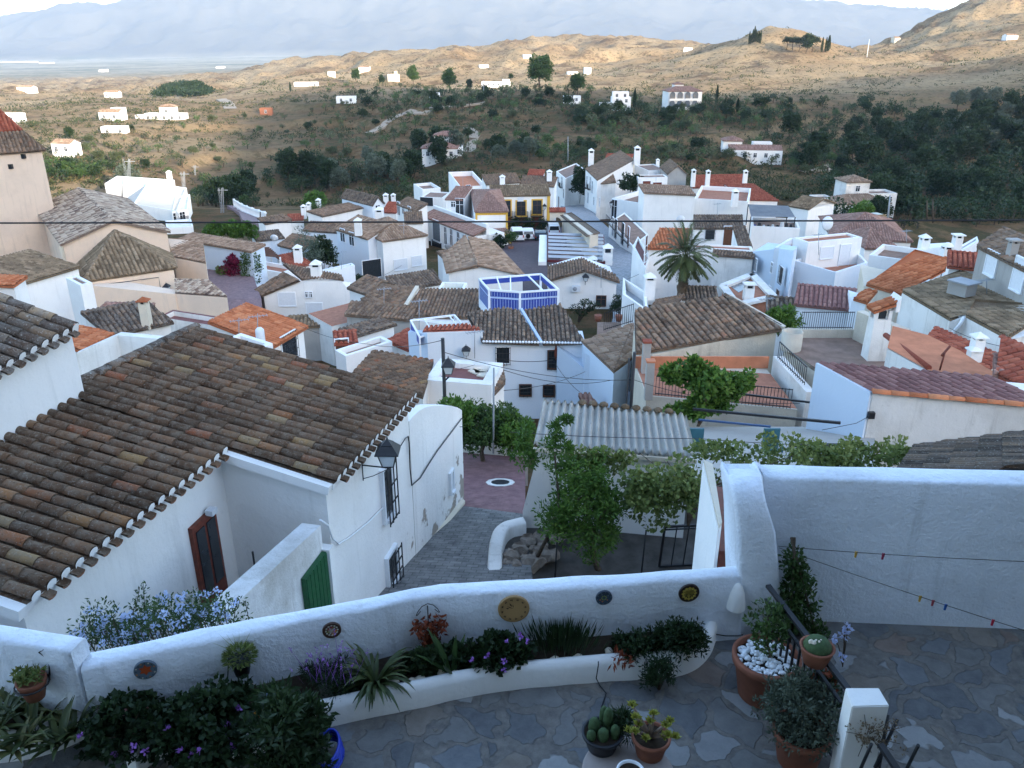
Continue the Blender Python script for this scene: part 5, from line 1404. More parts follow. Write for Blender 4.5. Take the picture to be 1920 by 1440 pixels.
for i, (px, py, s) in enumerate([(958, 1042, .22), (975, 1028, .2), (992, 1015, .2), (1010, 1008, .18), (1030, 1002, .2), (968, 1060, .18), (985, 1045, .16), (1003, 1030, .15), (1040, 1012, .17), (950, 1056, .15), (1000, 1052, .3), (1028, 1040, .28), (1052, 1005, .18), (1018, 1022, .13)]):
 c = PZ(px, py, GZ + .2); bm = BM(); bmesh.ops.create_icosphere(bm, subdivisions=2, radius=s)
 for v_ in bm.verts:
  v_.co *= 1 + .35 * noise.noise(v_.co * 4 + V((i * 3, 0, 0))); v_.co.z *= .5; v_.co = Matrix.Rotation(random.uniform(-.7, .7), 3, 'X') @ v_.co
 tag(link('rock', bm, M['rock'], loc=c), 'one of the pale flat rocks heaped behind the curved garden wall' if i not in (10, 11) else 'one of the two larger grey boulders in front of the heaped rocks', 'rock', 'rocks heaped in the garden' if i not in (10, 11) else 'boulders in the garden')
sf0, sf1 = PZ(1000, 836, -4.25), PZ(1307, 858, -4.25); sb0, sb1 = PZ(1019, 750, -3.95), PZ(1287, 777, -3.95)
bm = BM(); nx, ny = 21 * 8, 10
rows = []
for j in range(ny + 1):
 t = j / ny; a, b = sf0.lerp(sb0, t), sf1.lerp(sb1, t); row = []
 for i in range(nx + 1):
  s_ = i / nx; p = a.lerp(b, s_); h_ = .055 * math.sin(s_ * 21 * 2 * math.pi) + .02 * noise.noise((p.x, p.y, 0)); row.append(bm.verts.new(p + V((0, 0, h_))))
 rows.append(row)
for r0, r1 in zip(rows, rows[1:]):
 for i in range(nx): bm.faces.new((r0[i], r0[i + 1], r1[i + 1], r1[i])).smooth = True
bmesh.ops.solidify(bm, geom=bm.faces[:], thickness=.012)
def fibre_mat():
 m, nt, b = nmat('fibre_cement', .85, .15); n = N(nt); p = n.pos()
 c = n.ramp(n.noise(1.6, 6, .65, p), [(.3, (.56, .54, .49)), (.6, (.72, .70, .64)), (.8, (.60, .53, .42))])
 c = n.mix(n.math('MULTIPLY', n.ramp(n.noise(7, 5, .7, p), [(.62, (0, 0, 0)), (.70, (1, 1, 1))]), .6), c, (.10, .095, .09)); n.l(c, b.inputs['Base Color']); return m
M['fibre'] = fibre_mat()
sh = empty('shed', sf0.lerp(sb1, .5) + V((0, 0, -3)), 'low white shed with a pale corrugated roof beyond the garden', 'shed')
link('corrugated_roof', bm, M['fibre'], sh)
bm = BM()
prism(bm, [sf0 + V((.12, .15, -.12)), sf1 + V((-.12, .15, -.12)), sb1 + V((-.12, -.05, -.12)), sb0 + V((.12, -.05, -.12))], -9); link('wall', bm, M['white'], sh)
bm = BM()
for i in range(9):
 t = .28 + i * .075; p = sb0.lerp(sb1, t); lathe(bm, [(0, -.02), (.12, 0), (.11, .06), (.05, .1), (0, .11)], p + V((0, -.02, .02)), 8)
link('ridge_tile', bm, M['t_moss'], sh)
bm = BM(); bar(bm, sf0 + V((0, -.0, -.1)), sf1 + V((0, 0, -.1)), .08, .1); link('fascia', bm, M['cream'], sh)
bm = BM(); p0, p1 = PZ(978, 935, GZ + .9), PZ(1000, 860, GZ + 1.2); pw0 = sf0 + V((.1, .1, -.3))
prism(bm, [pw0, V((pw0.x + .6, pw0.y, pw0.z)), V((PZ(985, 990, GZ).x + .7, PZ(985, 990, GZ).y, GZ + .5)), V((PZ(980, 990, GZ).x, PZ(985, 990, GZ).y, GZ + .5))], -9)
tag(link('garden_wall', bm, M['whiteold']), 'rough whitewashed wall stepping down from the shed corner to the lane', 'wall')
c0_, c1_ = PZ(1236, 1062, GZ + .05), PZ(1303, 1058, GZ + .05)
root = empty('gate', c0_, 'rusty black iron gate leaning beside the stair wall', 'gate')
up_ = V((0, -.25, 1.25)); bm = BM()
bar(bm, c0_, c0_ + up_, .05); bar(bm, c1_, c1_ + up_, .05); bar(bm, c0_ + up_, c1_ + up_, .05); bar(bm, c0_, c1_, .05); bar(bm, c0_ + up_ * .93, c1_ + up_ * .93, .03); link('frame', bm, M['iron'], root)
for t in (.33, .66): bm = BM(); bar(bm, c0_.lerp(c1_, t), c0_.lerp(c1_, t) + up_, .025); link('bar', bm, M['iron'], root)
for px, py, l_, lab in ((1040, 1075, 1.3, 'thin dark stake standing in the garden behind the parapet, next to the boulders'), (1202, 1070, 1.1, 'thin dark stake standing in the garden right of the tree trunk')):
 p = PZ(px, py, GZ + .2); bm = BM(); tube(bm, [p - V((0, 0, .5)), p + V((.05, 0, l_))], .02, 5); tag(link('stake', bm, M['iron']), lab, 'stake')
tb_ = PZ(1128, 1068, GZ)
root = empty('garden_tree', tb_, 'light green small-leaved tree growing in the garden in front of the corrugated roof', 'tree')
C1 = PY(1085, 950, tb_.y + .5)
bm, ends = crown(PY(1088, 955, 15.8), .86, .8, .92, 120, 60, .11, .042, .3)
for px, py, rx, rz, k in ((1045, 850, .3, .6, 13), (1050, 800, .2, .4, 8), (985, 850, .25, .75, 17), (1120, 1010, .6, .45, 24), (1090, 885, .6, .4, 22), (1165, 940, .4, .35, 10)):
 b2, e2 = crown(PY(px, py, 15.9), rx, rx, rz, k, 56, .105, .04, .42); merge(bm, b2); ends += e2
link('crown', bm, LM['bright'], root)
bm = trunk(tb_ - V((0, 0, .2)), PY(1095, 930, 15.8), .085, .04, ends, 8, nl=16)
tube(bm, [PZ(1000, 1060, GZ) + V((0, 0, 0)), PY(1050, 960, 15.8), PY(1040, 850, 15.9)], [.05, .035, .02], 6); link('trunk', bm, M['bark'], root)
root = empty('grape_vine', PY(1250, 930, 15.9), 'grape vine with yellowing leaves sprawling over wires above the shed yard', 'vine')
bm, lay = fol()
for i in range(160):
 if i < 70: px, py, Y = random.uniform(1180, 1310), random.gauss(925, 24), random.uniform(15.0, 16.0)
 elif i < 144: px, py, Y = random.uniform(1300, 1700), random.gauss(853, 14), random.uniform(15.6, 17.2)
 else: px, py, Y = random.uniform(1060, 1180), random.gauss(868, 10), 16.4
 if px > 1560: py += 8
 if py > 905 and px > 1310: continue
 clump(bm, lay, PY(px, py, Y), .23, 52, .105, .095, flat=.7)
link('leaves', bm, LM['vine'], root)
bm = BM()
for i in range(9): tube(bm, [PY(1290, 985, 15.6), PY(1290 + i * 4, 920, 15.8), PY(1200 + i * 50, 850 + (i % 3) * 14, 16.2)], [.03, .02, .008], 5)
link('stems', bm, M['bark'], root)
def zat(px, py, Y): return PY(px, py, Y).z
root = empty('church', PY(215, 600, 72), 'beige church with a red-capped square tower and a pyramid-roofed apse, at the left edge', 'church')
tA = PY(-97, 291, 80); tB = PZ(77, 278, tA.z); e = (tB - tA).normalized(); nn = V((-e.y, e.x, 0)); tw = (tB - tA).length
tC, tD = tB + nn * tw, tA + nn * tw
bm = BM(); prism(bm, [tA, tB, tC, tD], -21)
link('tower', bm, M['tower'], root)
bm = BM();
for k, (px, py) in enumerate(((44, 293), (20, 312))):
 p = PW(px, py, tA, tB); box(bm, p - nn * .02, (.35, .3, .45));
 link('put_log_hole', bm, M['glass'], root); bm = BM()
bm.free()
ap = (tA + tB + tC + tD) / 4 + V((0, 0, 5.2)); c4 = [p + ((p - (tA + tC) / 2) * V((1, 1, 0)).length * 0) for p in (tA, tB, tC, tD)]
cen = (tA + tC) / 2; c4 = [p + (p - cen).normalized() * .5 - V((0, 0, .2)) for p in (tA, tB, tC, tD)]
md = [p.lerp(ap, .34) for p in c4]
roof(root, [[c4[i], c4[(i + 1) % 4], md[(i + 1) % 4], md[i]] for i in range(4)], M['t_brown'], .34, .5, name='tower_roof_foot')
apx = ap + V((0, 0, .6))
roof(root, [[md[i] + V((0, 0, .05)), md[(i + 1) % 4] + V((0, 0, .05)), apx] for i in range(4)], M['t_red'], .34, .5, ridges=[(md[i] + V((0, 0, .1)), apx) for i in range(4)], name='tower_roof')
def gable_part(root, A, B, back, h, zb, mat, tile, over=.3, pitch=.34, nm='nave'):
 e = (B - A).normalized(); nn = V((-e.y, e.x, 0)); C, D = B + nn * back, A + nn * back; up = V((0, 0, 1))
 m0, m1 = (A + B) / 2 + up * h, (C + D) / 2 + up * h
 bm = BM(); prism(bm, [A, m0, B, C, m1, D], zb); link(nm + '_wall', bm, M[mat], root)
 o = -nn * over; sA = (A - m0).normalized() * over; sB = (B - m0).normalized() * over; k = up * .07
 roof(root, [[B + o + sB + k, C + sB + k, m1 + k, m0 + o + k], [D + sA + k, A + o + sA + k, m0 + o + k, m1 + k]], M[tile], pitch, .48, ridges=[(m0 + o + up * .1, m1 + up * .1)], name=nm + '_roof', cap=.17)
 return m0
nA = PY(118, 457, 72); nB = PZ(313, 434, nA.z)
gable_part(root, nA, nB, 20, 1.5, -21, 'church', 't_speck')
bm = BM(); bar(bm, nA + V((-.15, -.15, -.2)), nA + V((-.15, -.15, -3.5)), .25); link('downpipe', bm, M['cream'], root)
zE = zat(160, 527, 66); FL, FR, BR, BL = PZ(160, 527, zE), PZ(325, 502, zE), PZ(318, 478, zE), PZ(146, 500, zE); aP = PY(215, 432, 72.5)
bm = BM(); prism(bm, [p * 1.0 for p in (FL, FR, BR, BL)], -22); link('apse_wall', bm, M['church'], root)
k = V((0, 0, .08)); o = lambda p: p + ((p - (FL + BR) / 2) * 1).normalized() * .3 + k - V((0, 0, .1))
roof(root, [[o(FL), o(FR), aP], [o(BL), o(FL), aP], [o(FR), o(BR), aP]], M['t_moss'], .36, .55, ridges=[(o(FL), aP), (o(FR), aP)], name='apse_roof', cap=.16)
q = [PY(325, 483, 76), None, PY(350, 452, 80), PY(314, 447, 80.5)]; q[1] = PZ(386, 495, q[0].z)
bm = BM(); prism(bm, [q[0], q[1], V((q[2].x + 1.6, q[2].y, q[2].z)), q[3]], -23); link('side_aisle_wall', bm, M['church'], root)
roof(root, [[q[0] + k, q[1] + k, V((q[2].x + 1.6, q[2].y, q[2].z)) + k, q[3] + k]], M['t_tan'], .34, .5, name='side_aisle_roof')
q = [PY(329, 551, 66), None, PY(392, 528, 68.6), PY(327, 524, 69)]; q[1] = PZ(426, 558, q[0].z)
bm = BM(); prism(bm, [q[0], q[1], q[2], q[3]], -23); link('porch_wall', bm, M['church'], root)
roof(root, [[q[0] + k, q[1] + k, q[2] + k, q[3] + k]], M['t_speck'], .34, .5, name='porch_roof')
w0, w1 = PY(172, 536, 65.7), PY(330, 552, 65.9)
bm = BM(); prism(bm, [V((FL.x + .6, FL.y - .3, zE - .3)), V((q[0].x, q[0].y - .1, q[0].z)), V((q[0].x, q[0].y + 1, q[0].z)), V((FL.x + .6, FL.y + 2, zE - .3))], -23); link('lower_wall', bm, M['church'], root)
WA, WB = FL, FR
wall_lantern(313, 541, FL, FR, (FL + BR) / 2, .9, 'small lantern on the beige church wall under the apse roof', .6)
bm = BM(); tube(bm, [PW(172, 534, FL, FR) - V((0, .5, 0)), PW(306, 517, FL, FR) - V((.2, .5, 0)), PW(309, 535, FL, FR) - V((.2, .5, 0))], .03, 5); tag(link('wall_cable', bm, M['iron']), 'thin cable along the church wall up to its lantern', 'cable')
house('house', 'white house wall with a weedy lean-to roof against the church tower', (20, 539), (146, 501), (116, 455), 60, 'mono', h=.5, tile='t_moss', base=-20)
house('house', 'narrow white wall block stepping down right of the weedy lean-to, before the church', (150, 535), (173, 530), (166, 512), 58, 'flat', base=-20, ph=.1)
house('house', 'low white house with an orange roof edge at the left picture edge', (-80, 532), (25, 536), (16, 520), 50, 'mono', h=.2, tile='t_orange', base=-18)
house('house', 'pale blue house with a low brown roof right of the church', (338, 449), (472, 472), (482, 458), 88, 'mono', h=.35, mat='bluewall', tile='t_tan', wab=[])
P_ = [PY(140, 664, 20.7)]; P_ += [PZ(220, 628, P_[0].z), PZ(334, 639, P_[0].z)]
root = empty('courtyard', P_[1] + V((0, 0, -4)), 'low white courtyard walls meeting in a corner between the lichened roof and the mossy roof', 'courtyard')
for a_, b_ in ((P_[0], P_[1]), (P_[1], P_[2])):
 dy = V((0, .26, 0)); bm = BM(); prism(bm, [a_, b_, b_ + dy, a_ + dy], -13); link('wall', bm, M['whiteold'], root)
house('house', 'small house with an orange tile roof half hidden behind the left white house', (155, 657), (207, 629), (160, 606), 36, 'mono', h=.4, tile='t_orange', base=-15, pitch=.28)
house('house', 'mossy grey-brown tile roof with a beige chimney below the church', (205, 628), (318, 604), (222, 576), 42, 'mono', h=.9, mat='whiteold', tile='t_grey', base=-17, pitch=.27, ridge='ab', ch=[(274, 596, .5, dict(w=.45, h=1.15, mat='cream', cap='tile'))])
house('house', 'low brown tiled roof behind the beige chimney, at the foot of the church', (180, 592), (268, 594), (262, 572), 52, 'mono', h=.2, tile='t_pink', base=-19)
house('house', 'house with a maroon flat terrace between the church and the orange roof', (296, 594), (410, 612), (424, 596), 56, 'flat', mat='whiteold', floor='maroon', rim='maroon', ph=.35, base=-19)
house('house', 'white house with a clean orange tile roof and a dish, right of the lichened ridge', (508, 648), (568, 613), (472, 569), 45, 'mono', h=.9, tile='t_orange', base=-17, pitch=.25, wab=[(541, 650, 1.5, 1.6, 'grille_w')], over=.3)
house('house', 'lower white wing with a white box below the orange roof house', (425, 635), (485, 655), (500, 640), 38, 'flat', base=-16, ph=.2)
A_, B_ = PY(495, 556, 76), None; B_ = PZ(664, 555, A_.z)
root, cen = poly_house('house', 'long white gabled house with a white lattice vent, beside the vine-hung pergola', [A_, PW(563, 527, A_, B_), PW(600, 521, A_, B_), PW(640, 527, A_, B_), B_, B_ + V((.5, 4, 0)), A_ + V((-2, 4, 0))], -24, 'white', [], None)
k = V((0, 0, .1)); A2 = PY(478, 547, 79); m = PW(563, 527, A_, B_)
roof(root, [[RS(476, 547, A_, .05) + k, A_ + k + V((-.2, -.2, 0)), m + k + V((0, -.2, 0)), RS(532, 512, m, .05) + k]], M['t_brown'], .3, .45, name='roof')
roof(root, [[PW(566, 526, A_, B_) + k, PW(645, 527, A_, B_) + k, RS(640, 517, m, .1) + k, RS(530, 497, m, .1) + k]], M['t_brown'], .3, .45, name='roof')
wins(root, A_, B_, cen + V((0, 5, 0)), [(538, 561, 1.6, 1.3, 'shut'), (576, 552, .3, .5, 'win'), (582, 552, .3, .5, 'win'), (590, 580, 1.5, 1.2, 'shut')])
chimney(root, PW(590, 526, A_, B_) + V((0, 1, -.2)), .9, 1.8)
house('house', 'small orange-roofed white house with a chimney, behind the long gabled house', (550, 502), (582, 495), (556, 474), 88, 'mono', h=.6, tile='t_red', base=-24, ch=[(560, 489, .4, dict(w=.8, h=1.7))])
house('house', 'low pale blue-white house below the grey-green tree, with a worn brown coping', (600, 512), (665, 497), (672, 490), 84, 'flat', mat='whiteblue', ph=.2, base=-24)
S = house('house', 'big white two-storey house with a tan hipped roof and corner terrace, left of the museum', (717, 452), (798, 441), (727, 413), 98, 'hip', h=1.7, tile='t_tan', base=-26, sq=False, back=9,
   wab=[(751, 496, 1.7, 1.3, 'shut'), (781, 489, 1.3, 1.2, 'shut'), (697, 504, 2.4, 2.2, 'dark')], ch=[(672, 432, 1.0, dict(w=.8, h=1.4))])
house('house_wing', 'terraced left wing of the hipped white house with a parapet and small windows', (684, 489), (715, 482), (690, 470), 100, 'flat', base=-26, ph=.9, mat='white', floor='greytin', cat='house', wda=[(651, 497, .8, 1.0, 'win')], wab=[(697, 503, 2.0, 1.8, 'dark')])
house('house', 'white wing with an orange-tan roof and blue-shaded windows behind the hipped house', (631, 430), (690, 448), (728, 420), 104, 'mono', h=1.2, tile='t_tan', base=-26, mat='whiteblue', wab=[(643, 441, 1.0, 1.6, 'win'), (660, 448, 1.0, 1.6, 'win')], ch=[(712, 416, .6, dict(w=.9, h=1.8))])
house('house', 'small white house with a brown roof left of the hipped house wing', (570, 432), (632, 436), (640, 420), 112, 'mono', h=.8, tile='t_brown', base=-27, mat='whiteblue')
house('house', 'white block with a plain blank wall, below the grey-roofed gable house', (604, 406), (679, 390), (640, 384), 128, 'mono', h=.5, tile='t_brown', base=-30)
house('house', 'pale gabled house with a grey-brown roof and one window near the gully', (698, 385), (719, 381), (690, 362), 134, 'gable', ridge='bc', h=1.2, mat='whiteblue', tile='t_dark', base=-32, wab=[(708, 393, .9, 1.4, 'win')])
house('house', 'low white house with a white barrel-ended wall beside the balustraded road', (497, 420), (545, 412), (534, 402), 124, 'mono', h=.6, tile='t_brown', base=-30)
house('house', 'grey-brown roofed low house with a satellite dish, behind the pergola', (482, 452), (532, 446), (522, 432), 104, 'mono', h=.6, tile='t_dark', base=-27, mat='whiteblue')
house('house', 'small blue-walled house with a mossy roof under the grey-green tree', (524, 460), (566, 470), (592, 447), 100, 'gable', h=.8, mat='bluewall', tile='t_brown', base=-27)
house('house', 'low white house with a red-brown roof patch and short chimneys near the gully', (540, 413), (568, 412), (566, 402), 132, 'mono', h=.5, tile='t_red', base=-30, ch=[(570, 403, .4, dict(w=.7, h=1.6)), (580, 398, .6, dict(w=.7, h=1.6)), (598, 391, 1, dict(w=.7, h=1.6))])
house('house', 'small white house with dark roof and two tall white chimneys, left of the arched loggia', (718, 398), (742, 399), (738, 380), 138, 'mono', h=.8, tile='t_red', base=-31, ch=[(724, 381, .6, dict(w=.8, h=1.6)), (738, 381, .6, dict(w=.7, h=1.6))])
house('house', 'white house with arched windows and a brown mottled roof left of the museum', (745, 383), (780, 396), (792, 380), 128, 'mono', h=.9, tile='t_brown', base=-30, wab=[(748, 391, .9, 2.0, 'win'), (757, 394, .8, 1.2, 'win'), (768, 393, .9, .9, 'win')])
house('house', 'low house with a speckled red-brown roof touching the museum', (760, 419), (792, 418), (790, 398), 118, 'mono', h=.8, tile='t_brown', base=-28)
house('house', 'white terraced house with pale parapet posts, near the top left of the village', (792, 355), (826, 352), (830, 340), 172, 'flat', base=-36, ph=.6, wab=[])
house('house', 'long low white terrace house under the pale parapet posts', (789, 369), (830, 371), (832, 360), 160, 'flat', base=-34, ph=.2, wab=[(800, 378, 2.6, 1.6, 'dark')])
house('house', 'white house with a bright orange inner roof, topmost at the centre of the village', (862, 350), (912, 348), (908, 320), 168, 'flat', base=-36, ph=1.0, floor='orangeflat', wab=[(878, 352, .8, 1.0, 'win')])
S = house('town_hall', 'town hall with ochre window frames and balconies on the square', (921, 368), (1031, 366), (1030, 347), 138, 'mono', h=1.0, tile='t_moss', base=-29, pitch=.36,
   wab=[(949, 391, 1.5, 2.6, 'balc_y'), (977, 392, 1.5, 2.6, 'balc_y'), (1007, 390, 1.5, 2.6, 'balc_y'), (977, 422, 1.9, 2.8, 'door_y'), (1006, 419, 1.5, 2.8, 'doorred_y'), (952, 423, 1.2, 2.6, 'doorred_y')])
e, n = outward(S['a'], S['b'], S['cen'])
bm = BM(); box(bm, S['b'] + n * .06 - e * .2 + V((0, 0, -4)), (.5, .12, 8), rot=Matrix((e, n, UPV)).transposed()); link('corner_trim', bm, M['yellow'], S['root'])
bm = BM(); box(bm, PW(976, 373, S['a'], S['b']) + n * .05, (1.0, .1, .8), rot=Matrix((e, n, UPV)).transposed()); link('plaque', bm, M['shutter'], S['root'])
wall_lantern(1021, 389, S['a'], S['b'], S['cen'], 1.1, 'lantern on the right end of the town hall front', .8)
S = house('house', 'white block with ochre trim and a pinkish hipped roof in front of the town hall', (891, 397), (952, 396), (912, 360), 122, 'hip', h=1.3, tile='t_pink', base=-28, back=18, over=.3,
   wda=[(869, 387, 1.6, .7, 'win'), (878, 394, 1.6, .7, 'win'), (885, 401, 1.0, .8, 'win')])
e, n = outward(S['a'], S['b'], S['cen']); rt_ = Matrix((e, n, UPV)).transposed(); L_ = (S['b'] - S['a']).length
bm = BM()
for p in (S['a'] + e * .15, S['b'] - e * .15): box(bm, p + n * .05 + V((0, 0, -3)), (.3, .12, 6), rot=rt_)
box(bm, (S['a'] + S['b']) / 2 + n * .05 + V((0, 0, -.35)), (L_, .1, .3), rot=rt_); link('corner_trim', bm, M['yellow'], S['root'])
S2 = house('house', 'low tile-topped front with red-brown shutters at the foot of the ochre-trimmed block', (889, 440), (953, 436), (952, 429), 118, 'mono', h=.5, tile='t_pink', base=-29, wab=[(915, 452, 2.8, 1.0, 'doorred_y'), (938, 449, 2.8, 1.0, 'doorred_y')])
house('house', 'white stair tower with a dark door behind the museum', (836, 374), (866, 375), (880, 356), 132, 'mono', h=.8, tile='t_pink', base=-28, wab=[(850, 383, .7, .8, 'win'), (862, 390, 1.3, 3.0, 'doorglass')], back=7)
mA = PY(792, 404, 124); mB = PZ(889, 444, mA.z - 1.2); mA.z = mB.z
mA = PZ(792, 406, mB.z)
e, n = outward(mA, mB, (mA + mB) / 2 + V((6, 6, 0)))
root, cen = poly_house('museum', 'long modern white building with tall narrow windows and a strip of tiles along its front', [mA, mB, mB - n * 5, mA - n * 5], -30, 'white',
   [[mA + n * .2 + V((0, 0, .1)), mB + n * .2 + V((0, 0, .1)), mB - n * 2.0 + V((0, 0, .9)), mA - n * 2.0 + V((0, 0, .9))]], 't_pink')
bm = BM(); prism(bm, [mA - n * 2 + V((0, 0, 1.5)), mB - n * 2 + V((0, 0, 1.5)), mB - n * 2.4 + V((0, 0, 1.5)), mA - n * 2.4 + V((0, 0, 1.5))], mA.z - 1); link('parapet', bm, M['white'], root)
wins(root, mA, mB, cen, [(801, 427, 1.0, 3.0, 'gr'), (819, 433, 2.4, 3.2, 'gr'), (836, 442, .8, 2.6, 'win'), (847, 446, .8, 2.6, 'win'), (860, 452, .8, 2.6, 'win'), (871, 457, .8, 2.6, 'win'), (803, 473, 2.6, 4, 'dark'), (820, 472, 3.4, 3.4, 'dark')])
house('house', 'long brown tiled roof behind the town hall with a tiny dormer', (912, 346), (975, 342), (972, 325), 150, 'mono', h=1.8, tile='t_brown', base=-32, ch=[(942, 342, .8, dict(w=.9, h=1.1))])
house('house', 'brown tiled roofs stepping up behind the right half of the town hall', (975, 347), (1038, 350), (1040, 333), 152, 'mono', h=1.4, tile='t_brown', base=-32, ch=[(1030, 333, 1.3, dict(w=.9, h=1.2))])
house('house', 'small tiled roof with a pale wall at the very top right of the town hall', (990, 328), (1018, 329), (1016, 319), 172, 'mono', h=.8, tile='t_red', base=-35)
A_ = PY(842, 512, 82); B_ = PZ(980, 517, A_.z); m0 = PW(896, 496, A_, B_)
root, cen = poly_house('house', 'white gabled house with a large mottled tan double roof, in front of the square', [A_, m0, B_, B_ + V((-3, 6, 0)), m0 + V((-1, 6, 0)), A_ + V((-1, 4, 0))], -25, 'white', [], None)
T1, T2, T3, T4 = RS(926, 455, A_, .2), RS(876, 452, A_, .2), RS(828, 482, A_, .2), RS(885, 460, A_, .2)
roof(root, [[B_ + k + V((.3, -.3, -.05)), T1 + k, T2 + k, m0 + k + V((0, -.3, 0))], [T3 + k, A_ + k + V((-.3, -.3, 0)), m0 + k + V((0, -.3, 0)), T2 + k]], M['t_tan'], .3, .45, ridges=[(m0 + k * 1.3, T2 + k * 1.3)])
house('house', 'low wing with a dark brown roof left of the mottled tan roof, beside the museum', (838, 490), (893, 480), (880, 463), 93, 'mono', h=.6, tile='t_brown', base=-25)
house('house', 'white stepped gable wall with a green mat terrace, right of the twin brown roofs', (822, 541), (870, 543), (868, 530), 72, 'flat', mat='white', floor='green_tarp', ph=.5, base=-22)
house('house', 'white wall with a dark mossy roof edge rising to the green mat terrace', (740, 545), (826, 531), (828, 505), 74, 'mono', h=.6, tile='t_dark', base=-22)
A_ = PY(680, 557, 62);
root = empty('house', PY(780, 590, 66) + V((0, 0, -4)), 'house with twin big brown tile roofs split by a white ridge strip', 'house')
z0 = PY(748, 592, 58).z
q = [PZ(676, 562, z0), PZ(748, 592, z0), PZ(836, 602, z0), PZ(900, 596, z0)]
t_ = [RS(716, 527, q[1], .15), RS(779, 541, q[1], .15), RS(906, 543, q[1], .15)]
bm = BM(); dz = V((0, 0, .75)); prism(bm, [q[0] - dz * .3, q[1] - dz * .3, q[2] - dz * .3, q[3] - dz * .3, t_[2] - dz, t_[1] - dz, t_[0] - dz], -21); link('wall', bm, M['white'], root)
roof(root, [[q[0], q[1], t_[1], t_[0]]], M['t_brown'], .27, .42); roof(root, [[q[1] + V((.35, 0, 0)), q[3], t_[2], t_[1] + V((.35, 0, 0))]], M['t_brown'], .27, .42)
bm = BM(); bar(bm, q[1] + V((.15, 0, .12)), t_[1] + V((.15, 0, .12)), .28, .25); link('ridge_strip', bm, M['cream'], root)
house('house', 'low brown roof left of the twin brown roofs, below the hipped house', (655, 540), (690, 552), (716, 527), 68, 'mono', h=.7, tile='t_brown', base=-22)
slabp = [PZ(578, 588, -15.2), PZ(664, 566, -15.2), PZ(690, 596, -15.2), PZ(622, 612, -15.2)]
r_, c_ = poly_house('roof_terrace', 'terracotta-tiled flat roof terrace below the white lattice vent', slabp, -21, 'whiteold', [], None, cat='terrace')
bm = BM(); face(bm, [p + V((0, 0, .01)) for p in slabp]); link('floor', bm, M['terracotta_floor'], r_)
house('house', 'low house with a brown mottled roof and worn grey wall beside the terracotta terrace', (650, 590), (770, 600), (748, 575), 58, 'mono', h=.5, mat='grey', tile='t_brown', base=-20)
house('house', 'grey flat mottled roof with a ruined parapet left of the terracotta terrace', (546, 614), (615, 610), (600, 592), 60, 'mono', h=.3, mat='grey', tile='t_moss', base=-20)
house('house', 'small white house with a red-brown lean-to roof and a brown door', (630, 645), (668, 642), (664, 622), 50, 'mono', h=.6, tile='t_red', base=-18, wab=[(642, 659, .8, 1.7, 'door')])
house('house', 'white house with dark mottled roof and a white gable end, above the brown door', (668, 630), (738, 609), (700, 602), 52, 'mono', h=.8, tile='t_dark', base=-18)
house('house', 'white wall block right of the brown door with a small grey lantern', (648, 668), (735, 640), (728, 625), 46, 'flat', base=-17, ph=.3, mat='white')
house('house', 'dark red-brown roof piece left of the light blue pergola', (730, 640), (766, 655), (764, 620), 50, 'mono', h=.8, tile='t_red', base=-18)
zq = zat(790, 745, 28)
qq = [PZ(660, 702, zq), PZ(793, 742, zq), PY(813, 676, 32.5), PY(700, 669, 33.5)]
poly_house('house', 'dark brown lichened tile roof directly behind the big foreground roof', [p - V((0, 0, .15)) for p in qq], -13, 'whiteold', [qq], 't_near', .27, .42, 5)
S = house('house', 'white box-like house with a sunk maroon roof and a few loose slabs on it', (796, 712), (921, 722), (938, 680), 30, 'flat', mat='white', floor='maroon', ph=.22, base=-14, t=.42, rim='whiteold')
zf = S['a'].z - .22
for i, (px, py) in enumerate([(893, 686), (897, 692), (890, 698), (902, 698), (905, 703)]):
 c = PZ(px, py, zf); bm = BM(); box(bm, c + V((0, 0, .03)), (.5, .32, .05), rz=.3 + i)
 tag(link('loose_slab', bm, M['cream']), 'one of the loose pale slabs lying on the maroon roof', 'slab', 'slabs on the maroon roof')
house('house', 'small white wing with a brown lean-to strip right of the maroon-roofed box', (927, 735), (945, 716), (940, 690), 30, 'mono', h=.2, tile='t_brown', base=-14, sq=False)
bA = PY(803, 622, 45.5); bB = PZ(906, 620, bA.z)
root, cen = poly_house('house', 'pale blue house front with barred windows under two brown roofs with white tile ends', [PY(800, 636, 45.2), PY(1098, 646, 45.2), PY(1098, 646, 45.2) + V((0, 2.4, .0)), PY(880, 640, 45.2) + V((0, 2.2, 0)), PY(800, 636, 45.2) + V((0, 2, 0))], -18.5, 'whiteblue', [], None)
fA, fB = PY(800, 634, 45.2), PY(1100, 642, 45.2)
e_l, e_m, e_r = PY(904, 640, 44.8), PY(1015, 645, 44.8), PY(1097, 643, 44.8)
bk_ = [RS(x, y, e_m, .18) for x, y in ((876, 592), (946, 577), (976, 582), (978, 582), (1051, 571))]
roof(root, [[e_l, e_m - V((.12, 0, 0)), bk_[2] - V((.1, 0, 0)), bk_[1], bk_[0]]], M['t_dark'], .262, .40, 6, lift=.06)
roof(root, [[e_m + V((.12, 0, 0)), e_r, bk_[4], bk_[3] + V((.1, 0, 0))]], M['t_dark'], .262, .40, 6, lift=.06)
bm = BM(); bar(bm, e_m + V((0, 0, .06)), bk_[2].lerp(bk_[3], .5) + V((0, 0, .06)), .16, .2); link('roof_gutter', bm, M['bluelight'], root)
bm = BM(); n_ = 34
for i in range(n_):
 p = e_l.lerp(e_r, (i + .5) / n_); lathe(bm, [(0, -.06), (.075, -.04), (.08, .03), (.05, .07), (0, .08)], p + V((0, -.05, .0)), 8)
link('tile_ends', bm, M['whitepaint'], root)
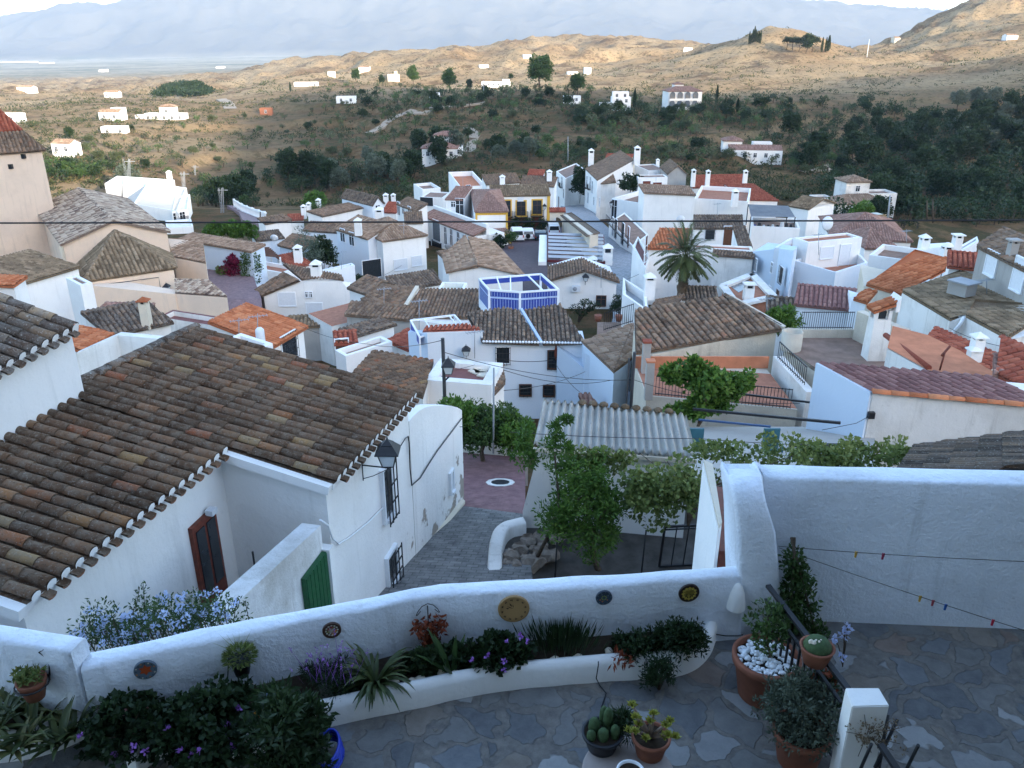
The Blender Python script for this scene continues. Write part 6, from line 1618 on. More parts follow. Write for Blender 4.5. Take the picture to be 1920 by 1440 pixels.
wins(root, fA, fB, cen, [(943, 666, .75, .95, 'grille_w'), (1037, 674, .55, 1.05, 'grille_b'), (985, 731, .62, .62, 'grille_b'), (1029, 732, .58, .62, 'grille_b')])
bm = BM(); prism(bm, [PY(801, 623, 45.15), PY(905, 620, 45.15), PY(905, 620, 47.2), PY(801, 623, 47.2)], -18); link('parapet_block', bm, M['whiteblue'], root)
bm = BM(); prism(bm, [PY(765, 622, 47), PY(801, 624, 45.1), PY(806, 620, 47), PY(770, 618, 48.5)], -18.5); link('side_wall', bm, M['bluewall'], root)
roof(root, [[PY(792, 622, 45.6), PY(900, 617, 45.6), PY(873, 607, 47.5), PY(800, 616, 47.2)]], M['t_red'], .26, .4, name='small_roof')
wall_lantern(874, 661, fA, fB, cen, .8, 'lantern on the pale blue house front left of its upper barred window', .5)
p = PW(1042, 659, fA, fB) - V((0, .12, 0)); bm = BM(); lathe(bm, [(0, -.5), (.05, -.42), (.1, -.15), (.09, .1), (.04, .3), (.05, .42), (0, .46)], p, 10); tag(link('wall_ornament', bm, M['redwood']), 'slim red ornament hung on the right end of the blue house front', 'ornament')
xA, xB = PY(1045, 648, 44.6), PY(1190, 770, 41.5)
root, cen = poly_house('house', 'pale blue wall sloping down to the right below the light tan hipped roof', [PY(1045, 648, 45), PY(1094, 690, 44), PY(1098, 662, 43.5), PY(1150, 698, 42.5), PY(1186, 742, 41.5), PY(1186, 742, 41.5) + V((0, 4, 0)), PY(1045, 648, 45) + V((0, 4, 0))], -18.5, 'bluewall', [], None)
bm = BM(); q0, q1 = PY(1084, 740, 40.5), PY(1100, 736, 40.5)
roof(root, [[PY(1094, 760, 40.2), PY(1122, 760, 40.2), PY(1105, 737, 41), PY(1084, 741, 41)]], M['t_pink'], .26, .4, name='stair_hood'); bm.free()
zq = zat(1150, 697, 40)
q = [PZ(1092, 641, zq), PZ(1151, 697, zq), PZ(1192, 667, zq)]; tp = RS(1188, 607, q[0], .22)
poly_house('house', 'light tan hipped roof left of the big brown roof', [q[0] - V((0, 0, .12)), q[1] - V((0, 0, .12)), q[2] - V((0, 0, .12)), V((tp.x, tp.y, q[2].z - .12))], -17, 'bluewall', [[q[0], q[1], tp], [q[1], q[2], tp]], 't_tan', .28, .4, 4)
def pergola_blue():
 root = empty('roof_pergola', PY(975, 580, 58), 'roof terrace screen with cobalt blue slatted panels and an open white frame on top', 'pergola')
 zt_ = zat(975, 547, 56); P4 = [PZ(x, y, zt_) for x, y in ((899, 523), (1014, 514), (1047, 543), (975, 548), (917, 544))]
 bm = BM()
 for a, b in zip(P4, P4[1:] + P4[:1]): bar(bm, a, b, .12)
 for t in (.28, .5, .78): bar(bm, P4[0].lerp(P4[1], t), (P4[4].lerp(P4[3], t * 1.4) if t < .6 else P4[3].lerp(P4[2], .6)), .09)
 link('top_frame', bm, M['whitepaint'], root)
 for p in P4:
  bm = BM(); bar(bm, p - V((0, 0, 1.55)), p, .16); link('post', bm, M['whitepaint'], root)
 for a, b in ((P4[4], P4[3]), (P4[3], P4[2]), (P4[0], P4[4]), (P4[1], P4[2]), (P4[0], P4[1])):
  main = not (a is P4[1] or (a is P4[0] and b is P4[1]))
  e = (b - a).normalized(); L = (b - a).length; n = V((e.y, -e.x, 0)); rot = Matrix((e, n, UPV)).transposed(); m = (a + b) / 2
  bm = BM(); box(bm, m - V((0, 0, .26)), (L - .1, .05, .36), rot=rot)
  if main: box(bm, m - V((0, 0, 1.05)), (L - .2, .05, .95), rot=rot)
  pn = link('panel', bm, M['blue'], root)
  if main:
   bm = BM(); nb = int(L / .2)
   for i in range(1, nb): box(bm, a.lerp(b, i / nb) - V((0, 0, 1.05)), (.025, .09, .9), rot=rot); box(bm, a.lerp(b, i / nb) - V((0, 0, .26)), (.02, .09, .3), rot=rot)
   box(bm, m - V((0, 0, .5)), (L, .1, .06), rot=rot); link('slats', bm, M['bluelight'], pn)
 bm = BM(); base = [p + (p - sum(P4, V()) / 5) * .03 - V((0, 0, 1.5)) for p in P4]; prism(bm, base, -19); link('wall', bm, M['whiteblue'], root)
pergola_blue()
root = empty('roof_pergola', PY(820, 640, 48), 'small light blue and white open pergola frame above the low blue block', 'pergola')
zt_ = zat(768, 603, 48.0); P4 = [PZ(x, y, zt_) for x, y in ((770, 601), (852, 591), (868, 610), (787, 632))]
bm = BM()
for a, b in zip(P4[:3], P4[1:3] + [P4[3]]): bar(bm, a, b, .1)
bar(bm, P4[0], P4[3], .1)
for t in (.3, .88): bar(bm, P4[0].lerp(P4[1], t), P4[3].lerp(P4[2], t), .07)
link('top_frame', bm, M['whitepaint'], root)
bm = BM()
a, b = P4[0], P4[3]; e = (b - a).normalized(); n = V((e.y, -e.x, 0)); box(bm, (a + b) / 2 - V((0, 0, .3)), ((b - a).length, .05, .5), rot=Matrix((e, n, UPV)).transposed()); link('panel', bm, M['blue'], root)
for p in P4: bm = BM(); bar(bm, p - V((0, 0, 1.6)), p, .1); link('post', bm, M['whitepaint'], root)
A_ = PY(1031, 527, 80); B_ = PZ(1156, 529, A_.z); m0 = PW(1096, 508, A_, B_)
root, cen = poly_house('house', 'white gabled house with a lantern and an air conditioner on its front', [A_, m0, B_, B_ + V((0, 6, 0)), m0 + V((0, 6, 0)), A_ + V((0, 6, 0))], -23.5, 'white', [], None)
T1 = RS(1092, 486, m0, .05);
roof(root, [[A_ + k + V((-.3, -.3, -.05)), m0 + k + V((0, -.3, 0)), T1 + k, RS(1027, 501, A_, .05) + k]], M['t_brown'], .3, .45)
roof(root, [[m0 + k + V((0, -.3, 0)), B_ + k + V((.3, -.3, -.05)), RS(1154, 518, B_, .05) + k, T1 + k]], M['t_brown'], .3, .45)
wins(root, A_, B_, cen, [(1127, 564, .9, 1.0, 'win_b')])
e, n = outward(A_, B_, cen); rt_ = Matrix((e, n, UPV)).transposed()
wall_lantern(1098, 523, A_, B_, cen, 1.0, 'lantern on the white gable with the air conditioner', .6)
bm = BM(); p = PW(1080, 540, A_, B_) + n * .2; box(bm, p, (.85, .35, .6), rot=rt_); ac = tag(link('air_conditioner', bm, M['shutter']), 'white air conditioner box on the white gable below the lantern', 'air conditioner')
bm = BM(); lathe(bm, [(.22, 0), (.2, .03), (0, .03)], (0, 0, 0), 14); bm.transform(Matrix.Translation(p + n * .17 - e * .12) @ rt_.to_4x4() @ Matrix.Rotation(R(-90), 4, 'X')); link('fan', bm, M['greytin'], ac)
zb_ = zat(1028, 489, 98)
P4 = [PZ(1028, 489, zb_), PZ(1133, 493, zb_), PZ(1131, 443, zb_), PZ(1028, 439, zb_)]
root = empty('slatted_pergola', (P4[0] + P4[2]) / 2 - V((0, 0, 3)), 'maroon pergola with broad white slats over the terrace beside the square', 'pergola')
bm = BM()
for a, b in ((P4[0], P4[1]), (P4[1], P4[2]), (P4[2], P4[3]), (P4[3], P4[0])): bar(bm, a, b, .22, .3)
link('frame', bm, M['maroonpaint'], root)
for i in range(7):
 t = (i + .5) / 7; a, b = P4[0].lerp(P4[3], t), P4[1].lerp(P4[2], t)
 bm = BM(); d = V((0, .30, 0)); h_ = V((0, 0, .22))
 face(bm, [a - d + h_, b - d + h_, b + d * 1.2 + h_ * 1.8, a + d * 1.2 + h_ * 1.8]); bmesh.ops.solidify(bm, geom=bm.faces[:], thickness=.06); link('slat', bm, M['greytin' if i == 9 else 'shutter'], root)
bm = BM(); prism(bm, [p - V((0, 0, .1)) for p in (P4[0] + V((-1.2, 0, 0)), P4[0] + V((-.2, 0, 0)), P4[3] + V((-.2, 0, 0)), P4[3] + V((-1.2, 0, 0)))], -29); link('side_wall', bm, M['white'], root)
bm = BM(); prism(bm, [p - V((0, 0, 1.9)) for p in P4], -29); link('deck', bm, M['brownfloor'], root)
chimney(root, P4[1].lerp(P4[0], .22) + V((0, -1.2, -1)), 0.9, 2.0); chimney(root, PY(1139, 482, 98) - V((0, 0, 2)), 1.1, 3.6)
aA, aB = PY(1032, 397, 132), PY(1059, 397, 131)
root = empty('archway', (aA + aB) / 2 - V((0, 0, 5)), 'white archway capped with red tiles at the right end of the town hall', 'archway')
bm = BM(); zt_ = aA.z; wd = aB - aA; h_ = 5.6
N_ = 12; L_ = []
for i in range(N_ + 1):
 th = math.pi * i / N_; L_.append(V((aA.x + wd.x * (.5 - .40 * math.cos(th)), aA.y, zt_ - 2.6 + 1.7 * math.sin(th))))
for i in range(N_):
 p, q = L_[i], L_[i + 1]; face(bm, [p, q, V((q.x, q.y, zt_)), V((p.x, p.y, zt_))]); face(bm, [p, p + V((0, 1.2, 0)), q + V((0, 1.2, 0)), q])
for x0, x1 in ((aA.x, L_[0].x), (L_[-1].x, aB.x)):
 face(bm, [V((x0, aA.y, zt_ - h_)), V((x1, aA.y, zt_ - h_)), V((x1, aA.y, zt_)), V((x0, aA.y, zt_))])
for s in (L_[0], L_[-1]): face(bm, [s, s + V((0, 1.2, 0)), V((s.x, s.y + 1.2, zt_ - h_)), V((s.x, s.y, zt_ - h_))])
face(bm, [V((aA.x, aA.y, zt_)), V((aB.x, aA.y, zt_)), V((aB.x, aA.y + 1.2, zt_)), V((aA.x, aA.y + 1.2, zt_))]); link('wall', bm, M['cream'], root)
roof(root, [[V((aA.x - .2, aA.y - .3, zt_ + .05)), V((aB.x + .2, aA.y - .3, zt_ + .05)), V((aB.x + .2, aA.y + .8, zt_ + .5)), V((aA.x - .2, aA.y + .8, zt_ + .5))]], M['t_red'], .3, .4)
wA, wB = PY(1056, 402, 130), PY(1112, 442, 100); wB.z = zat(1112, 440, 104); wB = PY(1106, 441, 104)
root, cen = poly_house('tiled_wall', 'long wall topped with mottled brown tiles running from the archway down along the stone street', [wA, wB, wB + V((1.1, .3, 0)), wA + V((1.1, .3, 0))], -30, 'cream', [[wB + V((-.5, 0, -.1)), wA + V((-.5, 0, -.1)), wA + V((1.3, .3, .3)), wB + V((1.3, .3, .3))]], 't_brown', .32, .45, cat='wall')
house('house', 'narrow white house with balconies at the far left end of the stone street', (1043, 321), (1060, 335), (1098, 318), 190, 'flat', base=-38, ph=.2, sq=False, wab=[(1047, 340, 1.2, 2.0, 'win'), (1054, 341, 1.0, 2.2, 'balc'), (1057, 363, 1.0, 2.0, 'win'), (1048, 381, 1.0, 3.0, 'door')])
house('house', 'tall white house with balconies and a brown roof far up the stone street', (1098, 317), (1120, 338), (1188, 300), 178, 'mono', h=1.4, tile='t_brown', base=-36, sq=False, wab=[(1101, 341, 1.0, 2.4, 'balc'), (1107, 343, 1.0, 2.4, 'balc'), (1111, 351, 1.0, 2.4, 'win'), (1103, 371, 1.0, 2.2, 'win'), (1114, 377, .9, 1.6, 'win')], wbc=[])
house('house', 'worn white house with a dark mottled roof edge on the stone street', (1120, 345), (1154, 342), (1200, 318), 165, 'mono', h=1.2, mat='whiteold', tile='t_brown', base=-35, wda=[(1117, 380, .9, 1.8, 'win'), (1125, 379, .8, 1.6, 'win')])
house('house', 'long beige blank flank wall under a brown verge, behind the worn white house', (1118, 327), (1198, 302), (1192, 297), 174, 'mono', h=.8, mat='cream', tile='t_brown', base=-36, sq=False)
house('house', 'white roof block with a row of red tiles, topmost of the stone street', (1136, 296), (1184, 298), (1182, 290), 190, 'mono', h=.5, tile='t_red', base=-38, ch=[(1108, 306, 0, dict(w=1.1, h=3.0)), (1194, 303, .5, dict(w=1.2, h=3.2))])
house('house', 'small white roof house behind the beige flank, with a tiny roof knob', (1215, 320), (1252, 318), (1250, 306), 178, 'flat', base=-37, ph=.2, ch=[(1233, 309, 0, dict(w=.7, h=1.2))])
house('house', 'grey rendered house with a brown pitched roof behind the white blocks', (1252, 326), (1287, 326), (1270, 309), 170, 'gable', ridge='bc', h=1.6, mat='grey', tile='t_brown', base=-37, back=9)
house('house', 'white block with two red-brown doors on its roof terrace', (1197, 333), (1252, 332), (1250, 327), 158, 'flat', base=-34, ph=.1, wab=[(1212, 349, 1.5, 1.9, 'doorred'), (1232, 350, 1.7, 1.6, 'doorred')])
house('house', 'white house with a curved roof-terrace parapet and a long balcony on the stone street', (1147, 372), (1205, 382), (1215, 356), 138, 'flat', base=-33, ph=.8, wab=[(1152, 393, 1.1, 3.2, 'doorglass')])
S = house('house', 'ground-floor house with three tall dark openings below the long balcony', (1142, 416), (1186, 462), (1216, 440), 122, 'flat', base=-31, ph=.1, sq=False, wab=[(1150, 425, 1.1, 2.6, 'doorglass'), (1156, 429, 1.2, 2.6, 'grille_w'), (1169, 438, 1.3, 2.8, 'grille_w'), (1179, 445, .9, 2.8, 'doorred')])
e, n = outward(S['a'], S['b'], S['cen']); bm = BM(); a, b = S['a'] + n * .5 + UPV * .15, S['b'] + n * .5 + UPV * .15
for i in range(29): bar(bm, a.lerp(b, i / 28), a.lerp(b, i / 28) + UPV * .95, .035)
bar(bm, a + UPV * .95, b + UPV * .95, .06); bar(bm, a, b, .12); bar(bm, a - n * .5, a, .05); link('balcony', bm, M['iron'], S['root'])
wall_lantern(1146, 383, PY(1147, 372, 138), PY(1150, 372, 138), V((0, 150, 0)), 1.0, 'lantern at the left end of the long balcony on the stone street', .8)
house('house', 'large white blank gable with a tile-edged top in the middle of the stone street row', (1208, 362), (1303, 366), (1290, 350), 128, 'mono', h=.4, tile='t_tan', base=-31, sq=False)
house('house', 'broad white blank wall with a red-floored terrace and stubby chimney', (1302, 372), (1403, 378), (1392, 352), 132, 'flat', base=-33, ph=.7, floor='terracotta_floor', ch=[(1377, 380, 0, dict(w=.9, h=2.0))])
house('house', 'long red hip-roofed house with tall white chimneys, far right of the stone street row', (1300, 352), (1396, 350), (1390, 338), 162, 'gable', h=1.7, tile='t_red', base=-38, sq=False, ch=[(1299, 344, 1, dict(w=.75, h=2.8)), (1326, 346, 1, dict(w=.75, h=2.8)), (1396, 344, 1, dict(w=.75, h=2.6))])
house('house', 'lower red-roofed house whose roof slopes down to the right, before the tall chimneys', (1402, 375), (1458, 376), (1412, 346), 142, 'mono', h=1.3, tile='t_red', base=-36, sq=False)
house('house', 'red-roofed white house with a long ridge behind the broad blank wall', (1346, 374), (1404, 374), (1411, 347), 144, 'mono', h=1.3, tile='t_red', base=-36, sq=False)
house('house', 'white house with an orange-red tile roof on the stone street, behind the palm', (1216, 466), (1277, 467), (1296, 431), 82, 'mono', h=.7, tile='t_orange', base=-23, sq=False, pitch=.34, wda=[(1212, 459, .9, 1.8, 'win'), (1211, 476, .8, 1.6, 'win')])
house('house', 'white terrace wall block along the stone street with a maroon rail, below the orange-red roof', (1186, 462), (1210, 503), (1220, 480), 88, 'flat', base=-26, ph=.3, sq=False, floor='maroon', wab=[])
S = house('house', 'white house with a dark lichened roof, one window and a brown terrace door', (1302, 428), (1392, 428), (1390, 405), 96, 'mono', h=1.3, tile='t_dark', base=-26, sq=False, wab=[(1331, 440, 1.1, 1.1, 'grille_w'), (1364, 445, 1.0, 2.6, 'door')])
house('house_wing', 'dark-tiled side wing sloping down at the right of the brown terrace door', (1387, 464), (1408, 464), (1396, 426), 88, 'mono', h=1.4, tile='t_dark', base=-26, sq=False, cat='house')
house('house', 'white terrace wall under the brown door, behind the palm tree', (1296, 464), (1412, 470), (1404, 462), 87, 'flat', base=-25, ph=.15, floor='terracotta_floor')
house('house', 'old white wall with a tile coping and white blocked openings, right of the palm', (1338, 478), (1412, 484), (1412, 476), 80, 'mono', h=.2, tile='t_brown', mat='whiteold', base=-24, sq=False)
S = house('house', 'pale house with a grey sheet awning over a cluttered roof terrace', (1410, 424), (1500, 428), (1496, 410), 100, 'flat', base=-28, ph=.5, floor='brownfloor')
rt = empty('awning', PY(1445, 400, 101), 'grey sheet awning on posts over the cluttered roof terrace', 'awning')
a, b, c, d = PY(1408, 406, 100), PY(1491, 407, 100), PY(1478, 386, 104), PY(1403, 383, 104); bm = BM(); face(bm, [a, b, c, d]); bmesh.ops.solidify(bm, geom=bm.faces[:], thickness=.08); link('sheet', bm, M['greytin'], rt)
for p in (a, b, c, d): bm = BM(); bar(bm, p - V((0, 0, 2.6)), p, .1); link('post', bm, M['iron'], rt)
for i in range(9):
 px = 1415 + i * 8.5; p = PY(px, 424, 101.5); bm = BM(); s_ = random.uniform(.35, .7); lathe(bm, [(s_ * .4, 0), (s_ * .5, s_ * .5), (s_ * .35, s_ * 1.4), (0, s_ * 1.5)], p - V((0, 0, .4)), 8)
 tag(link('terrace_clutter', bm, M[random.choice(['blue', 'shutter', 'maroonpaint', 'greytin', 'iron'])]), 'one of the odd bundles stored under the grey awning', 'clutter', 'things stored under the grey awning')
house('house', 'white house with a mottled brown roof right of the grey awning', (1480, 386), (1516, 392), (1502, 374), 122, 'gable', ridge='ab', h=1.0, tile='t_moss', base=-34, back=7)
S = house('house', 'tall modern white house whose left side is in blue shade, with a recessed roof terrace', (1515, 455), (1617, 445), (1590, 436), 72, 'flat', base=-24, ph=.15, t=.3, floor='terracotta_floor', wab=[(1550, 474, 1.4, 1.0, 'shut'), (1583, 478, 1.1, 1.9, 'doorwhite')], wda=[])
h_ = PY(1515, 455, 72)
zL = zat(1567, 510, 68); q = [PZ(1487, 488, zL), PZ(1567, 511, zL), PZ(1627, 492, zL), PZ(1612, 476, zL), PZ(1520, 478, zL)]
bm = BM(); r0 = empty('house', q[1] - V((0, 0, 8)), 'lower white front block with a walled sun terrace, before the tall modern house', 'house')
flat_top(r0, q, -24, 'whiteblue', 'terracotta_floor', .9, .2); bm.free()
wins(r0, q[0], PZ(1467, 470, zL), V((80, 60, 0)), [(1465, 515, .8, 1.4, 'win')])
sA, sB = PY(1412, 468, 80), PY(1487, 494, 67.5); zz = zat(1412, 470, 80)
root, cen = poly_house('house', 'blue-shaded long side of the modern house with small windows, facing the palm', [PY(1412, 472, 80), PY(1460, 466, 76), PY(1488, 470, 68), PY(1495, 462, 71), PY(1440, 455, 84)], -25, 'bluewall', [], None)  # side of the white house; its blue shade is put into the wall colour
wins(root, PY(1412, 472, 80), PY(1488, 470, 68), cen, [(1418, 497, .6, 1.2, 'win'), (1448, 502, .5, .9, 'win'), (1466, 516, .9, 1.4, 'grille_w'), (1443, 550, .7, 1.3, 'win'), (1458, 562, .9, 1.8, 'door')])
house('house', 'small rooftop with an orange floor and green-netted fence left of the modern house', (1452, 464), (1490, 470), (1496, 448), 76, 'flat', base=-25, ph=.6, floor='terracotta_floor', mat='whiteblue')
for i, (px, py) in enumerate(((1553, 497), (1570, 494))):
 c = PZ(px, py, zL - .85); rt = empty('terrace_chair', c, ['white slatted chair on the sun terrace, the left of the pair', 'white slatted chair on the sun terrace, the right of the pair'][i], 'chair', 'chairs on the sun terrace')
 bm = BM(); box(bm, c + V((0, 0, .42)), (.5, .5, .05)); link('seat', bm, M['whitepaint'], rt); bm = BM(); box(bm, c + V((0, .24, .7)), (.5, .05, .5)); link('backrest', bm, M['iron'], rt)
 for sx in (-.22, .22):
  for sy in (-.22, .22): bm = BM(); box(bm, c + V((sx, sy, .21)), (.04, .04, .42)); link('leg', bm, M['whitepaint'], rt)
zc = zat(1390, 545, 68); slabq = [PZ(1355, 540, zc), PZ(1380, 575, zc), PZ(1450, 560, zc), PZ(1410, 518, zc)]
r_, c_ = poly_house('courtyard', 'walled courtyard with a green and red floor between the palm and the modern house', slabq, -24, 'terracotta_floor', [], None, cat='courtyard')
bm = BM(); prism(bm, [PZ(x, y, zc + .02) for x, y in ((1368, 536), (1385, 548), (1412, 533), (1398, 521))], zc - .1); link('green_mat', bm, M['glassgrey'], r_)
bm = BM()
for a, b in zip(slabq, slabq[1:] + slabq[:1]): bar(bm, a + V((0, 0, .15)), b + V((0, 0, .15)), .7, .22)
link('wall', bm, M['whiteold'], r_)
chimney(r_, PZ(1402, 562, zc) - V((0, 0, .2)), .75, 1.7, cap='slab')
house('house', 'low house with a wide brown hipped roof right of the satellite dish', (1560, 446), (1708, 453), (1640, 420), 102, 'hip', h=2.0, tile='t_pink', base=-34, back=13)
house('house', 'white house with a smaller brown hipped roof before the wide hipped one', (1622, 465), (1682, 465), (1650, 447), 88, 'hip', h=1.4, tile='t_pink', base=-31, back=7)
house('house', 'white curved roof-terrace house with a small slatted shade, left of the round chimney', (1630, 478), (1700, 488), (1712, 465), 76, 'flat', base=-29, ph=.5)
rt = empty('dish_antenna', PY(1554, 424, 86), 'big white satellite dish standing above the modern house', 'satellite dish')
bm = BM(); lathe(bm, [(0, 0), (.3, .03), (.6, .12), (.75, .2), (.74, .22), (.58, .14), (.3, .05), (0, .02)], (0, 0, 0), 20); bm.transform(Matrix.Translation(PY(1554, 419, 86)) @ Matrix.Rotation(R(-100), 4, 'X') @ Matrix.Rotation(R(-20), 4, 'Y')); link('dish', bm, M['shutter'], rt)
bm = BM(); tube(bm, [PY(1554, 420, 86.2), PY(1552, 445, 86.2)], .05); link('mast', bm, M['greytin'], rt);
house('house', 'white house with a round domed chimney and a square one, behind the long orange roof', (1776, 486), (1835, 452), (1832, 443), 62, 'flat', base=-27, mat='whiteblue', ph=.2, sq=False, ch=[(1792, 466, .2, dict(w=.6, h=1.2, cap='slab'))])
c_ = empty('house', PY(1740, 470, 72) - V((0, 0, 3)), 'low beige-topped white house with two lantern chimneys at the edge of the dark wood', 'house')
bm = BM(); a = PY(1718, 470, 70); prism(bm, [a, PZ(1775, 462, a.z), PZ(1772, 455, a.z), PZ(1722, 458, a.z)], -29); link('wall', bm, M['white'], c_)
chimney(c_, PY(1732, 460, 71) - V((0, 0, .6)), .7, 1.5); chimney(c_, PY(1774, 476, 62) - V((0, 0, .4)), .7, 1.1, cap='dome')
zo = zat(1624, 533, 55); q = [PZ(1624, 533, zo), PZ(1690, 552, zo)]; t_ = [RS(1802, 490, q[0], .25), RS(1716, 467, q[0], .25)]
poly_house('house', 'house with a long clean orange tile roof on the right side of the village', [q[0] - V((0, -.3, .2)), q[1] - V((0, -.3, .2)), q[1] + V((4, 4, -.2)), q[0] + V((2, 6, -.2))], -25, 'cream', [[q[0], q[1], t_[0], t_[1]]], 't_orange', .34, .5, 5)
zo2 = zat(1600, 560, 50); q = [PZ(1600, 560, zo2), PZ(1626, 568, zo2)]; t_ = [RS(1646, 545, q[0], .3), RS(1622, 541, q[0], .3)]
poly_house('house', 'little white annex with a small orange tile roof below the long orange one', [q[0] - V((0, -.2, .15)), q[1] - V((0, -.2, .15)), q[1] + V((.6, 2.4, -.15)), q[0] + V((.6, 2.4, -.15))], -22, 'whiteblue', [[q[0], q[1], t_[0], t_[1]]], 't_orange', .34, .5, 5)
house('house', 'grey-white house with a dark purple-brown roof left of the chimney terrace', (1492, 570), (1598, 580), (1602, 545), 52, 'mono', h=.8, tile='t_purple', base=-22, mat='whiteblue', sq=False)
house('house', 'low dark-tiled roof beside the palm frond tips, before the grey-white house', (1440, 592), (1492, 596), (1490, 562), 54, 'mono', h=.8, tile='t_dark', base=-22, sq=False)
house('house', 'small tiled courtyard house with a white lattice chair frame below the palm', (1215, 585), (1265, 576), (1280, 556), 62, 'mono', h=.4, tile='t_brown', base=-22, sq=False)
house('house', 'low white walls round a tiny terrace left of the palm', (1168, 552), (1215, 584), (1212, 548), 64, 'flat', base=-21, ph=.7, floor='greytin', sq=False, ch=[(1217, 547, .3, dict(w=.8, h=1.4))])
house('house', 'dark tiled roof under the palm crown', (1275, 560), (1345, 562), (1340, 540), 66, 'mono', h=.6, tile='t_dark', base=-22, sq=False)
zo = zat(1782, 598, 42); G0, G1 = PZ(1688, 552, zo - .0), PZ(1782, 598, zo)
E = PY(1692, 545, 47); gA, gB = E, PY(1782, 598, 40.5)
e_ = [PY(1692, 545, 47), PY(1782, 598, 40.5), PY(1811, 590, 40.2), PY(1890, 632, 36), PY(1990, 610, 37)]
rdg = [RS(1802, 505, e_[0], .2)]; rd1 = RS(1985, 575, e_[2], .2)
root, cen = poly_house('house', 'pale house with a big mottled mossy roof at the right edge', [p - V((0, 0, .15)) for p in (e_[0], e_[1], e_[2], e_[3], e_[4], e_[4] + V((2, 4, 0)), V((rd1.x, rd1.y, e_[0].z)), e_[0] + V((3, 3, 0)))], -18.5, 'whiteold', [[e_[0], e_[1], rd1, rdg[0]], [e_[2], e_[3], rd1 + V((.3, 0, .05)), RS(1830, 560, e_[2], .2)]], 't_moss', .30, .42, 5)
pa = PY(1804, 540, 44.0); bm = BM(); box(bm, pa + V((0, 0, 0)), (.95, 1.1, .7), rz=.5); sk = link('skylight', bm, M['grey'], root); bm = BM(); box(bm, pa + V((0, -.1, .4)), (1.15, 1.3, .08), rz=.5); link('lid', bm, M['greytin'], sk)
bm = BM(); tube(bm, [e_[2] + V((-.1, -.1, -.1)), e_[2] + V((-.3, -.15, -.5)), e_[1] + V((.2, -.2, -.6)), e_[1] + V((.15, -.2, -2.8))], .09); link('downpipe', bm, M['whitepaint'], root)
S = house('house', 'unfinished grey rendered house with white shutters at the right edge', (1836, 462), (1990, 540), (2040, 500), 47, 'mono', h=1.4, mat='grey', tile='t_brown', base=-21, sq=False, wab=[(1860, 494, 1.15, 1.3, 'shut_w'), (1912, 515, 1.1, 1.7, 'shut_w')], ch=[(1896, 478, .2, dict(w=.42, h=.9, mat='grey', cap='slab'))])
house('house', 'low orange flat roof before the unfinished grey house', (1780, 500), (1830, 505), (1828, 478), 50, 'mono', h=.2, tile='t_red', base=-21, sq=False)
E = PY(1217, 664, 38); q = [E, PZ(1466, 618, E.z)]; t_ = [RS(1358, 554, E, .22), RS(1190, 584, E, .22)]
q[1] = PY(1466, 618, 41); q[1].z = min(q[1].z, E.z + .3)
root, cen = poly_house('house', 'house with a big brown tile roof and rough cream wall in the middle right', [E - V((-.2, -.2, .1)), q[1] - V((.2, -.2, .1)), q[1] + V((-1.5, 4, -.2)), V((t_[1].x, t_[1].y, E.z - .2)), PY(1192, 662, 38.5) + V((.2, .2, -.2))], -16, 'creamrough', [[PY(1192, 662, 38.2), q[1], t_[0], t_[1]]], 't_brown', .36, .40, 5)
bm = BM(); lay = bm.faces.layers.float.new('tcol'); ridge_caps(bm, t_[0] + UPV * .06, q[1] + V((0, .3, .1)), lay, .13); link('ridge', bm, M['t_dark'], root)
bm = BM(); bar(bm, t_[0] + V((.2, 0, -.1)), q[1] + V((.15, .2, -.05)), .3, .35); link('verge', bm, M['creamrough'], root)
zt_ = -9.9; fA = PZ(1212, 742, zt_); fB = PZ(1495, 768, zt_)
root, cen = poly_house('terrace', 'terracotta balcony terrace with an iron railing below the big brown roof', [fA, fB, fB + V((0, 4.6, 0)), fA + V((0, 4.4, 0))], -15.5, 'creamrough', [], None, cat='terrace')
bm = BM(); prism(bm, [fA + V((.05, .1, .015)), fB + V((0, .1, .015)), fB + V((0, 4, .015)), fA + V((.05, 4, .015))], zt_ - .1); link('floor', bm, M['terracotta_floor'], root)
bm = BM(); box(bm, (fA + fB) / 2 + V((0, 4.05, .3)), ((fB - fA).length, .1, .6)); link('skirting', bm, M['orangeflat'], root)
def iron_rail(root, a, b, h, nb, name='railing', w=.02):
 bm = BM()
 for i in range(nb + 1): bar(bm, a.lerp(b, i / nb), a.lerp(b, i / nb) + V((0, 0, h)), w)
 for z in (.1, h * .96): bar(bm, a + V((0, 0, z)), b + V((0, 0, z)), w * 1.7)
 return link(name, bm, M['iron'], root)
iron_rail(root, fA + V((.4, .05, 0)), fB + V((-.3, .05, 0)), .95, 40)
bm = BM(); box(bm, fA + V((.1, .1, .7)), (.34, .34, 1.8)); p_ = link('pillar', bm, M['grey'], root); bm = BM(); box(bm, fA + V((.1, .1, 1.64)), (.4, .4, .08)); link('cap', bm, M['orangeflat'], p_)
bm = BM(); c = PY(1212, 660, 36.5); box(bm, c - V((0, 0, .6)), (.36, .36, 2.2)); p_ = tag(link('pillar', bm, M['grey']), 'grey pillar with a brick-red cap before the left end of the big brown roof', 'pillar'); bm = BM(); box(bm, c + V((0, 0, .54)), (.42, .42, .1)); link('cap', bm, M['t_red'], p_)
zs0, zs1 = PY(1455, 668, 37), PY(1512, 735, 33)
root, cen = poly_house('stair_wall', 'white stained stair wall with an iron railing between the terrace and the roof terrace', [PY(1450, 668, 37.2), PY(1512, 735, 33), PY(1528, 735, 33.2), PY(1470, 668, 37.6)], -15.5, 'whiteold', [], None, cat='wall')
a, b = PY(1458, 672, 37), PY(1508, 722, 33.3); bm = BM()
